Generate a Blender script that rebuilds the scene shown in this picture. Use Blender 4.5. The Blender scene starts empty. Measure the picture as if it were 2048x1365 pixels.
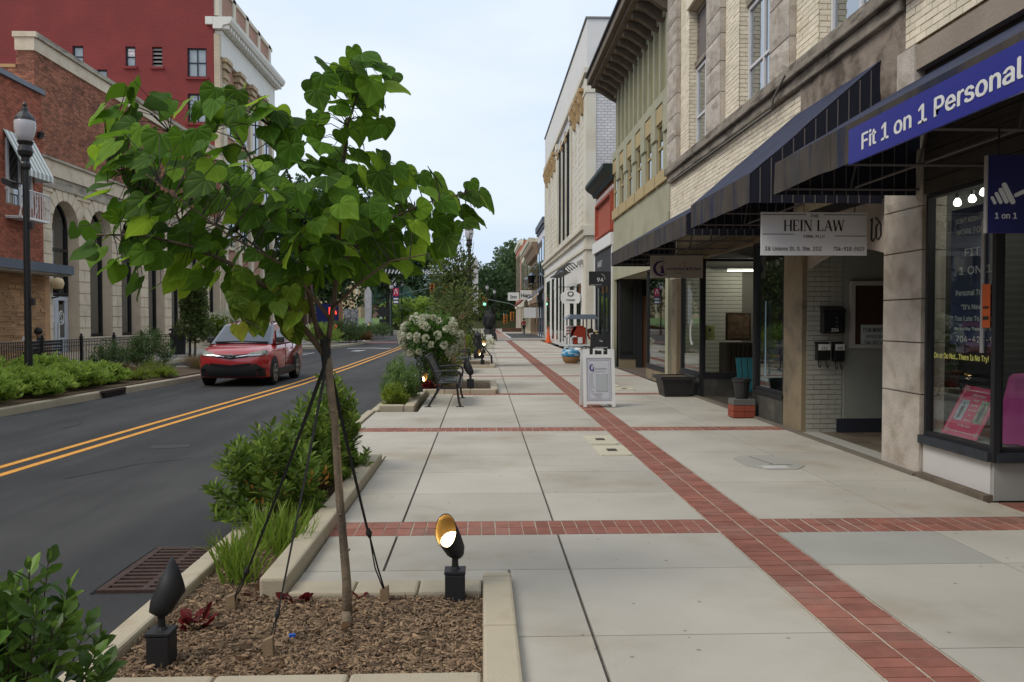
import bpy, bmesh, math, random
import numpy as np
from mathutils import Vector, Matrix, Euler, noise as mnoise
random.seed(7); rng = np.random.RandomState(7)
PI = math.pi; rad = math.radians
SC = bpy.context.scene; COL = SC.collection
# ---------------------------------------------------------------- camera
cam = bpy.data.objects.new('camera', bpy.data.cameras.new('camera')); COL.objects.link(cam)
cam.data.sensor_width = 36; cam.data.lens = 29.0; cam.data.clip_end = 2000; cam.data.clip_start = .05
cam.location = (0, 0, 1.6); cam.rotation_euler = (rad(90-1.475), 0, rad(-2.048))
SC.camera = cam
# ---------------------------------------------------------------- sky and sun
SUN_EL, SUN_AZ = 48, 240       # azimuth measured clockwise from +Y
W = bpy.data.worlds.new('World'); SC.world = W; W.use_nodes = True
nt = W.node_tree; nt.nodes.clear()
def N(nt, t, **k):
    n = nt.nodes.new(t)
    for a, b in k.items(): setattr(n, a, b)
    return n
sky = N(nt, 'ShaderNodeTexSky', sky_type='NISHITA', sun_disc=False, sun_elevation=rad(SUN_EL), sun_rotation=rad(SUN_AZ))
sky.air_density = 1.2; sky.dust_density = 1.5
sm = N(nt, 'ShaderNodeVectorMath', operation='SCALE'); sm.inputs['Scale'].default_value = .085
nt.links.new(sky.outputs[0], sm.inputs[0])
tc = N(nt, 'ShaderNodeTexCoord'); mp = N(nt, 'ShaderNodeMapping'); mp.inputs['Scale'].default_value = (1, 1, 3.2)
nz = N(nt, 'ShaderNodeTexNoise'); nz.inputs['Scale'].default_value = 1.7; nz.inputs['Detail'].default_value = 6; nz.inputs['Roughness'].default_value = .5
nt.links.new(tc.outputs['Generated'], mp.inputs[0]); nt.links.new(mp.outputs[0], nz.inputs['Vector'])
cr = N(nt, 'ShaderNodeValToRGB'); cr.color_ramp.elements[0].position = .3; cr.color_ramp.elements[1].position = .72
cr.color_ramp.elements[0].color = (.52, .66, .88, 1); cr.color_ramp.elements[1].color = (.80, .86, .95, 1)
nt.links.new(nz.outputs[0], cr.inputs[0])
# thin overcast: whiter overhead, a little bluer towards the horizon
sp = N(nt, 'ShaderNodeSeparateXYZ'); nt.links.new(tc.outputs['Generated'], sp.inputs[0])
mr = N(nt, 'ShaderNodeMapRange'); mr.inputs['From Min'].default_value = 0; mr.inputs['From Max'].default_value = .5
nt.links.new(sp.outputs['Z'], mr.inputs['Value'])
mxg = N(nt, 'ShaderNodeMix', data_type='RGBA', blend_type='MULTIPLY'); mxg.inputs[0].default_value = 1
gr = N(nt, 'ShaderNodeValToRGB'); gr.color_ramp.elements[0].color = (.84, .90, .96, 1); gr.color_ramp.elements[1].color = (1.18, 1.12, 1.04, 1)
nt.links.new(mr.outputs[0], gr.inputs[0]); nt.links.new(cr.outputs[0], mxg.inputs[6]); nt.links.new(gr.outputs[0], mxg.inputs[7])
mx = N(nt, 'ShaderNodeMix', data_type='RGBA'); mx.inputs[0].default_value = .88
nt.links.new(sm.outputs[0], mx.inputs[6]); nt.links.new(mxg.outputs[2], mx.inputs[7])
bg = N(nt, 'ShaderNodeBackground'); bg.inputs[1].default_value = .95
nt.links.new(mx.outputs[2], bg.inputs[0])
wo = N(nt, 'ShaderNodeOutputWorld'); nt.links.new(bg.outputs[0], wo.inputs[0])
sun = bpy.data.objects.new('sun', bpy.data.lights.new('sun', 'SUN')); COL.objects.link(sun)
sun.data.energy = 1.4; sun.data.angle = rad(26); sun.data.color = (1, .93, .82)
a, e = rad(SUN_AZ), rad(SUN_EL)
sun.rotation_euler = Vector((math.sin(a)*math.cos(e), math.cos(a)*math.cos(e), math.sin(e))).to_track_quat('Z', 'Y').to_euler()
SC.view_settings.view_transform = 'Standard'; SC.view_settings.look = 'None'
SC.view_settings.exposure = .36; SC.view_settings.gamma = 1
try: SC.cycles.use_adaptive_sampling = True; SC.cycles.max_bounces = 6; SC.cycles.transparent_max_bounces = 8; SC.cycles.use_denoising = True
except Exception: pass
# ---------------------------------------------------------------- materials
MATS = {}
def mat(name, col, rough=.8, var=.12, scale=2.0, bump=0., bscale=60., metal=0., rnd=0., col2=None, c2scale=.6, c2amt=(.45, .7), spec=.35, streak=None, specks=None, trans=0., emit=None, estr=0, coat=0, alpha=1):
    if name in MATS: return MATS[name]
    m = bpy.data.materials.new(name); m.use_nodes = True; MATS[name] = m
    t = m.node_tree; p = t.nodes['Principled BSDF']; L = t.links.new
    p.inputs['Roughness'].default_value = rough; p.inputs['Metallic'].default_value = metal
    p.inputs['Specular IOR Level'].default_value = spec; p.inputs['Coat Weight'].default_value = coat
    g = N(t, 'ShaderNodeNewGeometry'); c = N(t, 'ShaderNodeRGB'); c.outputs[0].default_value = (*col, 1); out = c.outputs[0]
    pos = g.outputs['Position']
    if col2:
        n2 = N(t, 'ShaderNodeTexNoise'); n2.inputs['Scale'].default_value = c2scale; n2.inputs['Detail'].default_value = 8; n2.inputs['Roughness'].default_value = .62
        src = pos
        if streak:
            mpn = N(t, 'ShaderNodeMapping'); mpn.inputs['Scale'].default_value = streak; L(pos, mpn.inputs[0]); src = mpn.outputs[0]
        L(src, n2.inputs['Vector'])
        r = N(t, 'ShaderNodeMapRange', interpolation_type='SMOOTHSTEP'); r.inputs['From Min'].default_value = c2amt[0]; r.inputs['From Max'].default_value = c2amt[1]
        L(n2.outputs[0], r.inputs['Value'])
        mxx = N(t, 'ShaderNodeMix', data_type='RGBA'); L(r.outputs[0], mxx.inputs[0]); L(out, mxx.inputs[6]); mxx.inputs[7].default_value = (*col2, 1); out = mxx.outputs[2]
    if specks:      # gum spots, grit: (scale, radius, colour, share)
        vo = N(t, 'ShaderNodeTexVoronoi'); vo.inputs['Scale'].default_value = specks[0]; L(pos, vo.inputs['Vector'])
        ls = N(t, 'ShaderNodeMath', operation='LESS_THAN'); ls.inputs[1].default_value = specks[1]; L(vo.outputs['Distance'], ls.inputs[0])
        sc_ = N(t, 'ShaderNodeSeparateColor'); L(vo.outputs['Color'], sc_.inputs[0]); l2 = N(t, 'ShaderNodeMath', operation='LESS_THAN'); l2.inputs[1].default_value = specks[3]; L(sc_.outputs[0], l2.inputs[0])
        m_ = N(t, 'ShaderNodeMath', operation='MULTIPLY'); L(ls.outputs[0], m_.inputs[0]); L(l2.outputs[0], m_.inputs[1]); m2_ = N(t, 'ShaderNodeMath', operation='MULTIPLY'); m2_.inputs[1].default_value = .7; L(m_.outputs[0], m2_.inputs[0])
        mxs = N(t, 'ShaderNodeMix', data_type='RGBA'); L(m2_.outputs[0], mxs.inputs[0]); L(out, mxs.inputs[6]); mxs.inputs[7].default_value = (*specks[2], 1); out = mxs.outputs[2]
    if var or rnd:
        hs = N(t, 'ShaderNodeHueSaturation'); L(out, hs.inputs['Color'])
        n1 = N(t, 'ShaderNodeTexNoise'); n1.inputs['Scale'].default_value = scale; n1.inputs['Detail'].default_value = 5; L(pos, n1.inputs['Vector'])
        r1 = N(t, 'ShaderNodeMapRange'); r1.inputs['From Min'].default_value = .25; r1.inputs['From Max'].default_value = .75
        r1.inputs['To Min'].default_value = 1-var; r1.inputs['To Max'].default_value = 1+var; L(n1.outputs[0], r1.inputs['Value'])
        v = r1.outputs[0]
        if rnd:
            oi = N(t, 'ShaderNodeObjectInfo'); at = N(t, 'ShaderNodeAttribute', attribute_name='rnd')
            ad = N(t, 'ShaderNodeMath', operation='ADD'); L(oi.outputs['Random'], ad.inputs[0]); L(at.outputs['Fac'], ad.inputs[1])
            fr = N(t, 'ShaderNodeMath', operation='FRACT'); L(ad.outputs[0], fr.inputs[0])
            r2 = N(t, 'ShaderNodeMapRange'); r2.inputs['To Min'].default_value = 1-rnd; r2.inputs['To Max'].default_value = 1+rnd; L(fr.outputs[0], r2.inputs['Value'])
            mu = N(t, 'ShaderNodeMath', operation='MULTIPLY'); L(v, mu.inputs[0]); L(r2.outputs[0], mu.inputs[1]); v = mu.outputs[0]
        L(v, hs.inputs['Value']); out = hs.outputs[0]
    L(out, p.inputs['Base Color'])
    if bump:
        nb = N(t, 'ShaderNodeTexNoise'); nb.inputs['Scale'].default_value = bscale; nb.inputs['Detail'].default_value = 4; L(pos, nb.inputs['Vector'])
        b = N(t, 'ShaderNodeBump'); b.inputs['Strength'].default_value = min(1, bump); b.inputs['Distance'].default_value = .01*max(1, bump); L(nb.outputs[0], b.inputs['Height']); L(b.outputs[0], p.inputs['Normal'])
    if trans:
        tr = N(t, 'ShaderNodeBsdfTranslucent'); L(out, tr.inputs[0]); ms = N(t, 'ShaderNodeMixShader'); ms.inputs[0].default_value = trans
        o = t.nodes['Material Output']; L(p.outputs[0], ms.inputs[1]); L(tr.outputs[0], ms.inputs[2]); L(ms.outputs[0], o.inputs[0])
    if emit: p.inputs['Emission Color'].default_value = (*emit, 1); p.inputs['Emission Strength'].default_value = estr
    if alpha < 1: p.inputs['Alpha'].default_value = alpha
    return m
def bricktex(name, c1, c2, mortar, axis='x', bw=.21, bh=.075, ms=.012, rough=.85, bump=.5):
    """brick coursing for walls too far away to tell bricks apart"""
    m = bpy.data.materials.new(name); m.use_nodes = True; MATS[name] = m; t = m.node_tree; p = t.nodes['Principled BSDF']; L = t.links.new
    g = N(t, 'ShaderNodeNewGeometry'); s = N(t, 'ShaderNodeSeparateXYZ'); L(g.outputs['Position'], s.inputs[0]); c = N(t, 'ShaderNodeCombineXYZ')
    L(s.outputs['X' if axis == 'x' else 'Y'], c.inputs[0]); L(s.outputs['Z'], c.inputs[1])
    b = N(t, 'ShaderNodeTexBrick'); L(c.outputs[0], b.inputs['Vector']); b.inputs['Scale'].default_value = 1
    b.inputs['Brick Width'].default_value = bw; b.inputs['Row Height'].default_value = bh; b.inputs['Mortar Size'].default_value = ms; b.inputs['Mortar Smooth'].default_value = .2
    b.inputs['Color1'].default_value = (*c1, 1); b.inputs['Color2'].default_value = (*c2, 1); b.inputs['Mortar'].default_value = (*mortar, 1)
    n1 = N(t, 'ShaderNodeTexNoise'); n1.inputs['Scale'].default_value = .7; n1.inputs['Detail'].default_value = 8; L(g.outputs['Position'], n1.inputs['Vector'])
    r1 = N(t, 'ShaderNodeMapRange'); r1.inputs['To Min'].default_value = .7; r1.inputs['To Max'].default_value = 1.3; L(n1.outputs[0], r1.inputs['Value'])
    hs = N(t, 'ShaderNodeHueSaturation'); L(b.outputs[0], hs.inputs['Color']); L(r1.outputs[0], hs.inputs['Value']); L(hs.outputs[0], p.inputs['Base Color'])
    bu = N(t, 'ShaderNodeBump'); bu.invert = True; bu.inputs['Strength'].default_value = bump; bu.inputs['Distance'].default_value = .01; L(b.outputs['Fac'], bu.inputs['Height']); L(bu.outputs[0], p.inputs['Normal'])
    p.inputs['Roughness'].default_value = rough
    return m
def glass(name, tint=(.8, .9, .9), refl=.12, dark=0., rough=.0):
    m = bpy.data.materials.new(name); m.use_nodes = True; MATS[name] = m; t = m.node_tree; t.nodes.remove(t.nodes['Principled BSDF']); L = t.links.new
    tr = N(t, 'ShaderNodeBsdfTransparent'); tr.inputs[0].default_value = (*[c*(1-dark) for c in tint], 1)
    gl = N(t, 'ShaderNodeBsdfGlossy'); gl.inputs['Roughness'].default_value = rough; gl.inputs[0].default_value = (.9, .95, 1, 1)
    lw = N(t, 'ShaderNodeLayerWeight'); lw.inputs[0].default_value = .5; pw_ = N(t, 'ShaderNodeMath', operation='POWER'); pw_.inputs[1].default_value = 4.5; L(lw.outputs['Facing'], pw_.inputs[0])
    mu = N(t, 'ShaderNodeMath', operation='MULTIPLY_ADD', use_clamp=True); mu.inputs[1].default_value = .7; mu.inputs[2].default_value = .035+refl; L(pw_.outputs[0], mu.inputs[0])
    ms = N(t, 'ShaderNodeMixShader'); L(mu.outputs[0], ms.inputs[0]); L(tr.outputs[0], ms.inputs[1]); L(gl.outputs[0], ms.inputs[2]); L(ms.outputs[0], t.nodes['Material Output'].inputs[0])
    return m
def emis(name, col, s):
    return mat(name, (.02, .02, .02), var=0, emit=col, estr=s)
# ---------------------------------------------------------------- mesh builder
class MB:
    def __init__(s): s.v = []; s.f = []; s.fm = []; s.m = 0
    def add(s, vs, fs):
        o = len(s.v); s.v += [tuple(v) for v in vs]; s.f += [tuple(i+o for i in f) for f in fs]; s.fm += [s.m]*len(fs); return s
    def box(s, x0, x1, y0, y1, z0, z1, rz=0, c=None):
        vs = [(x, y, z) for x in (x0, x1) for y in (y0, y1) for z in (z0, z1)]
        if rz:
            c = c or ((x0+x1)/2, (y0+y1)/2); ca, sa = math.cos(rz), math.sin(rz)
            vs = [(c[0]+(x-c[0])*ca-(y-c[1])*sa, c[1]+(x-c[0])*sa+(y-c[1])*ca, z) for x, y, z in vs]
        return s.add(vs, [(0, 1, 3, 2), (4, 6, 7, 5), (0, 4, 5, 1), (2, 3, 7, 6), (0, 2, 6, 4), (1, 5, 7, 3)])
    def hexa(s, q0, q1):      # two quads (bottom, top) joined
        return s.add(list(q0)+list(q1), [(3, 2, 1, 0), (4, 5, 6, 7), (0, 1, 5, 4), (1, 2, 6, 5), (2, 3, 7, 6), (3, 0, 4, 7)])
    def quad(s, a, b, c, d): return s.add([a, b, c, d], [(0, 1, 2, 3)])
    def tube(s, pts, r, n=6, cap=True):
        pts = [Vector(p) for p in pts]; rs = r if isinstance(r, (list, tuple)) else [r]*len(pts)
        vs = []; fs = []; up = Vector((.13, .21, .97)).normalized()
        for i, p in enumerate(pts):
            d = (pts[min(i+1, len(pts)-1)]-pts[max(i-1, 0)]).normalized()
            u = d.cross(up)
            if u.length < .15: u = d.cross(Vector((1, 0, 0)))
            u.normalize(); w = d.cross(u)
            for k in range(n):
                a = 2*PI*k/n; vs.append(p+(u*math.cos(a)+w*math.sin(a))*rs[i])
        for i in range(len(pts)-1):
            for k in range(n): a = i*n+k; b = i*n+(k+1) % n; fs.append((a, b, b+n, a+n))
        if cap: fs += [tuple(range(n))[::-1], tuple(range((len(pts)-1)*n, len(pts)*n))]
        return s.add(vs, fs)
    def lathe(s, prof, c=(0, 0, 0), n=14):
        vs = []; fs = []
        for r, z in prof:
            for k in range(n): a = 2*PI*k/n; vs.append((c[0]+r*math.cos(a), c[1]+r*math.sin(a), c[2]+z))
        for i in range(len(prof)-1):
            for k in range(n): a = i*n+k; b = i*n+(k+1) % n; fs.append((a, b, b+n, a+n))
        fs += [tuple(range(n))[::-1], tuple(range((len(prof)-1)*n, len(prof)*n))]
        return s.add(vs, fs)
    def prism(s, poly, ax, a0, a1):   # extrude a 2D polygon along axis; poly in the remaining two axes order
        def P(u, v, w): return {'x': (w, u, v), 'y': (u, w, v), 'z': (u, v, w)}[ax]
        n = len(poly); vs = [P(*p, a0) for p in poly]+[P(*p, a1) for p in poly]
        return s.add(vs, [tuple(range(n)), tuple(range(2*n-1, n-1, -1))]+[(i, i+n, (i+1) % n+n, (i+1) % n) for i in range(n)])
    def build(s, name, m, parent=None, smooth=False, bev=0, world=True, loc=None, fix=True):
        me = bpy.data.meshes.new(name)
        vs = s.v
        if parent is not None and world:
            w = Vector((0, 0, 0)); q = parent
            while q is not None: w += q.location; q = q.parent
            vs = [(x-w.x, y-w.y, z-w.z) for x, y, z in vs]
        elif parent is None and len(vs) and not loc: pass
        me.from_pydata(vs, [], s.f)
        for mm in (m if isinstance(m, (list, tuple)) else [m]): me.materials.append(mm)
        if any(s.fm): me.polygons.foreach_set('material_index', s.fm)
        if fix:
            bm = bmesh.new(); bm.from_mesh(me); bmesh.ops.recalc_face_normals(bm, faces=bm.faces); bm.to_mesh(me); bm.free()
        if smooth: me.polygons.foreach_set('use_smooth', [True]*len(me.polygons))
        o = link(name, me, parent)
        if loc: o.location = loc
        if bev:
            b = o.modifiers.new('bevel', 'BEVEL'); b.width = bev; b.segments = 2; b.limit_method = 'ANGLE'; b.angle_limit = rad(40)
        return o
def link(name, me, parent=None):
    o = bpy.data.objects.new(name, me); COL.objects.link(o); o.parent = parent; return o
def tag(o, label=None, cat=None, group=None, kind=None):
    for k, v in (('label', label), ('category', cat), ('group', group), ('kind', kind)):
        if v: o[k] = v
    return o
def thing(name, label, cat, loc=(0, 0, 0), group=None, rz=0):
    o = bpy.data.objects.new(name, None); COL.objects.link(o); o.location = loc; o.rotation_euler = (0, 0, rz); o.empty_display_size = .2
    return tag(o, label, cat, group)
def struct(name, mb, m, **k): return tag(mb.build(name, m, **k), kind='structure')
def dup(src, parent=None):
    c = src.copy(); COL.objects.link(c); c.parent = parent
    for ch in list(src.children): dup(ch, c)
    return c
def copy_thing(src, loc, label, rz=None, sc=None):
    c = dup(src); c.location = loc; c['label'] = label
    if rz is not None: c.rotation_euler = (0, 0, rz)
    if sc: c.scale = (sc,)*3
    return c
def boxpart(name, m, parent, *a, bev=0, **k): return MB().box(*a, **k).build(name, m, parent, bev=bev)
_txt = {}
try: FONT_ = bpy.data.fonts.load(bpy.utils.system_resource('DATAFILES')+'/fonts/Inter.woff2')      # Blender's own interface font
except Exception: FONT_ = None
def text(s, size, loc, rot, m, parent, name='lettering', ext=.002, align='LEFT', sx=1., bold=0., world=True, shear=0, fit=None):
    cu = bpy.data.curves.new('t', 'FONT'); cu.body = s
    if FONT_: cu.font = FONT_
    cu.align_x = align; cu.size = size; cu.extrude = 0 if bold else ext; cu.align_x = align; cu.shear = shear; cu.resolution_u = 3
    o = bpy.data.objects.new('t', cu); COL.objects.link(o)
    me = bpy.data.meshes.new_from_object(o); bpy.data.objects.remove(o); bpy.data.curves.remove(cu)
    if fit and len(me.vertices): xs_ = [v.co.x for v in me.vertices]; sx = fit/(max(xs_)-min(xs_))
    w = Vector((0, 0, 0)); q = parent
    while q is not None and world: w += q.location; q = q.parent
    me.transform(Matrix.Translation(Vector(loc)-w) @ Euler(rot).to_matrix().to_4x4() @ Matrix.Diagonal((sx, 1, 1, 1)))
    if bold:        # heavier strokes: the same outline struck again a few millimetres to each side
        b_ = bmesh.new(); b_.from_mesh(me); R_ = Euler(rot).to_matrix()
        for k, (dx, dy) in enumerate(((bold, 0), (-bold, 0), (0, bold*.7), (0, -bold*.7))):
            m2 = me.copy(); m2.transform(Matrix.Translation(R_ @ Vector((dx, dy, -.0005*(k+1))))); b_.from_mesh(m2); bpy.data.meshes.remove(m2)
        b_.to_mesh(me); b_.free()
    me.materials.clear(); me.materials.append(m)
    return link(name, me, parent)
FRONT = (PI/2, 0, 0); WEST = (PI/2, 0, -PI/2)     # lettering that faces the camera / faces the street from the right side
# ---------------------------------------------------------------- leaves
def leaf_tpl(kind):
    if kind == 'oval':      # length 1 along +y, width about .4
        v = [(0, 0, 0), (.15, .25, .05), (.21, .55, .06), (.1, .85, .02), (0, 1, -.03), (-.1, .85, .02), (-.21, .55, .06), (-.15, .25, .05), (0, .3, 0), (0, .65, 0)]
        f = [(0, 1, 8), (1, 2, 9, 8), (2, 3, 4, 9), (0, 8, 7), (8, 9, 6, 7), (9, 4, 5, 6)]
    elif kind == 'blade':
        v = [(-.02, 0, 0), (.02, 0, 0), (.022, .35, .03), (-.022, .35, .03), (.018, .7, 0), (-.018, .7, 0), (0, 1, -.14)]
        f = [(0, 1, 2, 3), (3, 2, 4, 5), (5, 4, 6)]
    elif kind == 'needle':
        v = [(-.05, 0, 0), (.05, 0, 0), (.07, .5, .03), (-.07, .5, .03), (0, 1, 0)]; f = [(0, 1, 2, 3), (3, 2, 4)]
    elif kind == 'card':    # a small spray of leaves: three little blades
        v = []; f = []
        for a, z in ((-.8, .0), (0, .1), (.8, -.05), (2.2, .05), (3.9, -.05)):
            c, s_ = math.cos(a), math.sin(a); o = len(v)
            for x, y in ((0, 0), (.16, .3), (0, .62), (-.16, .3)): v.append((x*c-y*s_, x*s_+y*c, z*y))
            f.append((o, o+1, o+2, o+3))
    elif kind == 'heart':
        half = [(0, .02), (.10, -.07), (.22, -.12), (.36, -.10), (.47, .02), (.51, .18), (.48, .36), (.39, .54), (.25, .72), (.11, .88), (.02, 1.0)]
        v = []; f = []
        rib = [(0, y) for y in (.02, .12, .25, .38, .5, .62, .74, .84, .92, .97, 1.0)]
        def z(x, y): return .20*abs(x)-.35*x*x-.16*(y-.3)**2+.025*math.sin(9*y+4*abs(x))
        for (x, y) in rib: v.append((0, y, z(0, y)-.02))
        for sx in (1, -1):
            o = len(v)
            for x, y in half: v.append((sx*x, y, z(x, y)+.03*math.sin(7*y*1.3+sx)))
            mid = len(v)
            for (x, y), (rx, ry) in zip(half, rib): v.append((sx*x*.52, (y+ry)/2, z(x*.52, (y+ry)/2)))
            for i in range(10):
                a, b, c_, d = i, i+1, mid+i+1, mid+i
                f.append((a, b, c_, d) if sx < 0 else (d, c_, b, a))
                a, b, c_, d = mid+i, mid+i+1, o+i+1, o+i
                f.append((a, b, c_, d) if sx < 0 else (d, c_, b, a))
    return np.array(v, float), f
TPL = {k: leaf_tpl(k) for k in ('oval', 'blade', 'needle', 'card', 'heart')}
def frames(P, D, Nn, S, W=None):
    """4x4 matrices: origin P, local y along D, local z near Nn, scale S (and width W)"""
    D = D/np.linalg.norm(D, axis=1)[:, None]; X = np.cross(D, Nn); X /= np.maximum(1e-6, np.linalg.norm(X, axis=1))[:, None]; Z = np.cross(X, D)
    M = np.zeros((len(P), 4, 4)); W = S if W is None else W
    M[:, :3, 0] = X*W[:, None]; M[:, :3, 1] = D*S[:, None]; M[:, :3, 2] = Z*S[:, None]; M[:, :3, 3] = P; M[:, 3, 3] = 1
    return M
def leaves(parent, Ms, tpl, m, n_ind=0, name='leaf', base=(0, 0, 0), stuffname='foliage', smooth=False):
    """leaves given in world space; the n_ind nearest the camera become parts, the rest one part"""
    base = np.array(base, float); v, f = TPL[tpl]; Ms = Ms.copy(); Ms[:, :3, 3] -= base
    if n_ind:
        d = np.linalg.norm(Ms[:, :3, 3]+base-np.array([0, 0, 1.6]), axis=1); Ms = Ms[np.argsort(d)]
        key = (tpl, m.name)
        if key not in _txt:
            me = bpy.data.meshes.new(name); me.from_pydata([tuple(q) for q in v], [], f); me.materials.append(m)
            if smooth: me.polygons.foreach_set('use_smooth', [True]*len(me.polygons))
            _txt[key] = me
        for M in Ms[:n_ind]:
            o = link(name, _txt[key], parent); o.matrix_local = Matrix(M.tolist())
        Ms = Ms[n_ind:]
    if len(Ms) == 0: return
    n = len(v); V = np.einsum('kij,nj->kni', Ms[:, :3, :3], v)+Ms[:, None, :3, 3]
    me = bpy.data.meshes.new(stuffname); k = len(Ms)
    me.vertices.add(k*n); me.vertices.foreach_set('co', V.reshape(-1))
    lens = np.array([len(q) for q in f]); flat = np.array([i for q in f for i in q]); nl = len(flat)
    me.loops.add(nl*k); me.loops.foreach_set('vertex_index', (flat[None, :]+(np.arange(k)*n)[:, None]).reshape(-1).astype(np.int32))
    me.polygons.add(len(f)*k); st = np.concatenate([[0], np.cumsum(lens)[:-1]])
    me.polygons.foreach_set('loop_start', (st[None, :]+(np.arange(k)*nl)[:, None]).reshape(-1).astype(np.int32))
    at = me.attributes.new('rnd', 'FLOAT', 'POINT'); at.data.foreach_set('value', np.repeat(rng.rand(k), n))
    me.materials.append(m); me.update(calc_edges=True)
    if smooth: me.polygons.foreach_set('use_smooth', [True]*len(me.polygons))
    o = link(stuffname, me, parent); o['kind'] = 'stuff'; return o
def rdir(n):
    a = rng.normal(size=(n, 3)); return a/np.linalg.norm(a, axis=1)[:, None]
def leafmat(name, c, c2, rnd=.35, trans=.3, rough=.5, vein=False):
    m = bpy.data.materials.new(name); m.use_nodes = True; MATS[name] = m; t = m.node_tree; p = t.nodes['Principled BSDF']; L = t.links.new
    oi = N(t, 'ShaderNodeObjectInfo'); at = N(t, 'ShaderNodeAttribute', attribute_name='rnd')
    ad = N(t, 'ShaderNodeMath', operation='ADD'); L(oi.outputs['Random'], ad.inputs[0]); L(at.outputs['Fac'], ad.inputs[1])
    fr = N(t, 'ShaderNodeMath', operation='FRACT'); L(ad.outputs[0], fr.inputs[0])
    r = N(t, 'ShaderNodeValToRGB'); e = r.color_ramp.elements; e[0].color = (*[q*(1-rnd) for q in c], 1); e[1].color = (*c2, 1); e[1].position = 1
    x = e.new(.72); x.color = (*c, 1); L(fr.outputs[0], r.inputs[0]); out = r.outputs[0]
    if vein:
        tcn = N(t, 'ShaderNodeTexCoord'); s = N(t, 'ShaderNodeSeparateXYZ'); L(tcn.outputs['Object'], s.inputs[0])
        ab = N(t, 'ShaderNodeMath', operation='ABSOLUTE'); L(s.outputs[0], ab.inputs[0])
        an = N(t, 'ShaderNodeMath', operation='ARCTAN2'); L(ab.outputs[0], an.inputs[0]); L(s.outputs[1], an.inputs[1])
        mu = N(t, 'ShaderNodeMath', operation='MULTIPLY'); mu.inputs[1].default_value = 9.5; L(an.outputs[0], mu.inputs[0])
        co = N(t, 'ShaderNodeMath', operation='COSINE'); L(mu.outputs[0], co.inputs[0])
        mr_ = N(t, 'ShaderNodeMapRange'); mr_.inputs['From Min'].default_value = .8; mr_.inputs['From Max'].default_value = 1; mr_.inputs['To Min'].default_value = 0; mr_.inputs['To Max'].default_value = .13; L(co.outputs[0], mr_.inputs['Value'])
        mxx = N(t, 'ShaderNodeMix', data_type='RGBA'); L(mr_.outputs[0], mxx.inputs[0]); L(out, mxx.inputs[6]); mxx.inputs[7].default_value = (*[min(1, q*1.9+.01) for q in c2], 1); out = mxx.outputs[2]
        bu = N(t, 'ShaderNodeBump'); bu.inputs['Strength'].default_value = .25; bu.inputs['Distance'].default_value = .006; bu.invert = True; L(co.outputs[0], bu.inputs['Height']); L(bu.outputs[0], p.inputs['Normal'])
    L(out, p.inputs['Base Color']); p.inputs['Roughness'].default_value = rough; p.inputs['Specular IOR Level'].default_value = .2
    tr = N(t, 'ShaderNodeBsdfTranslucent'); hs = N(t, 'ShaderNodeHueSaturation'); hs.inputs['Value'].default_value = 1.5; hs.inputs['Hue'].default_value = .485; L(out, hs.inputs['Color']); L(hs.outputs[0], tr.inputs[0])
    ms = N(t, 'ShaderNodeMixShader'); ms.inputs[0].default_value = trans; o = t.nodes['Material Output']; L(p.outputs[0], ms.inputs[1]); L(tr.outputs[0], ms.inputs[2]); L(ms.outputs[0], o.inputs[0])
    return m
def shoots(c, rx, ry, h, n, per, L, upright=.6, lw=1., z0=.12, droop=0.):
    """leaf frames for a bush: n shoots from the base to a dome, leaves spiralled along the outer part of each"""
    c = np.array(c, float); P = []; D = []; S = []; st = []
    for i in range(n):
        a = rng.rand()*2*PI; r = math.sqrt(rng.rand()); zz = math.sqrt(max(0, 1-r*r*.85))*(.72+.28*rng.rand())
        tip = c+np.array([rx*r*math.cos(a), ry*r*math.sin(a), h*zz*(.35 if rng.rand() < .22 else 1)]); tip[2] = max(tip[2], c[2]+z0*h+.03)
        base = c+np.array([rx*r*.25*math.cos(a), ry*r*.25*math.sin(a), 0]); ax = tip-base; st.append((base, tip)); ax2 = ax/np.linalg.norm(ax); ax2 = ax2*(1-upright)+np.array([0, 0, upright]); ax2 /= np.linalg.norm(ax2)
        u = np.cross(ax2, [.3, .5, .1]); u /= np.linalg.norm(u); w = np.cross(ax2, u)
        for k in range(per):
            t = 1-.5*(k/per)**1.2; b = k*2.4+rng.rand()*.5; rr = u*math.cos(b)+w*math.sin(b)
            P.append(base+ax*t+(ax2-ax/np.linalg.norm(ax))*0); sp = .25+.75*min(1, k/3.)
            D.append(rr*sp+ax2*(.9-.5*min(1, k/per))-np.array([0, 0, droop])); S.append(L*(.65+.5*rng.rand())*(.6 if k < 2 else 1))
    P = np.array(P); D = np.array(D); S = np.array(S); Nn = np.array([0, 0, 1.])+.5*rng.normal(size=P.shape)
    return frames(P, D, Nn, S, S*lw), st
def bush(name, label, cat, c, rx, ry, h, n, per, L, m, n_ind=0, group=None, kind='oval', stem_m=None, **k):
    t = thing(name, label, cat, c, group); Ms, st = shoots(c, rx, ry, h, n, per, L, **k)
    leaves(t, Ms, kind, m, n_ind, base=c)
    sm_ = MB()
    for b, tp in st[::max(1, len(st)//40)]: sm_.tube([b, (b+tp)/2+np.array([.0, 0, .02]), tp], [.006, .004, .002], 4)
    sm_.build('stems', stem_m or MATS['twig'], t, fix=False); return t
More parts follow.
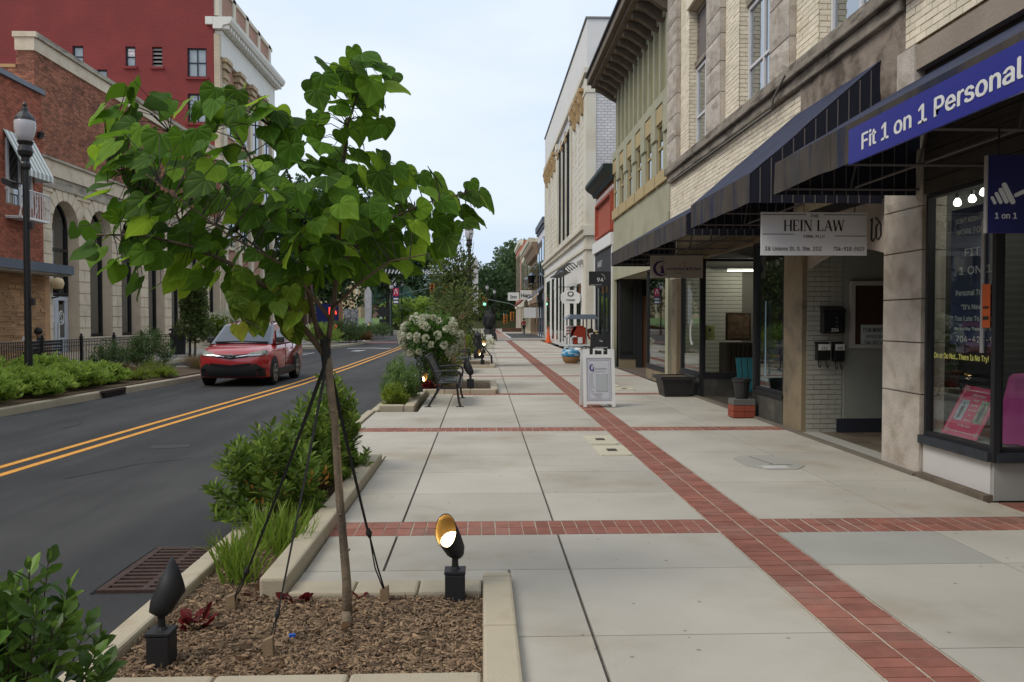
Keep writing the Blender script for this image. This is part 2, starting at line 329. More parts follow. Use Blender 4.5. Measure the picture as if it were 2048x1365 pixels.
# ================================================================ shared materials
mat('twig', (.075, .055, .04), bump=.3)
bark = mat('bark_redbud', (.20, .155, .105), var=.3, scale=14, col2=(.09, .07, .055), c2scale=9, streak=(1, 1, .25), bump=.7, bscale=70)
bark_dark = mat('bark_dark', (.05, .042, .036), var=.3, scale=10, bump=.5)
concrete = mat('concrete', (.417, .388, .332), rough=.87, var=.13, scale=.9, bump=.3, bscale=140, rnd=.07, col2=(.315, .27, .20), c2scale=.7, c2amt=(.46, .78), specks=(6, .075, (.17, .15, .13), .4))
kerbm = mat('kerb_concrete', (.43, .375, .275), rough=.88, var=.12, scale=3, bump=.35, bscale=90, rnd=.05, col2=(.33, .27, .19), c2scale=3, c2amt=(.52, .75))
newcrete = mat('grey_patch_concrete', (.34, .33, .29), rough=.85, var=.08, scale=1.5, bump=.2, bscale=120)
brickred = mat('paver_red', (.27, .105, .075), rough=.9, var=.16, scale=9, bump=.35, bscale=160, rnd=.17, col2=(.25, .13, .10), c2scale=1.5)
sandjoint = mat('sand_joint', (.42, .37, .29), rough=.95, var=.2, scale=20)
darkjoint = mat('joint_dirt', (.10, .09, .075), rough=.95, var=.4, scale=18)
asphalt = mat('asphalt', (.057, .056, .054), rough=.85, var=.2, scale=.8, bump=.9, bscale=150, col2=(.036, .036, .037), c2scale=.55, streak=(1.6, .12, 1), c2amt=(.40, .62), spec=.4, specks=(28, .12, (.16, .15, .14), .12))
yellow = mat('road_paint_yellow', (.72, .33, .045), rough=.7, var=.1, scale=5, col2=(.5, .21, .05), c2scale=22, c2amt=(.52, .70))
whitep = mat('road_paint_white', (.55, .55, .53), rough=.7, var=.1, scale=6, col2=(.3, .3, .3), c2scale=12, c2amt=(.5, .7))
soil = mat('mulch_soil', (.13, .088, .054), rough=.95, var=.35, scale=25, bump=1, bscale=60)
grassg = mat('lawn_green', (.09, .15, .035), rough=.9, var=.2, scale=2)
blackm = mat('black_metal', (.012, .012, .013), rough=.42, var=0, spec=.5)
blackm2 = mat('black_satin', (.02, .02, .022), rough=.6, var=.1)
white = mat('white_paint', (.72, .72, .70), rough=.5, var=.04, scale=3)
# ================================================================ ground and road
struct('ground', MB().box(-600, 600, -30, 900, -1.2, -.32), mat('earth', (.16, .14, .11)))
struct('road', MB().box(-13.2, -1.86, -8, 72, -.31, -.15), asphalt)
struct('cross_street', MB().box(-60, 40, 72.004, 96, -.31, -.152), asphalt)
struct('road_beyond', MB().box(-13.2, -1.9, 96.004, 200, -.31, -.15), asphalt)
# worn patches on the asphalt: slightly proud tar seams
s_ = MB()
for (x, y, l, w_, a_) in ((-4.3, 11.5, .5, .3, .2), (-3.4, 12.6, .45, .22, .6), (-3.9, 19.5, .9, .05, 1.2)):
    s_.box(x-l/2, x+l/2, y-w_/2, y+w_/2, -.15, -.146, rz=a_)
struct('tar_patch', s_, mat('tar', (.035, .035, .037), rough=.6, var=.2))
cr_ = MB(); rc = random.Random(3)
for (x, y, l, a_) in ((-4.6, 9.2, 2.2, 1.3), (-3.2, 14.5, 3.0, 1.5), (-6.8, 13.5, 2.4, 1.2), (-2.6, 9.6, 1.4, .4), (-7.4, 18.5, 2.6, 1.6), (-3.7, 22, 3.5, 1.55)):
    pts = [(x, y)]
    for k in range(12): a_ += rc.uniform(-.35, .35); pts.append((pts[-1][0]+math.cos(a_)*l/12, pts[-1][1]+math.sin(a_)*l/12))
    for p, q in zip(pts, pts[1:]): w_ = rc.uniform(.006, .014); cr_.quad((p[0]-w_, p[1], -.1463), (p[0]+w_, p[1], -.1463), (q[0]+w_, q[1], -.1463), (q[0]-w_, q[1], -.1463))
struct('asphalt_crack', cr_, mat('crack_dark', (.028, .028, .028)), fix=False)
# double yellow centre line that bends a little
cl = [(-8, -5.95), (4, -5.75), (9.7, -5.57), (13.6, -5.42), (18, -5.22), (22.7, -5.03), (31, -4.98), (45, -5.08), (58, -5.25)]
for off in (-.155, .155):
    s_ = MB(); pts = []
    for i in range(len(cl)-1):
        (ya, xa), (yb, xb) = cl[i], cl[i+1]; n = 6
        for k in range(n): pts.append((ya+(yb-ya)*k/n, xa+(xb-xa)*k/n))
    pts.append(cl[-1])
    for (ya, xa), (yb, xb) in zip(pts, pts[1:]): s_.quad((xa+off-.055, ya, -.146), (xa+off+.055, ya, -.146), (xb+off+.055, yb, -.146), (xb+off-.055, yb, -.146))
    struct('yellow_line', s_, yellow)
# bicycle-lane chevrons and parking hatching in white
for (x, y) in ((-6.9, 46), (-3.4, 45)):
    s_ = MB()
    for dx in (-.45,): s_.add([(x+dx, y, -.146), (x+dx+.5, y, -.146), (x+dx+.7, y+1.6, -.146), (x+dx+.1, y+1.6, -.146)], [(0, 1, 2, 3)])
    for k in range(1): s_.add([(x-1.3, y+4+k*1.6, -.146), (x, y+5+k*1.6, -.146), (x+1.3, y+4+k*1.6, -.146), (x+1.3, y+4.7+k*1.6, -.146), (x, y+5.7+k*1.6, -.146), (x-1.3, y+4.7+k*1.6, -.146)], [(0, 1, 4, 5), (1, 2, 3, 4)])
    struct('road_marking', s_, whitep)
s_ = MB().box(-9.0, -8.88, 29, 44, -.15, -.146).box(-12.6, -8.88, 44.0, 44.12, -.15, -.1461)
for k in range(8): s_.box(-12.4, -8.95, 37.3+k*.85, 37.42+k*.85, -.15, -.1459, rz=.0)
struct('parking_marking', s_, whitep)
# far brick crosswalk over the road
s_ = MB().box(-13, -1.9, 62, 66.5, -.15, -.144); struct('brick_crosswalk', s_, bricktex('crosswalk_brick', (.22, .085, .06), (.27, .10, .07), (.3, .25, .2), 'x', .2, .4))
# ---------------------------------------------------------------- right sidewalk: bed, slabs and brick bands
struct('sidewalk_bed', MB().box(.172, 4.42, -3, 5.035, -.3, -.018).box(-1.135, 4.42, 5.04, 66, -.3, -.018).box(-1.86, -1.137, 9.45, 14.4, -.3, -.0182).box(-1.86, -1.137, 20.9, 26.0, -.3, -.0182).box(-1.86, -1.137, 32, 66, -.3, -.0182), darkjoint)
walk = thing('sidewalk', None, None); walk['kind'] = 'structure'
period = 5.7; bands = [6.10+period*k for k in range(-1, 11)]
strips_l = [(-1.14, -.632), (-.632, .56), (.56, 1.785)]; strips_r = [(2.215, 3.42), (3.42, 4.42)]
def slab(x0, x1, y0, y1, gx=.009, gy=.004, m=concrete, name='slab'):
    MB().box(x0+gx, x1-gx, y0+gy, y1-gy, -.1, 0).build(name, m, walk, fix=False)
slab(-1.14, .168, 5.03, 5.24)
holes = []  # filled later: utility covers are set on top as 4 mm plates
for bi, b in enumerate(bands):
    y0, y1 = b+.415, b+period
    ys = [y0+(y1-y0)*k/5 for k in range(6)]
    if bi == 0: ys = [y0, 1.9, 3.0, 4.12, 5.24, y1]
    if b > 60: continue
    for i in range(5):
        for j, (xa, xb) in enumerate(strips_l):
            if y1 < 0: continue
            if j == 0:
                if ys[i+1] < 5.3: continue
                if 17.4 < ys[i] < 20.4 or 26.5 < ys[i] < 29: continue
                wide = (9.45 < ys[i] and ys[i+1] < 14.7) or (20.8 < ys[i] and ys[i+1] < 26.2) or ys[i] > 32
                xa = -1.86 if wide else -1.135
                if not wide and ys[i] < 9.45 < ys[i+1]: slab(-1.86, -1.137, 9.46, ys[i+1]); 
            if j == 1:
                if ys[i+1] < 5.3: xa = .168
                if 17.4 < ys[i] < 20.4: xa = .34
                if 26.8 < ys[i] < 28.9: xa = .43
            slab(xa, xb, ys[i], ys[i+1])
    if bi == 0: yr = [y0, 3.9, 5.27, y1]
    else: yr = [y0, y0+1.5, y0+3.3, y1]
    for i in range(3):
        for j, (xa, xb) in enumerate(strips_r): slab(xa, xb, yr[i], yr[i+1], gx=.005, m=newcrete if (bi == 0 and i == 2 and j == 0) else concrete)
# brick bands
bt = thing('brick_paving_band', None, None); bt['kind'] = 'structure'
MB().box(1.785, 2.215, -2, 66, -.1, -.004).build('joint_bed', sandjoint, bt)
me = MB().box(-.0985, .0985, -.0485, .0485, -.05, 0).build('brick', brickred, bt).data
first = [o for o in bt.children if o.name.startswith('brick')][0]
bt2 = thing('brick_crossing_band', None, None); bt2['kind'] = 'structure'
pl = []; pc = []
y = 2.9
while y < 65: pl += [(1.895, y, 0), (2.105, y, 0)]; y += .1055
for b in bands[1:]:
    yy = [b+.105, b+.315]; xs0 = -1.14
    if b in bands[2:3]: xs0 = -1.86
    x = 1.73
    while x > xs0:
        if not (17 < b < 18 and x < -.6) : pc += [(x, yy[0], 1), (x, yy[1], 1)]
        x -= .1055
    x = 2.27
    while x < 4.40: pc += [(x, yy[0], 1), (x, yy[1], 1)]; x += .112
    MB().box(xs0, 1.784, b, b+.415, -.1, -.0042).box(2.216, 4.42, b, b+.415, -.1, -.0042).build('joint_bed', sandjoint, bt2)
for root, lst in ((bt, pl), (bt2, pc)):
    lst.sort(key=lambda p: p[1]+abs(p[0])*.3)
    for i, (x, y, r) in enumerate(lst[:300]):
        o = first if (root is bt and i == 0) else link('brick', me, root)
        o.location = (x+random.uniform(-.002, .002), y+random.uniform(-.002, .002), random.uniform(-.0015, .0015)); o.rotation_euler = (0, 0, PI/2*r+random.uniform(-.012, .012))
    s_ = MB()
    for x, y, r in lst[300:]:
        hx, hy = (.0485, .0985) if r else (.0985, .0485); s_.box(x-hx, x+hx, y-hy, y+hy, -.05, random.uniform(-.0015, .0015))
    tag(s_.build('far_bricks', brickred, root, fix=False), kind='stuff')
# utility covers
covm = mat('cover_cream', (.50, .46, .34), rough=.7, var=.06)
for i, (x0, x1, y0, y1, lb) in enumerate(((1.37, 1.76, 10.47, 11.35, 'farther of two cream utility covers beside the brick band'), (1.38, 1.78, 9.6, 10.42, 'nearer of two cream utility covers beside the brick band'), (2.9, 3.3, 19.6, 20.3, 'cream utility cover beyond the white sandwich board'), (3.05, 3.5, 18.6, 19.3, 'nearer cream utility cover beyond the sandwich board'))):
    t = thing('utility_cover', lb, 'utility cover', ((x0+x1)/2, (y0+y1)/2, 0), 'cream utility covers in the sidewalk')
    c_ = .07; MB().prism([(x0+c_, y0), (x1-c_, y0), (x1, y0+c_), (x1, y1-c_), (x1-c_, y1), (x0+c_, y1), (x0, y1-c_), (x0, y0+c_)], 'z', .0, .008).build('lid', covm, t)
    MB().box((x0+x1)/2-.06, (x0+x1)/2+.06, (y0+y1)/2-.09, (y0+y1)/2+.09, .004, .0105).build('lift_slot', mat('slot_brown', (.05, .035, .03)), t)
    MB().box(x0+.03, x1-.03, y0+.025, y0+.04, .004, .01).box(x0+.03, x1-.03, y1-.04, y1-.025, .004, .01).build('rim_line', mat('rim_tan', (.3, .27, .2)), t)
t = thing('manhole_cover', 'grey eight-sided access cover in the slabs left of the granite pillar', 'cover', (3.2, 9.1, 0))
x0, x1, y0, y1 = 2.88, 3.52, 8.66, 9.56
MB().prism([(x0+.15, y0), (x1-.15, y0), (x1, y0+.2), (x1, y1-.2), (x1-.15, y1), (x0+.15, y1), (x0, y1-.2), (x0, y0+.2)], 'z', 0, .007).build('lid', newcrete, t)
MB().box(x0+.15, x0+.42, y0+.05, y0+.2, .004, .009).build('name_plate', mat('plate_pale', (.5, .5, .48)), t)
MB().tube([(3.1, 9.45, .008), (3.2, 8.95, .008)], .004, 4).tube([(3.15, 8.95, .008), (3.4, 8.9, .008)], .003, 4).build('crack', darkjoint, t)
# ---------------------------------------------------------------- kerbs
def kerb(name, segs, m=kerbm, z1=.1, z0=-.3, root=None):
    r = root or thing(name, None, None); r['kind'] = 'structure'
    for (x0, x1, y0, y1) in segs: MB().box(x0, x1, y0, y1, z0, z1).build('kerb_stone', m, r, bev=.018)
    return r
def run(x0, x1, ya, yb, n=4, axis='y', g=.003):
    out = []
    for i in range(n):
        a = ya+(yb-ya)*i/n+g; b = ya+(yb-ya)*(i+1)/n-g
        out.append((x0, x1, a, b) if axis == 'y' else (a, b, x0, x1))
    return out
kr = kerb('planter_kerb', run(.0, .175, 3.35, 4.95, 2)+[(.0, .175, 4.953, 5.03)], z1=.055)
for s in run(3.36, 3.6, -1.74, -.003, 3, 'x'): kerb('', [s], z1=.055, root=kr)
for s in run(4.80, 5.03, -1.14, -.003, 3, 'x'): kerb('', [s], z1=.012, root=kr)
for s in [(-1.30, -1.143, 4.803, 6.0), (-1.30, -1.14, 6.006, 7.8), (-1.30, -1.14, 7.806, 9.2)]: kerb('', [s], z1=.10, root=kr)
for s in run(9.22, 9.4, -1.87, -1.14, 1, 'x'): kerb('', [s], z1=.08, root=kr)
kerb('road_kerb', run(-1.875, -1.74, -2, 9.2, 6)+run(-2.0, -1.87, 9.45, 14.4, 3)+run(-1.95, -1.82, 14.45, 32, 8)+run(-1.99, -1.87, 32, 66, 10), z1=.0+.03)
kr3 = kerb('planter_kerb', run(14.5, 14.68, -1.82, -1.38, 1, 'x')+[(-1.375, -1.2, 14.5, 15.9), (-1.375, -1.2, 15.906, 17.78)]+run(17.8, 17.96, -1.37, .3, 3, 'x')+[(.18, .335, 17.97, 20.5)]+run(20.52, 20.7, -1.8, .335, 3, 'x'), z1=.1)
kerb('planter_kerb', run(26.3, 26.5, -1.8, -1.38, 1, 'x')+[(-1.37, -1.2, 26.3, 27.4)]+run(27.4, 27.58, -1.2, .42, 2, 'x')+[(.26, .43, 27.6, 30.4)]+run(30.4, 30.6, -1.8, .43, 2, 'x'), z1=.1)
kerb('planter_kerb', run(36.5, 36.7, -1.8, .3, 2, 'x')+[(.15, .33, 36.7, 40.5)]+run(40.5, 40.7, -1.8, .33, 2, 'x'), z1=.1)
# planting soil with bark chips
beds = [(-1.74, 0, 3.6, 4.8, -.03), (-1.74, -1.3, 4.8, 9.22, -.03), (-1.74, 0, -1, 3.36, -.03), (-1.82, -1.375, 14.68, 17.9, .0), (-1.82, .18, 17.97, 20.52, .04), (-1.82, .26, 27.6, 30.4, .04), (-1.82, -1.37, 26.5, 27.6, .04), (-1.8, .15, 36.7, 40.5, .04)]
s_ = MB()
for x0, x1, y0, y1, z in beds: s_.box(x0, x1, y0, y1, -.3, z)
struct('planting_soil', s_, soil)
chipm = mat('bark_chips', (.22, .148, .09), rough=.9, var=.25, scale=30, rnd=.6, bump=.3)
n = 15000; P = np.zeros((n, 3)); P[:, 0] = rng.uniform(-1.73, -.005, n); P[:, 1] = 3.6+rng.rand(n)**1*1.2; P[:, 2] = -.03+rng.rand(n)*.022
D = rng.normal(size=(n, 3))*[1, 1, .22]; S = rng.uniform(.009, .036, n)*np.where(rng.rand(n) < .12, 1.5, 1)
TPL['chip'] = (np.array([(-.5, 0, 0), (.5, 0, 0), (.5, 1, 0), (-.5, 1, 0), (-.35, .1, .6), (.35, .1, .6), (.4, .85, .5), (-.3, .9, .6)], float), [(0, 1, 5, 4), (1, 2, 6, 5), (2, 3, 7, 6), (3, 0, 4, 7), (4, 5, 6, 7)])
M1 = frames(P, D, np.array([0, 0, 1.])+.4*rng.normal(size=(n, 3)), S, S*rng.uniform(.12, .35, n)); M1[:, :3, 2] *= .25
M2 = M1[:3500].copy(); M2[:, 0, 3] = rng.uniform(-1.72, -1.31, 3500); M2[:, 1, 3] = 4.8+rng.rand(3500)*4.2
M3 = M1[:1300].copy(); M3[:, 0, 3] = rng.uniform(-1.7, .17, 1300); M3[:, 1, 3] = 18+rng.rand(1300)*2.4; M3[:, 2, 3] += .07
cc = MB(); rc = random.Random(8)
for (x, y, l, a_) in ((3.3, 4.2, 1.0, .3), (2.6, 8.2, .9, 2.6), (3.9, 7.5, 1.1, 1.2), (.9, 9.0, .8, .2), (-.1, 6.9, .6, 2.9), (2.9, 13.6, 1.3, 1.0)):
    pts = [(x, y)]
    for k in range(12): a_ += rc.uniform(-.4, .4); pts.append((pts[-1][0]+math.cos(a_)*l/12, pts[-1][1]+math.sin(a_)*l/12))
    for p, q in zip(pts, pts[1:]): w_ = rc.uniform(.001, .0025); cc.quad((p[0], p[1]-w_, .0012), (q[0], q[1]-w_, .0012), (q[0], q[1]+w_, .0012), (p[0], p[1]+w_, .0012))
struct('hairline_crack', cc, mat('hairline', (.2, .18, .15)), fix=False)
mul = leaves(None, np.concatenate([M1, M2, M3]), 'chip', chipm, stuffname='mulch')
# ---------------------------------------------------------------- storm drain grate beside the kerb
rust = mat('rusty_iron', (.06, .034, .026), rough=.8, var=.3, scale=12, bump=.6, bscale=90, col2=(.05, .035, .03), c2scale=6)
t = thing('drain_grate', 'rusty iron storm drain grate in the asphalt beside the grass clumps', 'drain grate', (-2.2, 5.8, -.15))
MB().box(-2.46, -1.885, 5.34, 6.30, -.152, -.147).build('drain_pit', mat('pit_black', (.004, .004, .004), var=0), t)
MB().box(-2.47, -2.42, 5.32, 6.32, -.15, -.128).box(-1.935, -1.885, 5.32, 6.32, -.15, -.128).box(-2.418, -1.937, 5.32, 5.37, -.15, -.1285).box(-2.418, -1.937, 6.27, 6.32, -.15, -.1285).box(-2.2, -2.16, 5.372, 6.268, -.148, -.129).build('frame', rust, t)
for k in range(11):
    y = 5.41+k*.079; MB().box(-2.415, -1.94, y, y+.036, -.149, -.1275, rz=.0).build('bar', rust, t)
MB().tube([(-2.49, 5.30, -.146), (-2.50, 5.8, -.146), (-2.49, 6.36, -.146), (-2.0, 6.37, -.146)], .012, 4).build('tar_edge', MATS['tar'], t)
# ---------------------------------------------------------------- left pavement, kerb, beds
lk = [(-8, -9.2), (15, -8.68), (20, -8.42), (25.5, -8.15), (28.3, -8.9), (29.6, -11.9), (31, -12.4), (46, -12.4), (48.5, -11.0), (52, -8.9), (60, -8.55), (66, -8.9), (70, -10.5), (76, -14), (84, -18)]
kr = thing('left_road_kerb', None, None); kr['kind'] = 'structure'
for (ya, xa), (yb, xb) in zip(lk, lk[1:]):
    n = max(1, int((yb-ya)/2.6))
    for i in range(n):
        a0, a1 = i/n, (i+1)/n; P0 = Vector((xa+(xb-xa)*a0, ya+(yb-ya)*a0)); P1 = Vector((xa+(xb-xa)*a1, ya+(yb-ya)*a1))
        d = (P1-P0); d.normalize(); P0 += d*.004; P1 -= d*.004; nn = Vector((-d.y, d.x))*.2; q = [P0, P1, P1+nn, P0+nn]
        o = MB().hexa([(p.x, p.y, -.3) for p in q], [(p.x, p.y, -.0) for p in q]).build('kerb_stone', kerbm, kr, bev=.025)
for y, l in ((19.2, .55), (25.1, .55)):
    x = -8.45 if y < 20 else -8.18
    t = thing('kerb_inlet', 'rusty kerb drain opening '+('below the leafy bed' if y < 20 else 'nearer the red car'), 'kerb inlet', (x, y, -.15), 'kerb inlets')
    MB().box(x+.0, x+.035, y-l, y+l, -.14, -.035).build('opening', mat('pit_brown', (.012, .007, .006), var=0), t)
    MB().box(x-.05, x+.03, y-l-.05, y+l+.05, -.03, .012).build('rusty_lintel', rust, t)
poly = [(x-.2, y) for y, x in lk]+[(-40, 84), (-40, -8)]
struct('left_pavement', MB().prism(poly, 'z', -.3, -.02), mat('left_concrete', (.42, .39, .34), var=.08, scale=1, bump=.2, bscale=80))
struct('left_bed_soil', MB().prism([(-8.9, 12), (-8.62, 20), (-8.4, 26), (-9, 28), (-13.3, 28), (-13.3, 12)], 'z', -.1, .03), soil)
struct('left_bed_edge', MB().box(-13.45, -13.2, 12, 34, -.1, .12), kerbm)
struct('far_pavement', MB().prism([(-9.5, 96), (-12, 110), (-30, 200), (-80, 200), (-80, 96)], 'z', -.3, .3), MATS['left_concrete'])
struct('lawn', MB().hexa([(-60, 100, -.3), (-17, 100, -.3), (-17, 150, -.3), (-60, 150, -.3)], [(-60, 100, .32), (-14.5, 100, .32), (-15, 150, 1.9), (-60, 150, 1.9)]), grassg)
struct('far_ground', MB().box(-200, 200, 150, 400, -.31, 1.4), mat('far_earth', (.12, .13, .06)))
# right pavement beyond the alley
struct('alley_brick', MB().box(-1.87, 40, 66, 73, -.3, -.004), bricktex('alley_brick', (.22, .11, .085), (.27, .13, .1), (.28, .24, .2), 'x', .2, .4))
struct('alley_asphalt', MB().box(2.6, 40, 73.002, 97, -.3, -.008), asphalt)
struct('crossing_brick', MB().box(-1.87, 2.4, 73.002, 97, -.3, -.006), bricktex('crossing_brick_red', (.36, .13, .09), (.4, .15, .1), (.3, .2, .15), 'x', .2, .4))
struct('crossing_edge', MB().box(2.4, 2.6, 73.002, 97, -.3, -.004), whitep)
struct('far_sidewalk', MB().box(-1.87, 40, 97.002, 190, -.3, 0), concrete)
struct('far_brick_band', MB().box(1.7, 2.3, 97, 150, -.1, .004), brickred)
# ================================================================ right side buildings
ybrick = mat('brick_cream_painted', (.76, .68, .53), rough=.7, var=.08, scale=3, rnd=.10, bump=.3, bscale=50, col2=(.60, .50, .34), c2scale=2.2, c2amt=(.55, .75))
ymortar = mat('painted_mortar', (.50, .43, .31), rough=.85, var=.15, scale=6, col2=(.2, .16, .11), c2scale=5, c2amt=(.6, .8))
granite = mat('granite_grey', (.46, .41, .35), rough=.85, var=.16, scale=5, rnd=.08, bump=.9, bscale=30, col2=(.34, .29, .23), c2scale=3, c2amt=(.45, .7))
stucco = mat('weathered_stucco', (.27, .22, .175), rough=.92, var=.2, scale=4, bump=1.2, bscale=18, col2=(.11, .085, .065), c2scale=2.6, c2amt=(.42, .65))
ledgem = mat('stained_stone', (.27, .235, .19), rough=.9, var=.25, scale=4, bump=.8, bscale=25, col2=(.12, .10, .08), c2scale=3, streak=(1, .5, 3), c2amt=(.45, .65))
navy = mat('navy_canvas', (.018, .024, .058), rough=.75, var=.2, scale=3, bump=.5, bscale=9, col2=(.010, .012, .028), c2scale=2.5)
valm = mat('faded_valance', (.058, .047, .036), rough=.85, var=.3, scale=3, col2=(.016, .020, .042), c2scale=1.3, streak=(.6, 2.6, .35), c2amt=(.45, .66))
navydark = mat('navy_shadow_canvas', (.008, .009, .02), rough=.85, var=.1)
seamm = mat('canvas_seam', (.11, .10, .10), rough=.8)
darkwood = mat('dark_siding', (.045, .038, .03), rough=.7, var=.25, scale=5, streak=(1, .2, 6), col2=(.025, .02, .016), c2scale=3)
tanpaint = mat('tan_pier_paint', (.24, .19, .12), rough=.8, var=.12, scale=3, col2=(.11, .10, .075), c2scale=1.6, c2amt=(.48, .72))
darkbase = mat('worn_dark_base', (.06, .06, .052), rough=.75, var=.25, scale=5, col2=(.11, .10, .08), c2scale=3)
winw = mat('window_frame_white', (.62, .62, .64), rough=.45, var=.03)
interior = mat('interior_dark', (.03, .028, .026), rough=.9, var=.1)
intwall = mat('interior_wall', (.14, .13, .11), rough=.9)
shopglass = glass('shop_glass', (.90, .94, .92), .02, .0)
upglass = glass('upper_glass', (.25, .32, .30), .35, .3)
darkglass = glass('dark_window_glass', (.1, .12, .12), .25, .5)
letw = mat('letter_white', (.7, .7, .68), rough=.5, var=0)
letb = mat('letter_black', (.02, .018, .018), rough=.5, var=0)
def clip(u0, u1, z0, z1, ops):
    """pieces of one brick left over by the openings (only cuts along u)"""
    segs = [(u0, u1)]
    for o in ops:
        if z1 > o[2]+.01 and z0 < o[3]-.01:
            a, b = o[0], o[1]
            if len(o) > 4:      # arched head: o[4] spring height
                zm = (z0+z1)/2
                if zm > o[4]:
                    r = (b-a)/2; h = zm-o[4]
                    if h >= r: continue
                    w = math.sqrt(r*r-h*h); c_ = (a+b)/2; a, b = c_-w, c_+w
            ns = []
            for s0, s1 in segs:
                if b <= s0 or a >= s1: ns.append((s0, s1)); continue
                if a > s0: ns.append((s0, a))
                if b < s1: ns.append((b, s1))
            segs = ns
    return [s for s in segs if s[1]-s[0] > .03]
def brickwork(root, ax, c, sgn, u0, u1, z0, z1, m, ops=(), bl=.2, bh=.066, g=.011, n_ind=300, depth=.03, proud=.009, jit=.003, namep='brick', near=None):
    """real bricks on the plane ax=c facing sgn*ax: bricks stand proud of the mortar face"""
    L_ = []; z = z0; row = 0
    while z < z1-.02:
        zt = min(z+bh, z1); u = u0-(bl+g)/2*(row % 2)
        while u < u1:
            a, b = max(u, u0), min(u+bl, u1)
            if b-a > .03: L_ += [(s0, s1, z, zt) for s0, s1 in clip(a, b, z, zt, ops)]
            u += bl+g
        z += bh+g; row += 1
    nr = near or (lambda q: abs(q[0])+abs(q[2]-1.6))
    L_.sort(key=nr); cache = {}
    def bb(q, j=0):
        p = proud+j; f, bk = c+sgn*p, c-sgn*depth; lo, hi = min(f, bk), max(f, bk)
        return (lo, hi, q[0], q[1], q[2], q[3]) if ax == 'x' else (q[0], q[1], lo, hi, q[2], q[3])
    for q in L_[:n_ind]:
        w, h = round(q[1]-q[0], 3), round(q[3]-q[2], 3)
        if (w, h) not in cache:
            mb = MB().box(*bb((-w/2, w/2, -h/2, h/2))); me_ = bpy.data.meshes.new(namep); me_.from_pydata([(x-(c if ax == 'x' else 0), y_-(c if ax == 'y' else 0), z_) for x, y_, z_ in mb.v], [], mb.f); me_.materials.append(m); cache[(w, h)] = me_
        o = link(namep, cache[(w, h)], root); um, zm = (q[0]+q[1])/2, (q[2]+q[3])/2; j = random.uniform(-jit, jit)
        o.location = (Vector((c+j, um, zm)) if ax == 'x' else Vector((um, c+j, zm)))-root.location
    rest = L_[n_ind:]
    if rest:
        vs = []; fs = []; rv = []
        for i, q in enumerate(rest):
            x0, x1, y0_, y1_, za, zb = bb(q, random.uniform(-jit, jit)); o_ = i*8
            vs += [(x-root.location.x, y_-root.location.y, zz-root.location.z) for x in (x0, x1) for y_ in (y0_, y1_) for zz in (za, zb)]
            fk = [(0, 1, 3, 2), (4, 6, 7, 5), (0, 4, 5, 1), (2, 3, 7, 6), (0, 2, 6, 4), (1, 5, 7, 3)]
            fs += [tuple(k+o_ for k in f_) for f_ in fk]; rv += [random.random()]*8
        me_ = bpy.data.meshes.new('brick_courses'); me_.from_pydata(vs, [], fs); me_.materials.append(m); at_ = me_.attributes.new('rnd', 'FLOAT', 'POINT'); at_.data.foreach_set('value', rv)
        bm = bmesh.new(); bm.from_mesh(me_); bmesh.ops.recalc_face_normals(bm, faces=bm.faces); bm.to_mesh(me_); bm.free()
        o = link(namep+'_courses', me_, root); o['kind'] = 'stuff'
def wall_with_holes(mb, ax, c0, c1, u0, u1, z0, z1, ops):
    """solid wall between c0..c1 with rectangular holes (u0,u1,z0,z1)"""
    us = sorted({u0, u1, *[max(u0, o[0]) for o in ops], *[min(u1, o[1]) for o in ops]}); zs = sorted({z0, z1, *[max(z0, o[2]) for o in ops], *[min(z1, o[3]) for o in ops]})
    for a, b in zip(us, us[1:]):
        run_ = None
        for za, zb in zip(zs, zs[1:]):
            um, zm = (a+b)/2, (za+zb)/2; hole = any(o[0] < um < o[1] and o[2] < zm < o[3] for o in ops)
            if hole:
                if run_: mb.box(*((c0, c1, a, b) if ax == 'x' else (a, b, c0, c1)), *run_); run_ = None
            else: run_ = (run_[0] if run_ else za, zb)
        if run_: mb.box(*((c0, c1, a, b) if ax == 'x' else (a, b, c0, c1)), *run_)
    return mb
def rock(x0, x1, y0, y1, z0, z1, amp=.02, seed=0, nx=5):
    """rock-faced stone block, pitched face towards -X"""
    mb = MB(); mb.box(x0+.012, x1, y0, y1, z0, z1); vs = []; fs = []
    for i in range(nx+1):
        for j in range(nx+1):
            u, v = i/nx, j/nx; e = min(u, 1-u, v, 1-v)
            d = 0 if e < .01 else amp*(.5+.9*mnoise.noise(Vector((u*2.3+seed*3.1, v*2.3+seed, seed*1.7))))
            vs.append((x0+.008-d, y0+.006+(y1-y0-.012)*u, z0+.006+(z1-z0-.012)*v))
    for i in range(nx):
        for j in range(nx): a = i*(nx+1)+j; fs.append((a, a+1, a+nx+2, a+nx+1))
    mb.add(vs, fs); return mb
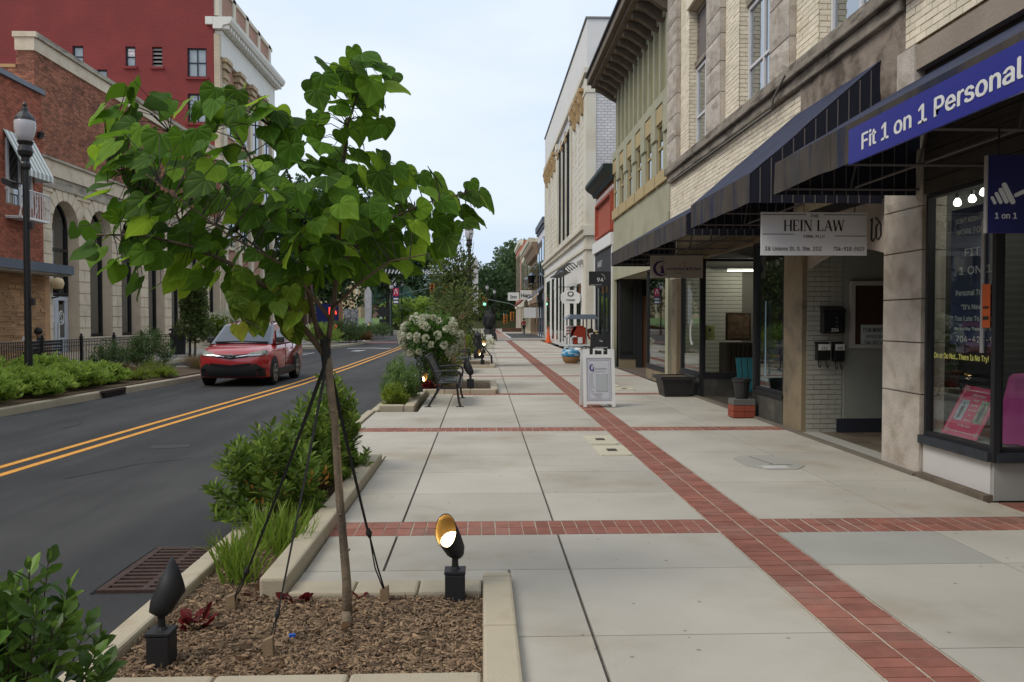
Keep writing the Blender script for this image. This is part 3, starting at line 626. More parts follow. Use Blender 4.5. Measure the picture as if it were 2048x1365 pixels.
def double_hung(root, ax, c, u0, u1, z0, z1, m=None, g=None, split=.5, sgn=-1, t=.05, mull=0, name='window'):
    """window: frame with sub-parts pane; c is the outer frame face"""
    m = m or winw; g = g or upglass; mb = MB(); d = .07
    def B(a, b, za, zb, dd=0, th=d):
        lo, hi = sorted((c-sgn*dd, c-sgn*(dd+th)));
        return (lo, hi, a, b, za, zb) if ax == 'x' else (a, b, lo, hi, za, zb)
    mb.box(*B(u0, u0+t, z0, z1)).box(*B(u1-t, u1, z0, z1)).box(*B(u0+t, u1-t, z1-t, z1)).box(*B(u0+t, u1-t, z0, z0+t))
    zs = z0+(z1-z0)*split; mb.box(*B(u0+t, u1-t, zs-.025, zs+.025, .003))
    cols = mull+1; wd = (u1-u0-2*t)/cols
    for k in range(1, cols): u = u0+t+wd*k; mb.box(*B(u-.03, u+.03, z0+t, zs-.026, .004)).box(*B(u-.03, u+.03, zs+.026, z1-t, .004))
    f_ = mb.build(name, m, root, fix=False)
    for k in range(cols):
        for za, zb in ((z0+t, zs), (zs, z1-t)):
            q = B(u0+t+wd*k+.005, u0+t+wd*(k+1)-.005, za+.005, zb-.005, .035, .006); MB().box(*q).build('pane', g, f_, fix=False)
    return f_
# ---------------------------------------------------------------- law firm / kitchen building (cream painted brick)
A_ = thing('brick_building', 'cream painted brick building with grey stone piers above the navy awnings', 'building', (4.5, 14, 0))
ops = [(9.25, 11.0, 5.2, 8.3), (12.85, 14.45, 5.2, 8.3), (16.5, 17.95, 5.2, 8.3)]
wall_with_holes(MB(), 'x', 4.512, 4.95, 8.6, 19.72, 3.1, 10.6, ops).build('wall', ymortar, A_, fix=False)
brickwork(A_, 'x', 4.51, -1, 11.52, 19.7, 4.02, 4.84, ybrick, n_ind=150, near=lambda q: q[0])
ops2 = ops+[(8.6, 9.25, 3, 11), (11.78, 12.66, 3, 11), (15.24, 16.28, 3, 11), (18.7, 19.7, 3, 11)]
brickwork(A_, 'x', 4.51, -1, 8.6, 19.7, 5.24, 10.5, ybrick, ops=ops2, n_ind=150, near=lambda q: q[0]+q[2])
# jamb bricks of the openings face the camera
for (a, b, za, zb) in ops: brickwork(A_, 'y', b+.001, -1, 4.52, 4.70, za+.02, zb, ybrick, n_ind=0, namep='jamb')
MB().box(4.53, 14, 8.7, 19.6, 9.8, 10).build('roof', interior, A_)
for i, (a, b) in enumerate(((11.8, 12.64), (15.26, 16.26), (18.72, 19.69))):
    z = 5.22; k = 0
    while z < 10.2:
        hgt = .46+.16*((k*7+i*3) % 4)/3
        rock(4.40, 4.53, a, b, z, z+hgt-.012, .035, seed=i*17+k).build('granite_block', granite, A_); z += hgt; k += 1
for k in range(6): y0_ = 8.62+k*1.85; MB().box(4.34, 4.62, y0_+.004, min(19.7, y0_+1.85)-.004, 5.02, 5.2).box(4.41, 4.6, y0_+.006, min(19.7, y0_+1.85)-.006, 4.86, 5.02).build('ledge_stone', ledgem, A_, bev=.02)
mb = MB(); n1, n2 = 22, 8
for i in range(n1+1):
    for j in range(n2+1):
        y_ = 8.6+2.92*i/n1; z_ = 3.95+.93*j/n2; mb.v.append((4.47-.03*mnoise.noise(Vector((0, y_*2.2, z_*2.2))), y_, z_))
for i in range(n1):
    for j in range(n2): a = i*(n2+1)+j; mb.f.append((a, a+1, a+n2+2, a+n2+1)); mb.fm.append(0)
mb.build('stucco_patch', stucco, A_, smooth=True)
for (a, b, za, zb) in ops:
    double_hung(A_, 'x', 4.66, a+.02, b-.02, 5.22, 7.05, mull=1, t=.06, split=.42)
    f_ = MB().box(4.62, 4.72, a+.02, b-.02, 7.07, 7.17).box(4.66, 4.72, a+.02, a+.1, 7.17, 8.28).box(4.66, 4.72, b-.1, b-.02, 7.17, 8.28).box(4.66, 4.72, a+.1, b-.1, 8.2, 8.28).build('transom_frame', ledgem, A_)
    MB().box(4.69, 4.7, a+.1, b-.1, 7.17, 8.2).build('pane', mat('transom_board', (.17, .15, .14)), f_)
    MB().box(4.56, 4.9, a+.02, b-.02, 5.205, 5.225).build('sill', ledgem, A_)
    MB().box(5.1, 5.12, a-.3, b+.3, 5, 8.5).build('blind', mat('blind_green', (.07, .12, .08)), A_)
    MB().box(4.44, 4.56, a-.05, b+.05, 8.32, 8.6).box(4.48, 4.56, a-.0, b+.0, 8.66, 8.85).build('lintel_moulding', ybrick, A_)
MB().tube([(4.38, 11.9, 5.24), (4.33, 11.75, 5.1), (4.36, 12.3, 4.92), (4.40, 12.5, 4.8), (4.43, 16, 4.83), (4.43, 19.5, 4.84)], .016, 5).build('cable', mat('cable_grey', (.2, .19, .17)), A_)
# street level: granite pier, entry recess, tan piers
for k, (za, zb) in enumerate(((-.05, .83), (.84, 1.36), (1.37, 1.81), (1.82, 2.31), (2.32, 2.76), (2.77, 3.35))):
    b_ = rock(4.46, 4.72, 8.26, 9.06, za, zb, .012 if k else .006, seed=k+3, nx=7); b_.build('granite_block', granite, A_)
MB().box(4.49, 4.9, 11.45, 12.15, 0, 2.62).build('pier', tanpaint, A_)
MB().box(4.485, 4.9, 11.44, 12.16, 2.62, 3.2).build('pier_head', ymortar, A_)
MB().box(4.49, 4.9, 18.95, 19.5, 0, 2.55).build('pier', tanpaint, A_)
MB().box(4.47, 4.9, 18.93, 19.52, 2.55, 3.2).build('pier_head', ybrick, A_)
brickwork(A_, 'y', 11.448, -1, 4.56, 5.06, .0, 2.6, mat('brick_grey_painted', (.36, .36, .31), rough=.75, rnd=.05, var=.08, bump=.3), n_ind=90, bl=.2, bh=.06, g=.009, proud=.006, jit=.0015)
MB().box(4.53, 5.08, 11.452, 11.6, 0, 2.7).build('recess_wall', mat('mortar_grey_painted', (.27, .27, .23)), A_)
MB().box(5.081, 8.2, 11.42, 11.6, 0, 3.2).build('recess_wall', mat('plaster_grey', (.28, .29, .26), var=.06), A_)
MB().box(4.98, 7.8, 11.40, 11.419, 0.0, .21).build('skirting', mat('skirting_blueblack', (.025, .028, .04)), A_)
MB().box(7.8, 8, 8.9, 11.4, 0, 3.2).box(4.95, 7.8, 8.85, 9.0, 0, 3.2).build('recess_wall', intwall, A_)
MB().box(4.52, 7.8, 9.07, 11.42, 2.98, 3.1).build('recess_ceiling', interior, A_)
til = mat('entry_tile', (.13, .105, .075), rough=.6, rnd=.25)
for i in range(8):
    for j in range(11):
        MB().box(4.75+i*.3, 4.745+i*.3+.293, 9.08+j*.215, 9.08+j*.215+.208, -.1, .012).build('floor_tile', til, A_, fix=False)
MB().box(4.42, 4.74, 9.07, 11.44, -.1, .022).build('threshold', newcrete, A_, bev=.01)
MB().box(4.40, 4.47, 8.27, 19.5, -.1, .03).build('threshold_edge', mat('edge_dark', (.16, .14, .11)), A_)
# arched transom panel with old lettering
ap = []; n_ = 14
for i in range(n_+1): t_ = i/n_; ap.append((9.075+2.36*t_, 2.48-.16*(2*t_-1)**2))
pan = MB().prism(ap+[(11.435, 3.0), (9.075, 3.0)], 'x', 4.56, 4.62).build('transom_panel', mat('transom_cream', (.36, .31, .27), var=.1), A_)
gl_ = MB()
def bl(y, pts, w=.045):   # black-letter strokes, y decreasing to the right as seen from the street
    for (a0, z0_), (a1, z1_) in zip(pts, pts[1:]): gl_.hexa([(4.552, y-a0, z0_), (4.552, y-a0-w, z0_-.0), (4.559, y-a0-w, z0_), (4.559, y-a0, z0_)], [(4.552, y-a1, z1_), (4.552, y-a1-w, z1_), (4.559, y-a1-w, z1_), (4.559, y-a1, z1_)])
for yy, strokes in ((9.56, [[(0, 2.62), (.02, 2.97), (-.03, 2.93)], [(0, 2.62), (.06, 2.59), (.09, 2.64)]]),
                    (9.44, [[(0, 2.64), (0, 2.82), (.05, 2.86)], [(0, 2.64), (.07, 2.60), (.14, 2.66)], [(.14, 2.66), (.14, 2.84), (-.02, 2.97)]]),
                    (9.22, [[(0, 2.62), (.01, 2.86), (-.03, 2.83)], [(0, 2.62), (.06, 2.59), (.09, 2.64)], [(.0, 2.92), (.03, 2.96)]])):
    for st_ in strokes: bl(yy, [(a_*.8, 2.52+(z_-2.6)*.72) for a_, z_ in st_], .032)
gl_.build('lettering', letb, A_)
# mailboxes, notice board
def mailbox(x0, x1, z0, z1, lb, num, ns, hooks, plate=None):
    t = thing('mailbox', lb, 'mailbox', ((x0+x1)/2, 11.42, z0), 'mailboxes on the entry wall')
    d = .10 if hooks else .13
    MB().prism([(11.43, z0+.01), (11.43-d*.8, z0), (11.43-d, z0+.03), (11.43-d, z1-.05), (11.43, z1-.01)], 'x', x0+.008, x1-.008).build('body', blackm, t, bev=.006)
    MB().prism([(11.435, z1), (11.43-d*1.02, z1-.05), (11.43-d*1.08, z1-.085), (11.43-d*1.05, z1-.09), (11.435, z1-.015)], 'x', x0, x1).build('lid', blackm, t)
    if plate: MB().box(x0+.015, x1-.015, 11.43-d*1.09-.004, 11.43-d*1.08, z1-.115, z1-.03).build('number_plate', letw, t)
    text(num, ns, ((x0+x1)/2, 11.43-d*1.09-.005, (z1-.105 if plate else z0+.03)), FRONT, letb if plate else letw, t, align='CENTER', sx=.85, bold=.002)
    if hooks:
        mb = MB()
        for x in (x0+.045, x1-.045): mb.tube([(x, 11.40, z0+.02), (x, 11.38, z0-.07), (x, 11.35, z0-.10), (x, 11.32, z0-.09), (x, 11.315, z0-.055)], .007, 5)
        mb.build('newspaper_hook', blackm, t)
    else:
        mb = MB()
        for k in range(3): mb.lathe([(.0, -.006), (.013, -.004), (.013, .004), (0, .006)], (x0+.19, 11.43-d-.004, z0+.11+k*.055), 8)
        mb.build('button', mat('button_grey', (.25, .25, .25)), t)
mailbox(4.73, 5.05, 1.405, 1.79, 'large black mailbox numbered 204 on the grey brick wall', '204', .095, False)
mailbox(4.66, 4.86, 1.03, 1.29, 'small black mailbox with plate 212 below the large one', '212', .075, True, 1)
mailbox(4.90, 5.06, 1.01, 1.29, 'small black mailbox with plate 200, right of the other small one', '200', .075, True, 1)
t = thing('notice_board', 'white framed brown notice board on the grey entry wall', 'notice board', (5.6, 11.42, 1.2))
MB().box(5.2, 6.1, 11.385, 11.40, 1.25, 2.09).build('cork_panel', mat('cork_brown', (.05, .022, .014)), t)
MB().box(5.15, 5.21, 11.36, 11.418, 1.2, 2.14).box(6.09, 6.15, 11.36, 11.418, 1.2, 2.14).box(5.211, 6.089, 11.36, 11.418, 2.08, 2.14).box(5.211, 6.089, 11.36, 11.418, 1.2, 1.255).build('frame', mat('board_frame', (.42, .41, .38)), t)
t = thing('rent_sign', 'white FOR RENT office space sheet in the lower corner of the notice board', 'sign', (5.6, 11.38, 1.26))
MB().box(5.30, 5.95, 11.375, 11.384, 1.258, 1.53).build('sheet', mat('sheet_pale', (.42, .47, .46)), t)
text('FOR RENT', .105, (5.33, 11.373, 1.43), FRONT, letb, t, sx=.8, bold=.002); text('OFFICE SPACE', .075, (5.37, 11.373, 1.345), FRONT, letb, t, sx=.8, bold=.001); text('704-287-6', .085, (5.34, 11.373, 1.265), FRONT, letb, t, sx=.8, bold=.001)
# kitchen shop front
MB().box(4.47, 4.6, 12.16, 18.95, 2.86, 3.15).build('sign_board', mat('weathered_board', (.22, .17, .11), col2=(.10, .075, .05), c2scale=3, streak=(1, .3, 4), c2amt=(.4, .65)), A_)
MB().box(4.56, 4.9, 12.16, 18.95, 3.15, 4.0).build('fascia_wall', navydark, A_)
def shopwin(root, ax, c, u0, u1, z0, z1, fm=blackm2, sgn=-1, t=.05, gm=shopglass, base=None, mulls=()):
    mb = MB()
    def B(a, b, za, zb, d0=0, th=.08):
        lo, hi = sorted((c-sgn*d0, c-sgn*(d0+th))); return (lo, hi, a, b, za, zb) if ax == 'x' else (a, b, lo, hi, za, zb)
    mb.box(*B(u0, u0+t, z0, z1)).box(*B(u1-t, u1, z0, z1)).box(*B(u0+t, u1-t, z1-t, z1)).box(*B(u0+t, u1-t, z0, z0+t))
    for u in mulls: mb.box(*B(u-.02, u+.02, z0+t, z1-t, .003))
    f_ = mb.build('window', fm, root, fix=False)
    us = [u0+t, *mulls, u1-t]
    for a, b in zip(us, us[1:]): MB().box(*B(a+.003, b-.003, z0+t, z1-t, .04, .008)).build('pane', gm, f_, fix=False)
    if base:
        MB().box(*B(u0, u1, 0.0, z0-.002, -.01, .12)).build('stall_riser', base, root)
        MB().box(*B(u0, u1, z0-.06, z0+.002, -.03, .1)).build('sill', fm, root)
    return f_
shopwin(A_, 'x', 4.5, 12.17, 13.5, .46, 2.86, base=darkbase)
shopwin(A_, 'x', 4.5, 16.92, 18.6, .46, 2.86, base=darkbase)
shopwin(A_, 'y', 16.9, 4.56, 5.75, .46, 2.86, base=darkbase)
MB().box(4.49, 4.56, 16.88, 16.95, 0, 2.86).box(4.49, 4.56, 13.5, 13.56, 0, 2.86).build('corner_post', blackm2, A_)
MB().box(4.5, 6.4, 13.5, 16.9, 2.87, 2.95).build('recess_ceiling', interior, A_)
MB().box(4.5, 6.4, 13.56, 16.88, -.1, .006).build('recess_floor', mat('entry_brown', (.12, .09, .07)), A_)
MB().box(5.76, 6.4, 16.9, 16.96, 0, 2.9).build('door', mat('door_dark', (.03, .03, .03)), A_)
# kitchen interior
slat = mat('slatwall', (.42, .40, .34), rough=.6, var=.05)
for k in range(26): MB().box(4.7, 6.0, 18.9, 18.93, .4+k*.092, .4+k*.092+.08).build('wall_slat', slat, A_, fix=False)
MB().box(4.62, 9, 18.94, 19, 0, 3.1).box(9, 9.1, 12, 19, 0, 3.1).box(6.6, 9, 11.62, 11.7, 0, 3.1).build('inner_wall', intwall, A_)
MB().box(4.62, 9, 12.2, 18.9, .0, .02).box(4.62, 9, 16.99, 18.9, 3.1, 3.12).box(6.41, 9, 12, 16.9, 3.1, 3.12).build('inner_floor', mat('inner_floor', (.06, .05, .04)), A_)
MB().box(4.62, 5.9, 17.0, 18.8, .3, .42).build('display_platform', mat('platform_tan', (.22, .17, .11), var=.3, scale=9), A_)
for k, (x, z) in enumerate(((5.45, 2.86), (6.4, 2.8), (7.5, 2.76), (5.9, 2.7))):
    t = thing('ceiling_light', 'lit white tube light on the kitchen shop ceiling, '+('nearest the window', 'second from the window', 'farthest inside', 'lowest of the four')[k], 'ceiling light', (x, 18.2, z), 'shop ceiling tubes')
    MB().box(x-.35, x+.35, 17.6+k*.3, 17.66+k*.3, z, z+.02).build('tube', emis('tube_light', (1, .95, .85), 5), t); MB().box(x-.37, x+.37, 17.58+k*.3, 17.68+k*.3, z+.021, z+.06).build('housing', white, t)
t = thing('notice_sheet', 'yellow notice sheet taped inside the kitchen shop window', 'notice', (4.8, 16.93, 1.3))
MB().box(4.62, 4.82, 16.975, 16.985, 1.18, 1.48).build('paper', mat('paper_yellow', (.62, .55, .2)), t); MB().box(4.7, 4.74, 16.97, 16.974, 1.36, 1.42).box(4.66, 4.79, 16.97, 16.974, 1.28, 1.285).box(4.66, 4.79, 16.97, 16.974, 1.25, 1.255).build('print', letb, t)
t = thing('framed_poster', 'brown picture leaning inside the kitchen shop behind the slatted wall', 'poster', (5.6, 17.9, .9)); MB().box(5.3, 5.85, 17.8, 17.83, 1.15, 1.75).build('frame', mat('frame_brown', (.07, .045, .03)), t); MB().box(5.34, 5.81, 17.79, 17.799, 1.19, 1.71).build('picture', mat('picture_brown', (.2, .12, .07), var=.6, scale=12), t)
t = thing('cabinet', 'dark striped wood cabinet inside the kitchen shop', 'cabinet', (5.6, 18, .42)); MB().box(5.3, 5.9, 17.7, 18.3, .425, 1.1).build('body', mat('cabinet_wood', (.05, .035, .025)), t)
for k in range(6): MB().box(5.31+k*.1, 5.38+k*.1, 17.68, 17.699, .45, 1.08).build('board', mat('cabinet_board', (.07, .05, .035)), t)
MB().box(4.505, 4.515, 12.98, 13.01, .7, 1.9).build('door_tape', mat('tape_pale_blue', (.25, .4, .5)), A_)
# painted crescent emblem in the side glass
em = MB(); pts_ = []
for i in range(25): a = rad(50+260*i/24); pts_.append((17.75+.19*math.cos(a)*-1, 1.33+.28*math.sin(a)))
inn = [(17.68+.12*math.cos(rad(50+260*i/24))*-1, 1.33+.22*math.sin(rad(50+260*i/24))) for i in range(25)]
for i in range(24): em.add([(4.535, *pts_[i]), (4.535, *pts_[i+1]), (4.535, *inn[i+1]), (4.535, *inn[i])], [(0, 1, 2, 3)])
em.build('crescent_emblem', letw, A_)
# ---------------------------------------------------------------- awnings
def awning(label, y0, y1, zt, zf, zb, xf=3.0, near=True, far=True, seams=6, tilt=0):
    t = thing('awning', label, 'awning', (4.5, (y0+y1)/2, zb), 'navy canvas awnings')
    cb = MB(); nu, nv = max(10, int((y1-y0)*5)), 9; nS = max(2, int((y1-y0)/1.25))
    for i in range(nu+1):
        for j in range(nv+1):
            u, v = i/nu, j/nv; y_ = y0+(y1-y0)*u; x_ = xf+(4.5-xf)*v; sag = .028*abs(math.sin(PI*u*nS))**.7*math.sin(PI*v)
            cb.v.append((x_, y_, zf+(zt-zf)*v-sag+.022*mnoise.noise(Vector((x_*2.2, y_*1.3, 2)))*math.sin(PI*min(1, v*1.5+.1))))
    for i in range(nu):
        for j in range(nv): a = i*(nv+1)+j; cb.f.append((a, a+1, a+nv+2, a+nv+1)); cb.fm.append(0)
    cb.build('canopy', navy, t, smooth=True)
    nS = max(2, int((y1-y0)/1.25)); f_ = MB()
    for k in range(nS):
        a = y0+(y1-y0)*k/nS; b = y0+(y1-y0)*(k+1)/nS
        vp = MB(); q = 12
        for i in range(q+1):
            u = a+.002+(b-a-.004)*i/q; w_ = .012*mnoise.noise(Vector((u*2.1, 3, 1)))
            for z_, f_ in ((zb+.012*mnoise.noise(Vector((u*1.3, 9, 4)))+.008*math.sin(PI*i/q), 1.), ((zb+zf)/2, .6), (zf, 0.)):
                vp.v += [(xf-.008+w_*f_*2, u, z_), (xf-.004+w_*f_*2, u, z_)]
        for i in range(q):
            for j in range(2): o_ = i*6+j*2; vp.f += [(o_, o_+2, o_+8, o_+6), (o_+1, o_+7, o_+9, o_+3)]; vp.fm += [0, 0]
        vp.build('valance_panel', valm, t, smooth=True)
    for yy, on in ((y0, near), (y1, far)):
        if on:
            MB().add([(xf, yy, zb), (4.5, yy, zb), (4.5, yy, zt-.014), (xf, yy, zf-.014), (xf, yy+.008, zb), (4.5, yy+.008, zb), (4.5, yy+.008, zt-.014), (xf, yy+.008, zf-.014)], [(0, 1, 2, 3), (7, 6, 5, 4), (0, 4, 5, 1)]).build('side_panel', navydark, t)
            mb = MB(); k = 0; x = xf+.1
            while x < 4.47:
                mb.box(x, x+.012, yy-.006, yy-.001, zb, zf-.02+(zt-zf)*(x-xf)/(4.5-xf)); x += .125
            mb.build('seam', seamm, t)
    mb = MB(); n = max(2, int((y1-y0)/1.2)+1)
    for k in range(n):
        yy = y0+.06+(y1-y0-.12)*k/(n-1)
        mb.tube([(xf+.04, yy, zb+.05), (4.46, yy, zb+.05)], .014, 5).tube([(xf+.04, yy, zf-.05), (4.46, yy, zt-.08)], .014, 5).tube([(3.75, yy, zb+.05), (3.9, yy, (zf+zt)/2)], .012, 5)
    mb.tube([(xf+.04, y0+.05, zb+.05), (xf+.04, y1-.05, zb+.05)], .014, 5).tube([(3.8, y0+.05, zb+.07), (3.8, y1-.05, zb+.07)], .012, 5).build('frame_tube', seamm, t)
    return t
awA = awning('navy awning with faded valance over the fitness shop window', -1.0, 8.38, 4.09, 3.2, 2.88, near=False)
awB = awning('short steep navy awning with striped side above the stair entrance', 9.17, 11.8, 4.54, 3.24, 2.91)
awC = awning('long low navy awning over the kitchen shop', 12.05, 19.1, 4.02, 3.15, 2.84)
# ---------------------------------------------------------------- signs under and on the awnings
t = thing('awning_sign', 'long blue FIT 1 ON 1 PERSONAL banner on the near awning valance', 'sign', (2.97, 4.6, 2.86))
MB().box(2.965, 2.987, 3.4, 6.62, 2.855, 3.135).build('board', mat('sign_blue', (.012, .018, .23), rough=.35, var=.05), t)
text('Fit 1 on 1 Personal', .235, (2.963, 6.40, 2.93), WEST, letw, t, bold=.008, ext=.003, fit=1.92); text('Training', .235, (2.963, 4.28, 2.93), WEST, letw, t, bold=.008, ext=.003, fit=.85)
t = thing('hanging_sign', 'white hanging HEIN LAW FIRM sign on two chains under the awning', 'sign', (3.86, 9.5, 2.35))
hx0, hx1 = 3.235, 4.485
MB().box(hx0, hx1, 9.5, 9.52, 2.35, 2.85).build('board', mat('sign_grey_white', (.64, .64, .65), rough=.55, var=.05, scale=1), t)
def serif(word, x, z, h, gap, y, root, m, wscale=1.):
    """thick and thin serif capitals"""
    mb = MB(); tk, tn, sf = h*.15, h*.045, h*.05
    def bar(ax_, az, bx, bz, w): mb.add([(x+ax_-w/2, y, z+az), (x+ax_+w/2, y, z+az), (x+bx+w/2, y, z+bz), (x+bx-w/2, y, z+bz), (x+ax_-w/2, y+.004, z+az), (x+ax_+w/2, y+.004, z+az), (x+bx+w/2, y+.004, z+bz), (x+bx-w/2, y+.004, z+bz)], [(0, 1, 2, 3), (7, 6, 5, 4), (0, 3, 7, 4), (1, 5, 6, 2)])
    def hb(a, b, c_, w=None): w = w or tn; mb.box(x+a, x+b, y, y+.004, z+c_, z+c_+w)
    for ch in word:
        W_ = {'H': .78, 'E': .62, 'I': .3, 'N': .8, 'L': .6, 'A': .78, 'W': 1.05, ' ': .35}[ch]*h*wscale
        def foot(c_, z_): hb(c_-sf*2.2, c_+sf*2.2, z_, tn*.8)
        l, r = sf*2.4, W_-sf*2.4
        if ch == 'H': bar(l, 0, l, h, tk); bar(r, 0, r, h, tk); hb(l, r, h*.47); [foot(c_, z_) for c_ in (l, r) for z_ in (0, h-tn*.8)]
        if ch == 'E': bar(l, 0, l, h, tk); hb(l, r+sf, 0); hb(l, r+sf, h-tn); hb(l, r-sf, h*.48); bar(r+sf, 0, r+sf, h*.22, tn); bar(r+sf, h*.78, r+sf, h, tn); foot(l, 0); foot(l, h-tn*.8)
        if ch == 'I': bar(W_/2, 0, W_/2, h, tk); foot(W_/2, 0); foot(W_/2, h-tn*.8)
        if ch == 'N': bar(l, 0, l, h, tn); bar(r, 0, r, h, tn); bar(l+tk*.2, h, r-tk*.2, 0, tk); foot(l, 0); foot(l, h-tn*.8); foot(r, h-tn*.8)
        if ch == 'L': bar(l, 0, l, h, tk); hb(l, r+sf, 0); bar(r+sf, 0, r+sf, h*.25, tn); foot(l, 0); foot(l, h-tn*.8)
        if ch == 'A': bar(l*.7, 0, W_/2, h, tn); bar(r+sf*.7, 0, W_/2, h, tk); hb(l+sf, r-sf, h*.32); foot(l*.7, 0); foot(r+sf*.7, 0)
        if ch == 'W': a_ = W_/4; bar(sf*1.5, h, a_, 0, tk); bar(a_, 0, W_/2, h, tn); bar(W_/2, h, 3*a_, 0, tk); bar(3*a_, 0, W_-sf*1.5, h, tn); foot(sf*1.5, h-tn*.8); foot(W_/2, h-tn*.8); foot(W_-sf*1.5, h-tn*.8)
        x += W_+gap
    mb.build('lettering', m, root, fix=True); return x
serif('HEIN LAW', 3.50, 2.632, .127, .006, 9.495, t, letb, 1.0)
text('THE', .066, (3.86, 9.497, 2.79), FRONT, letb, t, align='CENTER', fit=.10, bold=.001); text('FIRM, PLLC', .056, (3.86, 9.497, 2.555), FRONT, letb, t, align='CENTER', fit=.25, bold=.001)
text('38 Unions St. S. Ste. 202', .088, (3.275, 9.497, 2.405), FRONT, letb, t, fit=.668, bold=.0012); text('704-918-5529', .088, (4.082, 9.497, 2.405), FRONT, letb, t, fit=.369, bold=.0012)
MB().box(3.25, 3.76, 9.496, 9.5, 2.818, 2.824).box(3.97, 4.47, 9.496, 9.5, 2.818, 2.824).box(3.25, 3.62, 9.496, 9.5, 2.592, 2.598).box(4.1, 4.47, 9.496, 9.5, 2.572, 2.578).build('rule', letb, t)
MB().tube([(3.42, 9.51, 2.84), (3.42, 9.5, 2.99)], .006, 4).tube([(4.34, 9.51, 2.84), (4.34, 9.5, 2.99)], .006, 4).build('chain', blackm, t)
t = thing('hanging_sign', 'tan hanging ENCHANTED KITCHEN sign with a purple crescent under the long awning', 'sign', (3.95, 16.5, 2.45))
MB().box(3.37, 4.44, 16.5, 16.52, 2.44, 2.89).build('board', mat('sign_tan', (.40, .36, .30), var=.05), t)
purple = mat('crescent_purple', (.05, .015, .09), var=0); em = MB()
cres = [(3.58+.155*math.cos(rad(35+290*i/26)), 2.63+.155*math.sin(rad(35+290*i/26))) for i in range(27)]; cin = [(3.61+.125*math.cos(rad(40+280*i/26)), 2.635+.128*math.sin(rad(40+280*i/26))) for i in range(27)]
for i in range(26): em.add([(cres[i][0], 16.495, cres[i][1]), (cres[i+1][0], 16.495, cres[i+1][1]), (cin[i+1][0], 16.495, cin[i+1][1]), (cin[i][0], 16.495, cin[i][1])], [(0, 1, 2, 3)])
em.build('crescent', purple, t)
# cook figure within the crescent: head, dress and arm as flat print
MB().prism([(3.60, 2.53), (3.66, 2.53), (3.645, 2.60), (3.64, 2.645), (3.60, 2.64), (3.58, 2.66), (3.565, 2.65), (3.595, 2.61), (3.57, 2.53)], 'y', 16.494, 16.497).prism([(3.61+.022*math.cos(a*PI/4), 2.67+.022*math.sin(a*PI/4)) for a in range(8)], 'y', 16.494, 16.497).build('figure_print', purple, t)
text('The', .07, (3.58, 16.497, 2.815), FRONT, purple, t, sx=.8, shear=.3); text('nchanted Kitchen', .115, (3.69, 16.497, 2.60), FRONT, purple, t, fit=.70, shear=.3, bold=.002); text('& Co. Apothecary', .035, (3.86, 16.497, 2.53), FRONT, purple, t)
em = MB(); em.tube([(4.07+.10*math.cos(rad(180*i/10)), 16.497, 2.665+.09*math.sin(rad(180*i/10))) for i in range(11)], .006, 4).lathe([(0, -.012), (.014, 0), (0, .012)], (4.07, 16.497, 2.775), 6).box(4.05, 4.09, 16.495, 16.499, 2.66, 2.75).build('cloche_print', mat('print_peach', (.45, .27, .17)), t)
MB().tube([(3.62, 16.51, 2.89), (3.62, 16.51, 3.02)], .006, 4).tube([(4.3, 16.51, 2.89), (4.3, 16.51, 3.02)], .006, 4).tube([(3.3, 16.51, 3.02), (4.5, 16.51, 3.02)], .014, 5).build('bracket', blackm, t)
t = thing('hanging_sign', 'dark blue hanging sign with dumbbell emblem at the right edge', 'sign', (3.9, 5.6, 2.2))
MB().box(3.49, 4.35, 5.6, 5.63, 2.20, 2.735).build('board', mat('sign_navy', (.012, .014, .10), rough=.5, var=.05), t); MB().box(3.478, 3.489, 5.6, 5.63, 2.20, 2.735).build('edge_trim', mat('trim_grey', (.3, .28, .26)), t)
em = MB()
def capsule(x, z, a, l, w):
    ca, sa = math.cos(a), math.sin(a); pts = []
    for k in range(7): b = rad(-90+30*k); pts.append((l/2+w*math.cos(b), w*math.sin(b)))
    for k in range(7): b = rad(90+30*k); pts.append((-l/2+w*math.cos(b), w*math.sin(b)))
    em.prism([(x+u*ca-v*sa, z+u*sa+v*ca) for u, v in pts], 'y', 5.596, 5.599)
for k, (l, w) in enumerate(((.04, .011), (.065, .013), (.09, .015), (.13, .018))): capsule(3.528+k*.035, 2.425+k*.016, rad(-62), l, w)
capsule(3.75, 2.49, rad(24), .14, .014)
for k, (l, w) in enumerate(((.13, .018), (.09, .015), (.065, .013), (.04, .011))): capsule(3.86+k*.035, 2.53+k*.016, rad(-62), l, w)
em.build('dumbbell_emblem', letw, t); text('1 on 1', .078, (3.535, 5.597, 2.30), FRONT, letw, t, bold=.0015)
MB().tube([(3.57+.0, 5.615, 2.735), (3.57, 5.61, 2.93)], .006, 4).tube([(4.25, 5.615, 2.735), (4.25, 5.61, 2.93)], .006, 4).build('chain', blackm, t)
# ---------------------------------------------------------------- fitness shop building
F_ = thing('fitness_shop', 'fitness shop front with cream brick above and white panels below the window', 'building', (4.5, 6, 0))
MB().box(4.56, 4.62, -2, 8.24, 2.86, 4.12).build('fascia_backing', interior, F_)
for k in range(9):
    MB().box(4.47, 4.555, 5.2, 8.24, 2.87+k*.14, 2.87+k*.14+.132).build('siding_board', darkwood, F_)
MB().box(4.38, 4.9, 2, 8.58, 4.12, 4.36).build('stone_band', mat('band_stone', (.30, .245, .19), var=.12, bump=.5, bscale=30), F_)
MB().box(4.5, 4.56, 2, 8.6, 4.37, 4.41).build('steel_beam', mat('rust_black', (.03, .02, .016)), F_)
MB().box(4.46, 4.9, 2, 8.59, 4.44, 10.6).build('wall', ymortar, F_)
brickwork(F_, 'x', 4.455, -1, 4.4, 8.59, 4.44, 7.2, ybrick, n_ind=260, near=lambda q: -q[0]+q[2]*2)
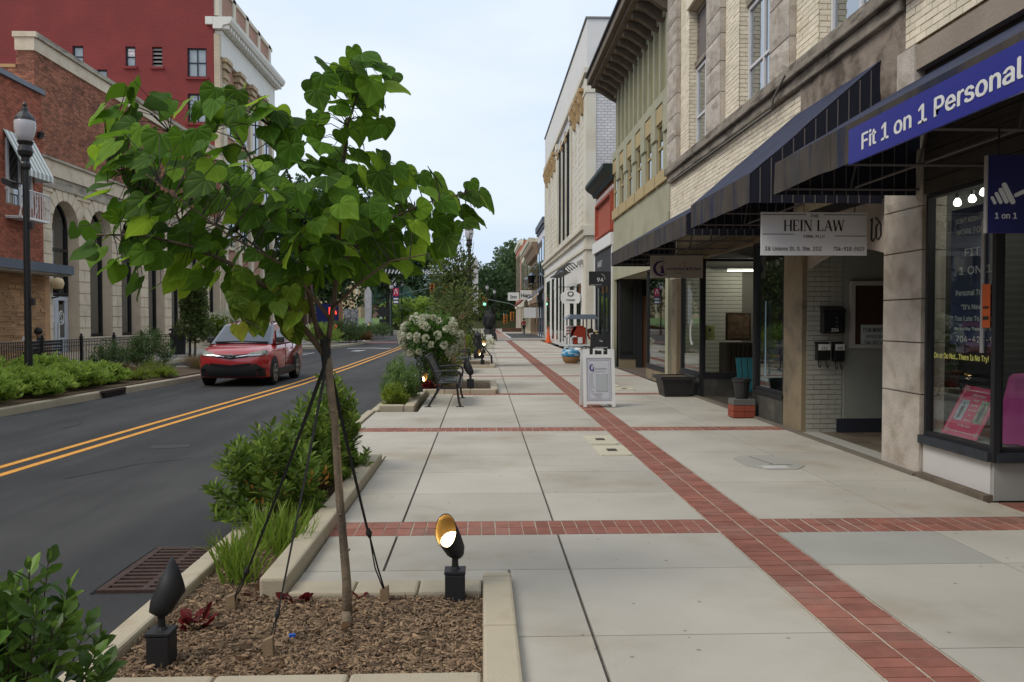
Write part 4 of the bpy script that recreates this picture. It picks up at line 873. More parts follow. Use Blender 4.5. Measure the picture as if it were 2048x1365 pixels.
rock(4.36, 4.9, 8.25, 8.62, 3.72, 4.38, .01, 5).build('granite_block', granite, F_)
MB().box(4.3, 4.6, 8.2, 8.62, 4.98, 5.16).build('stone_bracket', granite, F_)
wp = mat('panel_white', (.60, .58, .56), rough=.4, var=.05, scale=3)
MB().box(4.5, 4.56, 7.13, 8.25, .05, .345).build('stall_panel', wp, F_); MB().box(4.51, 5.9, 7.09, 7.125, .0, .345).build('stall_panel', mat('panel_grey_white', (.36, .36, .34), var=.05), F_)
MB().box(4.42, 4.56, 7.1, 8.25, -.05, .048).build('plinth', mat('plinth_brown', (.14, .11, .08), var=.3, scale=8), F_)
MB().box(4.44, 4.56, 7.08, 8.25, .347, .43).box(4.50, 5.9, 7.02, 7.12, .347, .43).build('window_ledge', mat('ledge_blueblack', (.03, .035, .045), rough=.5, var=.3, scale=9), F_)
shopwin(F_, 'x', 4.5, 7.10, 8.24, .432, 2.86, t=.035)
shopwin(F_, 'y', 7.08, 4.54, 5.9, .432, 2.86, t=.035)
MB().box(4.47, 4.53, 7.04, 7.095, .345, 2.86).build('corner_post', blackm2, F_)
MB().box(4.42, 6.2, 4, 7.0, -.1, .004).build('entry_bed', sandjoint, F_)
for j in range(4):
    for i in range(14): o = link('brick', me, F_); o.location = Vector((4.53+i*.106, 6.88-j*.212, .008))-F_.location; o.rotation_euler = (0, 0, PI/2)
MB().box(4.6, 9, 7.2, 8.8, .3, .42).build('display_floor', mat('display_floor', (.16, .15, .14)), F_)
MB().box(9, 9.1, 4, 8.84, 0, 3.3).box(4.95, 9, 8.80, 8.845, 0, 3.3).box(4.6, 9, 4, 8.8, 3.2, 3.25).box(5.95, 9, 7.0, 7.1, 0, 3).build('inner_wall', interior, F_)
t = thing('window_banner', 'dark blue fitness banner with white lettering behind the shop glass', 'banner', (4.6, 7.6, 1.4))
MB().box(4.575, 4.58, 7.2, 7.92, 1.36, 2.66).build('sheet', mat('banner_blue', (.022, .028, .10), rough=.6), t)
for s, z, sz, y_, w_ in (("DON'T WISH FOR IT", 2.52, .088, 7.84, .56), ('WORK FOR IT', 2.41, .10, 7.83, .54), ('FIT', 2.2, .14, 7.70, .24), ('1 ON 1', 2.03, .14, 7.79, .50), ('Personal Training', 1.83, .10, 7.83, .60), ('"It\'s Never', 1.7, .085, 7.74, .38), ('Too Late To Begin', 1.59, .085, 7.84, .60), ('We put the "Personal" in', 1.5, .058, 7.85, .60), ('704-425-9', 1.39, .11, 7.82, .58)):
    text(s, sz, (4.572, y_, z), WEST, letw, t, fit=w_, bold=.002)
text('Do or Do Not...There Is No Try!', .10, (4.497, 8.06, 1.225), WEST, mat('letter_yellow', (.75, .75, .2), var=0), F_, fit=.88, bold=.0015)
MB().box(4.52, 4.535, 7.3, 7.345, 1.3, 2.5).build('frame_reflection', mat('reflection_grey', (.35, .35, .35)), F_);  # door frame reflection in the window, built as a grey strip at the glass
t = thing('orange_tag', 'orange notice hanging in the fitness shop window', 'notice', (4.53, 7.25, 1.6)); MB().box(4.515, 4.519, 7.19, 7.31, 1.53, 1.92).build('paper', mat('paper_orange', (.6, .12, .03)), t); MB().box(4.511, 4.514, 7.21, 7.29, 1.6, 1.63).box(4.511, 4.514, 7.21, 7.29, 1.7, 1.72).build('print', letb, t)
pink = mat('poster_pink', (.50, .035, .12), rough=.5, var=.04); t = thing('poster', 'pink poster with two small photos leaning in the fitness shop window', 'poster', (4.8, 7.55, .43))
BL, BR, TL = Vector((4.63, 8.15, .465)), Vector((4.78, 7.80, .425)), Vector((4.91, 8.25, .94)); U_ = (BR-BL).normalized(); V_ = (TL-BL)-U_*(TL-BL).dot(U_); V_.normalize(); Wn = U_.cross(V_)
pb = Matrix.Translation(BL) @ Matrix((U_, V_, Wn)).transposed().to_4x4() @ Matrix.Diagonal(((BR-BL).length/.43, (TL-BL).length/.56, 1, 1))
def onposter(mb, name, m):
    w = t.location; mb.v = [tuple(pb @ Vector(v)-w) for v in mb.v]; o = mb.build(name, m, None, fix=True); o.parent = t; return o
onposter(MB().box(0, .43, 0, .56, -.008, 0), 'board', pink)
onposter(MB().box(.05, .15, .17, .40, .001, .003), 'photo', mat('photo_pale', (.35, .38, .45), var=.3, scale=20)); onposter(MB().box(.28, .38, .17, .42, .001, .003), 'photo', mat('photo_green', (.25, .28, .22), var=.4, scale=20))
onposter(MB().box(.085, .115, .19, .26, .003, .005).box(.08, .12, .26, .33, .003, .005).box(.09, .11, .34, .365, .003, .005), 'photo_figure', mat('figure_dark', (.08, .08, .1))); onposter(MB().box(.31, .35, .19, .36, .003, .005).box(.32, .34, .365, .39, .003, .005), 'photo_figure', MATS['figure_dark'])
fr_ = MB()
for a_, b_ in (((.03, .05), (.03, .51)), ((.03, .51), (.40, .51)), ((.40, .51), (.40, .05)), ((.40, .05), (.03, .05))): fr_.tube([(a_[0], a_[1], .003), (b_[0], b_[1], .003)], .003, 4)
for cx_, cy_ in ((.035, .04), (.395, .04), (.035, .52), (.395, .52)):
    for dx, dy in ((0, 0), (.02, .015), (-.012, .02)): fr_.tube([(cx_+dx+.014*math.cos(q*PI/4), cy_+dy+.014*math.sin(q*PI/4), .003) for q in range(9)], .0022, 4)
onposter(fr_, 'scroll_border', letw)
for s, yy in (('Jillian Queen', .455), ('Went', .40), ('from a', .345), ('Size 20', .29), ('to', .235), ('Size 4', .175), ('in One Year!', .11)):
    o = text(s, .042, (.215, yy, .003), (0, 0, 0), letw, None, align='CENTER', sx=.9, shear=.2, ext=.001, bold=.0006)
    o.data.transform(Matrix.Translation(-t.location) @ pb); o.parent = t
t = thing('draped_table', 'table under bright pink cloth inside the fitness shop', 'table', (5.1, 7.6, .42)); mb = MB(); nn = 40; pr = []
for k in range(nn):
    a = 2*PI*k/nn; pr.append((math.cos(a), math.sin(a)))
for lv, (r_, z_) in enumerate(((.02, 1.08), (.34, 1.08), (.37, 1.05), (.40, .75), (.43, .43))):
    for k, (cx_, sy_) in enumerate(pr): q = r_*(1+(.06*lv*math.sin(k*1.9)/2 if lv > 2 else 0)); mb.v.append((5.42+q*cx_*1.1, 7.62+q*sy_*.75, z_))
for lv in range(4):
    for k in range(nn): a = lv*nn+k; b = lv*nn+(k+1) % nn; mb.f.append((a, b, b+nn, a+nn)); mb.fm.append(0)
mb.build('cloth', mat('cloth_pink', (.55, .08, .30), rough=.6, var=.1, scale=6), t, smooth=True)
t = thing('flower_pot', 'brown plant pot with thin green leaves on the display behind the poster', 'plant', (4.85, 7.95, 1.0)); MB().lathe([(.06, 0), (.09, .15), (.1, .16), (.09, .17)], (4.9, 8.45, .9)).build('pot', mat('pot_brown', (.12, .05, .03)), t); MB().box(4.82, 4.98, 8.37, 8.53, .42, .9).build('stand', interior, t)
Ms = frames(np.tile([4.9, 8.45, 1.06], (14, 1))+rng.normal(size=(14, 3))*.02, rng.normal(size=(14, 3))*.5+[0, 0, 1], rdir(14), np.full(14, .22)); leaves(t, Ms, 'blade', leafmat('pot_leaf', (.06, .12, .03), (.1, .18, .05)), base=t.location)
for k, (x, y, z) in enumerate(((5.03, 8.6, 2.84), (5.19, 8.6, 2.88), (5.31, 8.6, 2.95), (5.36, 8.6, 2.80), (5.20, 8.6, 2.66), (5.14, 8.0, 2.5), (5.31, 8.0, 2.5))):
    t = thing('light_bulb', 'lit white globe bulb inside the fitness shop, '+('leftmost at the back', 'second from the left', 'near the top right of the window', 'right of the other bulbs', 'lowest one in the window', 'hanging below the dark blue sign', 'right of the bulb below the sign')[k], 'light bulb', (x, y, z), 'bulbs in the fitness shop')
    MB().lathe([(0, -.038), (.022, -.034), (.035, -.018), (.038, 0), (.030, .022), (.015, .045)], (x, y, z), 12).build('globe', emis('bulb_glow', (1, .95, .88), 9), t, smooth=True); MB().lathe([(.018, .045), (.02, .09), (.004, .1), (.004, .3)], (x, y, z), 8).build('socket', blackm, t)
# ---------------------------------------------------------------- green building
G_ = thing('green_building', 'sage green building with bracketed cornice between the cream and red fronts', 'building', (4.5, 24, 0))
sage = mat('sage_paint', (.37, .36, .25), rough=.75, var=.07, scale=1.5, col2=(.31, .30, .21), c2scale=1.2); sage2 = mat('sage_panel', (.25, .23, .13), rough=.75, var=.08); tant = mat('tan_trim', (.42, .33, .17), rough=.75, var=.08); dkw = mat('cornice_brown', (.15, .12, .09), rough=.8, var=.25, scale=4)
Y0, Y1 = 19.76, 28.25
n = 11; wd = (Y1-Y0-.5)/n
for k in range(n):
    a = Y0+.25+wd*k; MB().box(4.53, 4.57, a+.16, a+wd-.04, 7.3, 9.05).build('panel', sage2, G_); MB().box(4.46, 4.56, a-.04, a+.1, 7.24, 9.1).build('pilaster', sage, G_)
MB().box(4.47, 4.56, Y0, Y1, 9.1, 9.35).box(4.44, 4.56, Y0, Y1, 7.0, 7.24).build('string_course', sage, G_)
n = 6; wd = (Y1-Y0)/n
for k in range(n):
    a = Y0+wd*k; MB().box(4.47, 4.555, a, a+.62, 5.3, 6.75).build('pilaster', sage, G_); MB().box(4.42, 4.556, a-.06, a+.5, 6.2, 7.0).build('bracket_block', sage, G_)
    MB().box(4.45, 4.557, a+.66, a+wd-.02, 6.55, 6.95).build('head_panel', tant, G_); MB().box(4.43, 4.558, a+.05, a+wd-.05, 5.0, 5.3).build('sill', tant, G_)
    double_hung(G_, 'x', 4.50, a+.66, a+wd-.04, 5.32, 6.54, m=tant, g=darkglass, name='window')
MB().box(4.50, 4.559, Y0, Y1, 4.2, 4.98).build('frieze', sage, G_)
MB().box(3.58, 4.6, Y0-.1, Y1+.1, 9.62, 9.86).box(3.72, 4.6, Y0-.05, Y1+.05, 9.5, 9.62).build('cornice', dkw, G_); MB().box(3.52, 4.7, Y0-.15, Y1+.15, 9.861, 9.93).build('gutter', blackm2, G_)
n = 13
for k in range(n):
    a = Y0+.1+(Y1-Y0-.3)*k/(n-1); MB().prism([(3.85, 9.495), (3.85, 9.36), (4.05, 9.30), (4.35, 9.1), (4.56, 9.0), (4.56, 9.495)], 'y', a, a+.2).build('bracket', dkw, G_, bev=.01)
# its street front
for (a, b) in ((Y0+.0, Y0+.3), (Y1-.35, Y1)): MB().box(4.47, 4.9, a, b, 0, 4.2).build('pilaster', sage, G_)
MB().box(4.47, 4.6, Y0+.3, Y1-.35, 2.95, 4.2).build('shop_fascia', sage, G_)
shopwin(G_, 'x', 4.5, 20.06, 22.5, .36, 2.95, base=tanpaint)
wall_with_holes(MB(), 'x', 4.56, 12, Y0, Y1, 0, 9.7, [(20.06, 27.9, 0, 2.95)]).build('wall', sage, G_, fix=False)
shopwin(G_, 'y', 27.3, 4.55, 5.1, .36, 2.95, base=tanpaint)
MB().box(5.12, 5.3, 27.25, 27.4, 0, 2.95).build('corner_post', blackm2, G_)
MB().box(5.31, 6.6, 27.3, 27.36, 0, 2.4).build('door', mat('door_brown', (.12, .055, .025), rough=.5), G_)
MB().box(6.6, 6.7, 20, 27.9, 0, 3).box(4.6, 6.6, 22.5, 22.55, 0, .36).box(4.6, 12, 27.8, 27.9, 0, 2.95).build('inner_wall', interior, G_)
MB().box(4.5, 6.6, 22.6, 27.3, -.1, .008).build('recess_floor', MATS['entry_brown'], G_)
# ---------------------------------------------------------------- red narrow building
R_ = thing('red_building', 'narrow red brick building with dark green cornice and black shop front', 'building', (4.5, 30.6, 0))
MB().box(4.56, 12, 28.3, 33.0, 4.5, 6.9).build('wall', bricktex('red_brick_wall', (.42, .085, .04), (.36, .07, .035), (.30, .10, .07), 'y', .21, .075), R_)
MB().box(4.40, 4.57, 28.3, 33.0, 4.2, 4.62).box(4.46, 4.57, 28.3, 28.55, 0, 4.2).box(4.46, 4.57, 32.75, 33.0, 0, 4.2).build('white_trim', white, R_)
for k in range(11): MB().box(4.5, 4.57, 28.5+k*.41, 28.6+k*.41, 6.18, 6.3).build('vent_block', white, R_, fix=False)
MB().box(4.44, 4.56, 28.7, 32.6, 6.0, 6.08).box(4.44, 4.56, 28.7, 32.6, 4.75, 4.83).box(4.44, 4.56, 28.7, 28.78, 4.83, 6.0).box(4.44, 4.56, 32.52, 32.6, 4.83, 6.0).build('brick_panel_frame', MATS['red_brick_wall'], R_)
gc = mat('cornice_green', (.02, .035, .035), rough=.6)
MB().prism([(4.56, 6.45), (4.45, 6.45), (4.38, 6.6), (4.22, 6.7), (4.12, 6.82), (4.12, 6.95), (4.56, 6.95)], 'y', 28.2, 33.1).build('cornice', gc, R_)
MB().box(4.48, 4.6, 28.56, 32.74, 2.9, 4.2).build('fascia_panel', mat('fascia_black', (.035, .035, .038), rough=.6), R_)
text('MARKET', .42, (4.475, 32.0, 3.62), WEST, letw, R_, sx=1.0, bold=.005); text('HOUSE', .42, (4.475, 30.6, 3.05), WEST, letw, R_, sx=1.0, bold=.005)
shopwin(R_, 'x', 4.5, 28.56, 30.6, .3, 2.9, base=blackm2, mulls=(29.6,)); shopwin(R_, 'x', 4.5, 30.6, 32.74, .3, 2.9, base=blackm2, mulls=(31.7,))
MB().box(6.5, 6.6, 28.4, 33, 0, 2.9).box(4.6, 6.5, 32.9, 33, 0, 2.9).box(4.6, 6.5, 28.3, 28.35, 0, 2.9).box(6.61, 12, 28.3, 33, 0, 4.4).box(4.6, 6.6, 28.4, 32.9, 2.91, 4.4).build('inner_wall', intwall, R_)
t = thing('display_shelf', 'pale shelf with small plants inside the black market window', 'shelf', (5.1, 30, 0)); MB().box(4.8, 5.3, 29.0, 29.5, .3, .9).box(4.8, 5.3, 29.02, 29.06, .9, 1.4).build('crate', mat('crate_tan', (.3, .22, .13)), t)
t = thing('hanging_sign', 'black hanging sign numbered 94 on the red building', 'sign', (4.05, 28.6, 2.8)); MB().box(3.70, 4.49, 28.6, 28.64, 2.79, 3.28).build('board', blackm2, t); text('94', .27, (4.09, 28.59, 2.92), FRONT, letw, t, align='CENTER', bold=.004)
MB().tube([(4.1+.16*math.cos(rad(-10+18*k)), 28.595, 3.03+.16*math.sin(rad(-10+18*k))) for k in range(6)], .006, 4).build('ring_print', letw, t); text('MARKET  HOUSE  GOODS', .045, (3.75, 28.59, 2.81), FRONT, letw, t); MB().box(4.40, 4.46, 28.6, 28.66, 2.3, 2.79).box(4.3, 4.4, 28.61, 28.64, 2.5, 2.54).build('bracket', blackm, t)
# ---------------------------------------------------------------- big white building
WB = thing('white_building', 'tall white and cream stone-faced building with orange carved heads', 'building', (4.84, 50, 0))
cream = mat('cream_stone', (.64, .60, .50), rough=.8, var=.06, scale=1, col2=(.50, .45, .34), c2scale=.5); wh = mat('white_stone', (.66, .65, .62), rough=.8, var=.05, scale=1)
wbr = bricktex('white_brick', (.60, .60, .60), (.52, .52, .53), (.35, .34, .33), 'x', .3, .13, .014, bump=1)
terra = mat('terracotta_gold', (.38, .26, .13), rough=.8, var=.2, scale=6)
MB().box(4.9, 16, 38.6, 64.3, 0, 15.5).build('side_wall', wbr, WB)
MB().box(4.84, 5.3, 38.57, 39.6, 0, 13.2).build('corner_pilaster', cream, WB); MB().box(4.84, 4.93, 63.3, 64.35, 0, 13.2).build('corner_pilaster', cream, WB)
MB().box(4.87, 5.9, 38.56, 64.32, 13.35, 15.6).build('parapet', wh, WB); MB().box(4.8, 5.95, 38.5, 64.4, 15.6, 15.68).build('coping', mat('coping_grey', (.2, .2, .19)), WB)
MB().box(4.75, 5.35, 38.5, 64.4, 13.1, 13.35).box(4.8, 5.3, 38.53, 64.4, 12.2, 12.35).build('cornice', cream, WB)
MB().box(4.72, 5.3, 38.45, 64.4, 5.55, 5.8).box(4.6, 5.3, 38.45, 64.4, 5.8, 6.0).box(4.78, 5.2, 38.5, 64.4, 4.9, 5.02).build('belt_cornice', cream, WB)
MB().box(4.86, 4.905, 39.6, 63.3, 0, 5.55).build('ground_wall', wh, WB)
zz = 6.1; k = 0
while zz < 12.9:
    for (a, b) in ((39.65, 42.2), (42.25, 44.8), (54.0, 58.5), (58.55, 63.2)): MB().box(4.865, 4.905, a, b, zz, zz+.34).build('stone_course', cream, WB, fix=False)
    zz += .37; k += 1
for a in (45.0, 53.3): MB().box(4.80, 5.0, a, a+.6, 6.0, 12.9).build('pilaster', cream, WB); MB().box(4.74, 5.0, a-.1, a+.7, 12.5, 12.9).build('capital', cream, WB)
for k in range(3):
    a = 46.0+k*2.45; MB().box(4.89, 4.907, a, a+1.9, 6.4, 12.4).build('window', mat('window_black', (.012, .014, .016), rough=.9, var=0, spec=.05), WB); MB().box(4.82, 4.9, a+1.95, a+2.3, 6.2, 12.2).build('mullion', cream, WB); MB().box(4.78, 4.89, a+1.9, a+2.35, 11.9, 12.5).build('capital', terra, WB)
def head(y, z, root):   # carved bust: block, face, brow
    mb = MB(); pts = [(4.9, -.75), (4.74, -.7), (4.68, -.35), (4.58, -.2), (4.56, .05), (4.5, .15), (4.54, .35), (4.68, .5), (4.9, .5)]
    mb.prism([(px_, z+pz) for px_, pz in pts], 'y', y-.22, y+.22); mb.box(4.6, 4.9, y-.34, y+.34, z+.3, z+.5); mb.build('carved_head', terra, root, bev=.05)
for y_ in (39.95, 41.6, 43.3): head(y_, 12.2, WB)
for y_ in (55.2, 57.4, 59.6, 61.8): head(y_, 12.2, WB)
for k, y_ in enumerate((43.4, 41.9)): MB().box(4.83, 4.9, y_, y_+.3, 6.1, 12.6).build('quoin_strip', wh, WB)
for k in range(2): MB().box(4.70, 4.87, 39.7+k, 40.0+k, 4.3, 4.5).build('anchor_star', mat('anchor_grey', (.3, .3, .28)), WB)
for (a, b, z0_, z1_) in ((40.4, 42.2, .3, 3.4), (43.6, 45.4, .3, 3.4), (48.6, 49.6, .3, 4.6), (50.2, 51.6, .2, 4.4), (52.5, 54, .3, 4.4), (55.5, 57.4, .3, 4.4), (59, 62, .3, 4.4)):
    f_ = MB().box(4.83, 4.862, a-.08, b+.08, z0_-.08, z1_+.08).build('window_frame', white, WB); MB().box(4.82, 4.832, a, b, z0_, z1_).build('window_pane', darkglass, f_)
    MB().box(4.80, 4.822, (a+b)/2-.03, (a+b)/2+.03, z0_, z1_).box(4.80, 4.8221, a, b, (z0_+z1_)/2+.6, (z0_+z1_)/2+.68).build('mullion', blackm2, f_)
for k in range(5):
    y_ = 46.0-k*1.15+3.6; t = thing('gooseneck_lamp', 'black gooseneck barn lamp on the white wall, '+('farthest', 'second farthest', 'middle', 'second nearest', 'nearest')[k]+' of the row', 'wall lamp', (4.84, y_-3, 4.2), 'gooseneck lamps on the white wall')
    y2 = y_-3; MB().tube([(4.84, y2, 4.3), (4.6, y2, 4.5), (4.3, y2, 4.45), (4.15, y2, 4.2)], .03, 5).build('arm', blackm, t); MB().lathe([(.05, .25), (.08, .12), (.36, .0), (.36, -.02), (.0, .02)], (4.15, y2, 4.0), 12).build('shade', blackm, t); MB().lathe([(.09, -.02), (.09, .02)], (4.84, y2, 4.3), 8).build('base_plate', blackm, t)
t = thing('hanging_sign', 'white oval-topped hanging shop sign on the big white building', 'sign', (4.3, 40.2, 2.3))
MB().prism([(3.9, 2.4), (4.7, 2.4), (4.78, 2.55), (4.78, 2.85), (4.62, 2.95), (4.5, 3.05), (4.1, 3.05), (3.98, 2.95), (3.82, 2.85), (3.82, 2.55)], 'y', 40.2, 40.24).build('board', white, t); MB().prism([(4.3+.16*math.cos(k*PI/6), 2.86+.13*math.sin(k*PI/6)) for k in range(12)], 'y', 40.19, 40.195).build('emblem', letb, t); MB().prism([(4.3+.1*math.cos(k*PI/6), 2.86+.08*math.sin(k*PI/6)) for k in range(12)], 'y', 40.185, 40.188).build('emblem_centre', white, t); text('CHARM', .17, (4.3, 40.19, 2.52), FRONT, letb, t, align='CENTER', bold=.003); MB().tube([(3.7, 40.22, 3.2), (4.84, 40.22, 3.2)], .02, 5).tube([(4, 40.22, 3.05), (4, 40.22, 3.2)], .01, 4).tube([(4.6, 40.22, 3.05), (4.6, 40.22, 3.2)], .01, 4).build('bracket', blackm, t)
# ---------------------------------------------------------------- farther right fronts
def simple_front(name, label, x, y0, y1, h, m, trim, z2=None):
    t = thing(name, label, 'building', (x, (y0+y1)/2, 0)); MB().box(x, x+12, y0, y1, 0, h).build('wall', m, t); MB().box(x-.25, x+.4, y0-.1, y1+.1, h-.5, h+.05).box(x-.12, x+.3, y0-.05, y1+.05, h-.8, h-.5).build('cornice', trim, t)
    n = max(2, int((y1-y0)/3)); w = (y1-y0)/n
    for k in range(n):
        a = y0+w*k; f_ = MB().box(x-.06, x+.02, a+.5, a+w-.5, 4.6, h-1.6).build('window', trim, t); MB().box(x-.075, x-.061, a+.6, a+w-.6, 4.7, h-1.7).build('pane', darkglass, f_)
        MB().box(x-.05, x+.01, a+.3, a+w-.3, .3, 3.3).build('shop_window', darkglass, t); MB().box(x-.12, x+.01, a-.12, a+.2, 0, 3.6).build('pilaster', trim, t)
    MB().box(x-.15, x+.01, y0, y1, 3.4, 4.0).build('fascia', trim, t); return t
cr2 = mat('cream_render', (.55, .50, .38), var=.06); pw = mat('pale_render', (.60, .61, .64), var=.04)
simple_front('white_shopfront_building', 'narrow grey-white front beyond the tall stone-faced building', 5.5, 72.5, 82, 10.6, pw, mat('slate_trim', (.12, .13, .16)))
tf = simple_front('tan_shopfront_building', 'low tan building with heavy curved brown cornice', 5.7, 82.1, 98, 9.2, mat('tan_render', (.40, .32, .2), var=.08), mat('tan_cornice', (.26, .18, .12)))
MB().prism([(5.7, 8.0), (5.3, 8.1), (5.1, 8.7), (4.9, 9.0), (4.9, 9.35), (5.7, 9.35)], 'y', 82, 98.1).build('curved_cornice', MATS['tan_cornice'], tf)
simple_front('cream_shopfront_building', 'pale cream two-storey front with grey parapet panels', 5.7, 98.1, 121, 11.3, cr2, mat('cream_trim', (.5, .46, .36)))
simple_front('red_shopfront_building', 'orange-red brick front farthest down the right side', 5.6, 121.1, 138, 13.3, bricktex('far_red', (.5, .12, .05), (.42, .09, .04), (.4, .2, .15), 'y'), cream)
MB().prism([(72.5, 10.6), (74.5, 10.6), (74.2, 12.0), (73.8, 12.6), (73.5, 13.4), (73.2, 12.6), (72.8, 12.0)], 'x', 6.3, 7.5).build('turret', mat('turret_grey', (.16, .16, .18)), bpy.data.objects['white_shopfront_building'])
t = thing('awning', 'small slate grey awning on the far white front', 'awning', (5.2, 77, 3.6)); MB().prism([(4.4, 3.7), (5.5, 4.6), (5.5, 4.5), (4.4, 3.6)], 'y', 73.5, 81).build('canopy', MATS['slate_trim'], t); MB().box(4.4, 4.42, 73.5, 81, 3.4, 3.7).build('valance', white, t)
t = thing('awning', 'small maroon awning on the cream front', 'awning', (5.2, 105, 3.6)); MB().prism([(4.2, 3.5), (5.7, 4.6), (5.7, 4.5), (4.2, 3.3)], 'y', 100, 110).build('canopy', mat('maroon', (.12, .02, .02)), t)
for k, (x, y, s, lb) in enumerate(((4.9, 95, 'Hana', 'far white hanging sign with dark script'), (4.0, 112, 'Inn', 'far dark-edged white hanging sign left of the script one'), (5.0, 88, '', 'far plain pale sign under the tan cornice'))):
    t = thing('hanging_sign', lb, 'sign', (x, y, 2.8), 'small far signs'); z_ = (4.3, 4.6, 2.2)[k]; MB().box(x-.75+.2, x+.75+.2, y, y+.1, z_-.4, z_+.7).build('board', white, t)
    if s: text(s, .8, (x+.2, y-.02, z_-.1), FRONT, letb, t, align='CENTER', bold=.02)
    MB().tube([(x-.5, y+.05, z_+.8), (5.75, y+.05, z_+.8)], .03, 4).build('bracket', blackm, t)
for k, y_ in enumerate((84, 92)):
    t = thing('wall_lantern', 'black lantern on the tan building, '+('nearer one', 'farther one')[k], 'lantern', (5.3, y_, 5.5), 'lanterns on the tan building'); MB().lathe([(.1, 0), (.3, .1), (.38, .9), (.05, 1.2)], (5.0, y_, 5.2), 4).build('lamp', darkglass, t); MB().tube([(5.7, y_, 5.6), (5.3, y_, 5.3), (5.0, y_, 5.2)], .05, 4).build('arm', blackm, t)
# ================================================================ left side buildings
rb = mat('brick_red_brown', (.33, .13, .075), rough=.85, var=.12, scale=2, rnd=.4, col2=(.20, .075, .05), c2scale=1.2)
rmort = mat('mortar_buff', (.52, .41, .30), rough=.95, var=.12)
lime = mat('limestone', (.66, .56, .42), rough=.85, var=.07, scale=1.5, col2=(.54, .45, .33), c2scale=1.2, rnd=.07, bump=.25, bscale=40)
limed = mat('limestone_weathered', (.40, .36, .28), rough=.9, var=.15, scale=2, col2=(.16, .14, .12), c2scale=1.5, streak=(1, .6, 2), c2amt=(.45, .7))
K_ = thing('arched_building', 'limestone arcade building with red brick upper wall', 'building', (-16, 40, 0))
arches = [(31.35+2.93*k, 33.35+2.93*k, .0, 6.15, 5.15) for k in range(7)]
ZT = 11.2
wall_with_holes(MB(), 'x', -17.0, -16.03, 30.3, 51.4, 0, 6.95, [(a, b, .0 if i == 0 else .9, 5.16) for i, (a, b, *_ ) in enumerate(arches)]+[(a, b, 5.15, 6.16) for a, b, *_ in arches]).build('wall', mat('limestone_joint', (.64, .52, .38), var=.1), K_, fix=False)
# spandrel masonry that closes the square holes into round arches
for (a, b, z0_, z1_, zs) in arches:
    c_ = (a+b)/2; r = (b-a)/2; mb = MB(); n = 12
    for k in range(n):
        a0, a1 = PI*k/n, PI*(k+1)/n; p = [(c_-r*math.cos(q), zs+r*math.sin(q)) for q in (a0, a1)]
        mb.prism([p[0], p[1], (p[1][0], 6.17), (p[0][0], 6.17)], 'x', -17.0, -16.035)
    mb.build('arch_soffit', lime, K_, fix=True)
    # voussoirs fanning out round the arch
    n = 9
    for k in range(n):
        a0, a1 = PI*k/n+.018, PI*(k+1)/n-.018; R1 = r+(.75 if k in (4,) else .62 if k % 2 else .5)
        q = [(c_-rr*math.cos(aa), zs+rr*math.sin(aa)) for rr, aa in ((r+.005, a0), (r+.005, a1), (R1, a1), (R1, a0))]
        MB().prism(q, 'x', -16.04, -15.975).build('voussoir', lime, K_)
# ashlar blocks of the piers and wall
z = .35; row = 0
while z < 6.45:
    h = .46; us = 30.3
    edges = [30.3]+[e_ for ab in arches for e_ in ab[:2]]+[51.4]
    for i in range(0, len(edges), 2):
        a, b = edges[i], edges[i+1]
        if z > 5.1:
            k = (i//2); c0_ = (arches[k-1][0]+arches[k-1][1])/2 if k > 0 else 30.3-.4; c1_ = (arches[k][0]+arches[k][1])/2 if k < len(arches) else 51.9
            R = 1.66; dz = z+h/2-5.15; w = math.sqrt(max(0, R*R-dz*dz)) if dz < R else 0
            a = c0_+w if k > 0 else a; b = c1_-w if k < len(arches) else b
        if b-a < .15: continue
        parts = [(a, b)] if b-a < 1.2 and row % 2 else [(a, (a+b)/2-(.15 if row % 2 else -.0)), ((a+b)/2-(.15 if row % 2 else -.0), b)]
        for (p, q) in parts: MB().box(-16.03, -15.98, p+.014, q-.014, z+.014, z+h-.014).build('ashlar_block', lime, K_, fix=False)
    z += h; row += 1
MB().box(-16.03, -15.93, 30.25, 51.45, -.02, .34).build('plinth', lime, K_)
for k in range(9):
    a = 30.28+2.35*k; b = min(51.45, a+2.34)
    MB().box(-16.5, -15.93, a, b, 6.5, 6.92).build('band_stone', limed, K_); MB().box(-16.5, -15.86, a, b, 6.925, 7.48).build('band_stone', lime, K_); MB().box(-16.5, -15.78, a, b, 7.485, 7.58).build('drip_stone', limed, K_)
    MB().box(-16.5, -15.93, a, b, 11.2, 11.66).build('parapet_stone', lime, K_); MB().box(-16.6, -15.84, a, b, 11.665, 11.85).build('coping_stone', limed, K_)
MB().box(-28, -16.6, 30.3, 51.4, 6.95, 10.58).box(-16.595, -16.03, 30.3, 51.4, 6.95, ZT).build('upper_wall', rmort, K_); MB().box(-28, -17.1, 30.35, 51.35, 0, 6.9).build('body', interior, K_)
brickwork(K_, 'x', -16.02, 1, 30.3, 51.4, 7.6, ZT, rb, bl=.2, bh=.060, g=.02, n_ind=300, proud=.012, near=lambda q: q[0]-q[2]*.01)
brickwork(K_, 'y', 30.295, -1, -16.62, -16.0, 9.3, 11.2, rb, bl=.2, bh=.067, g=.012, n_ind=0, proud=.012, namep='return_brick')
MB().box(-16.62, -15.935, 30.2, 30.275, 11.2, 11.655).box(-16.68, -15.845, 30.15, 30.275, 11.66, 11.845).build('parapet_return', lime, K_)
brickwork(K_, 'y', 30.295, -1, -24, -16.63, 9.3, 10.6, rb, bl=.2, bh=.067, g=.012, n_ind=0, proud=.012, namep='return_brick'); MB().box(-24, -16.63, 30.25, 30.6, 10.6, 10.72).build('coping_low', mat('coping_tan', (.42, .25, .12)), K_)
dkf = mat('bronze_frame', (.02, .018, .018), rough=.4)
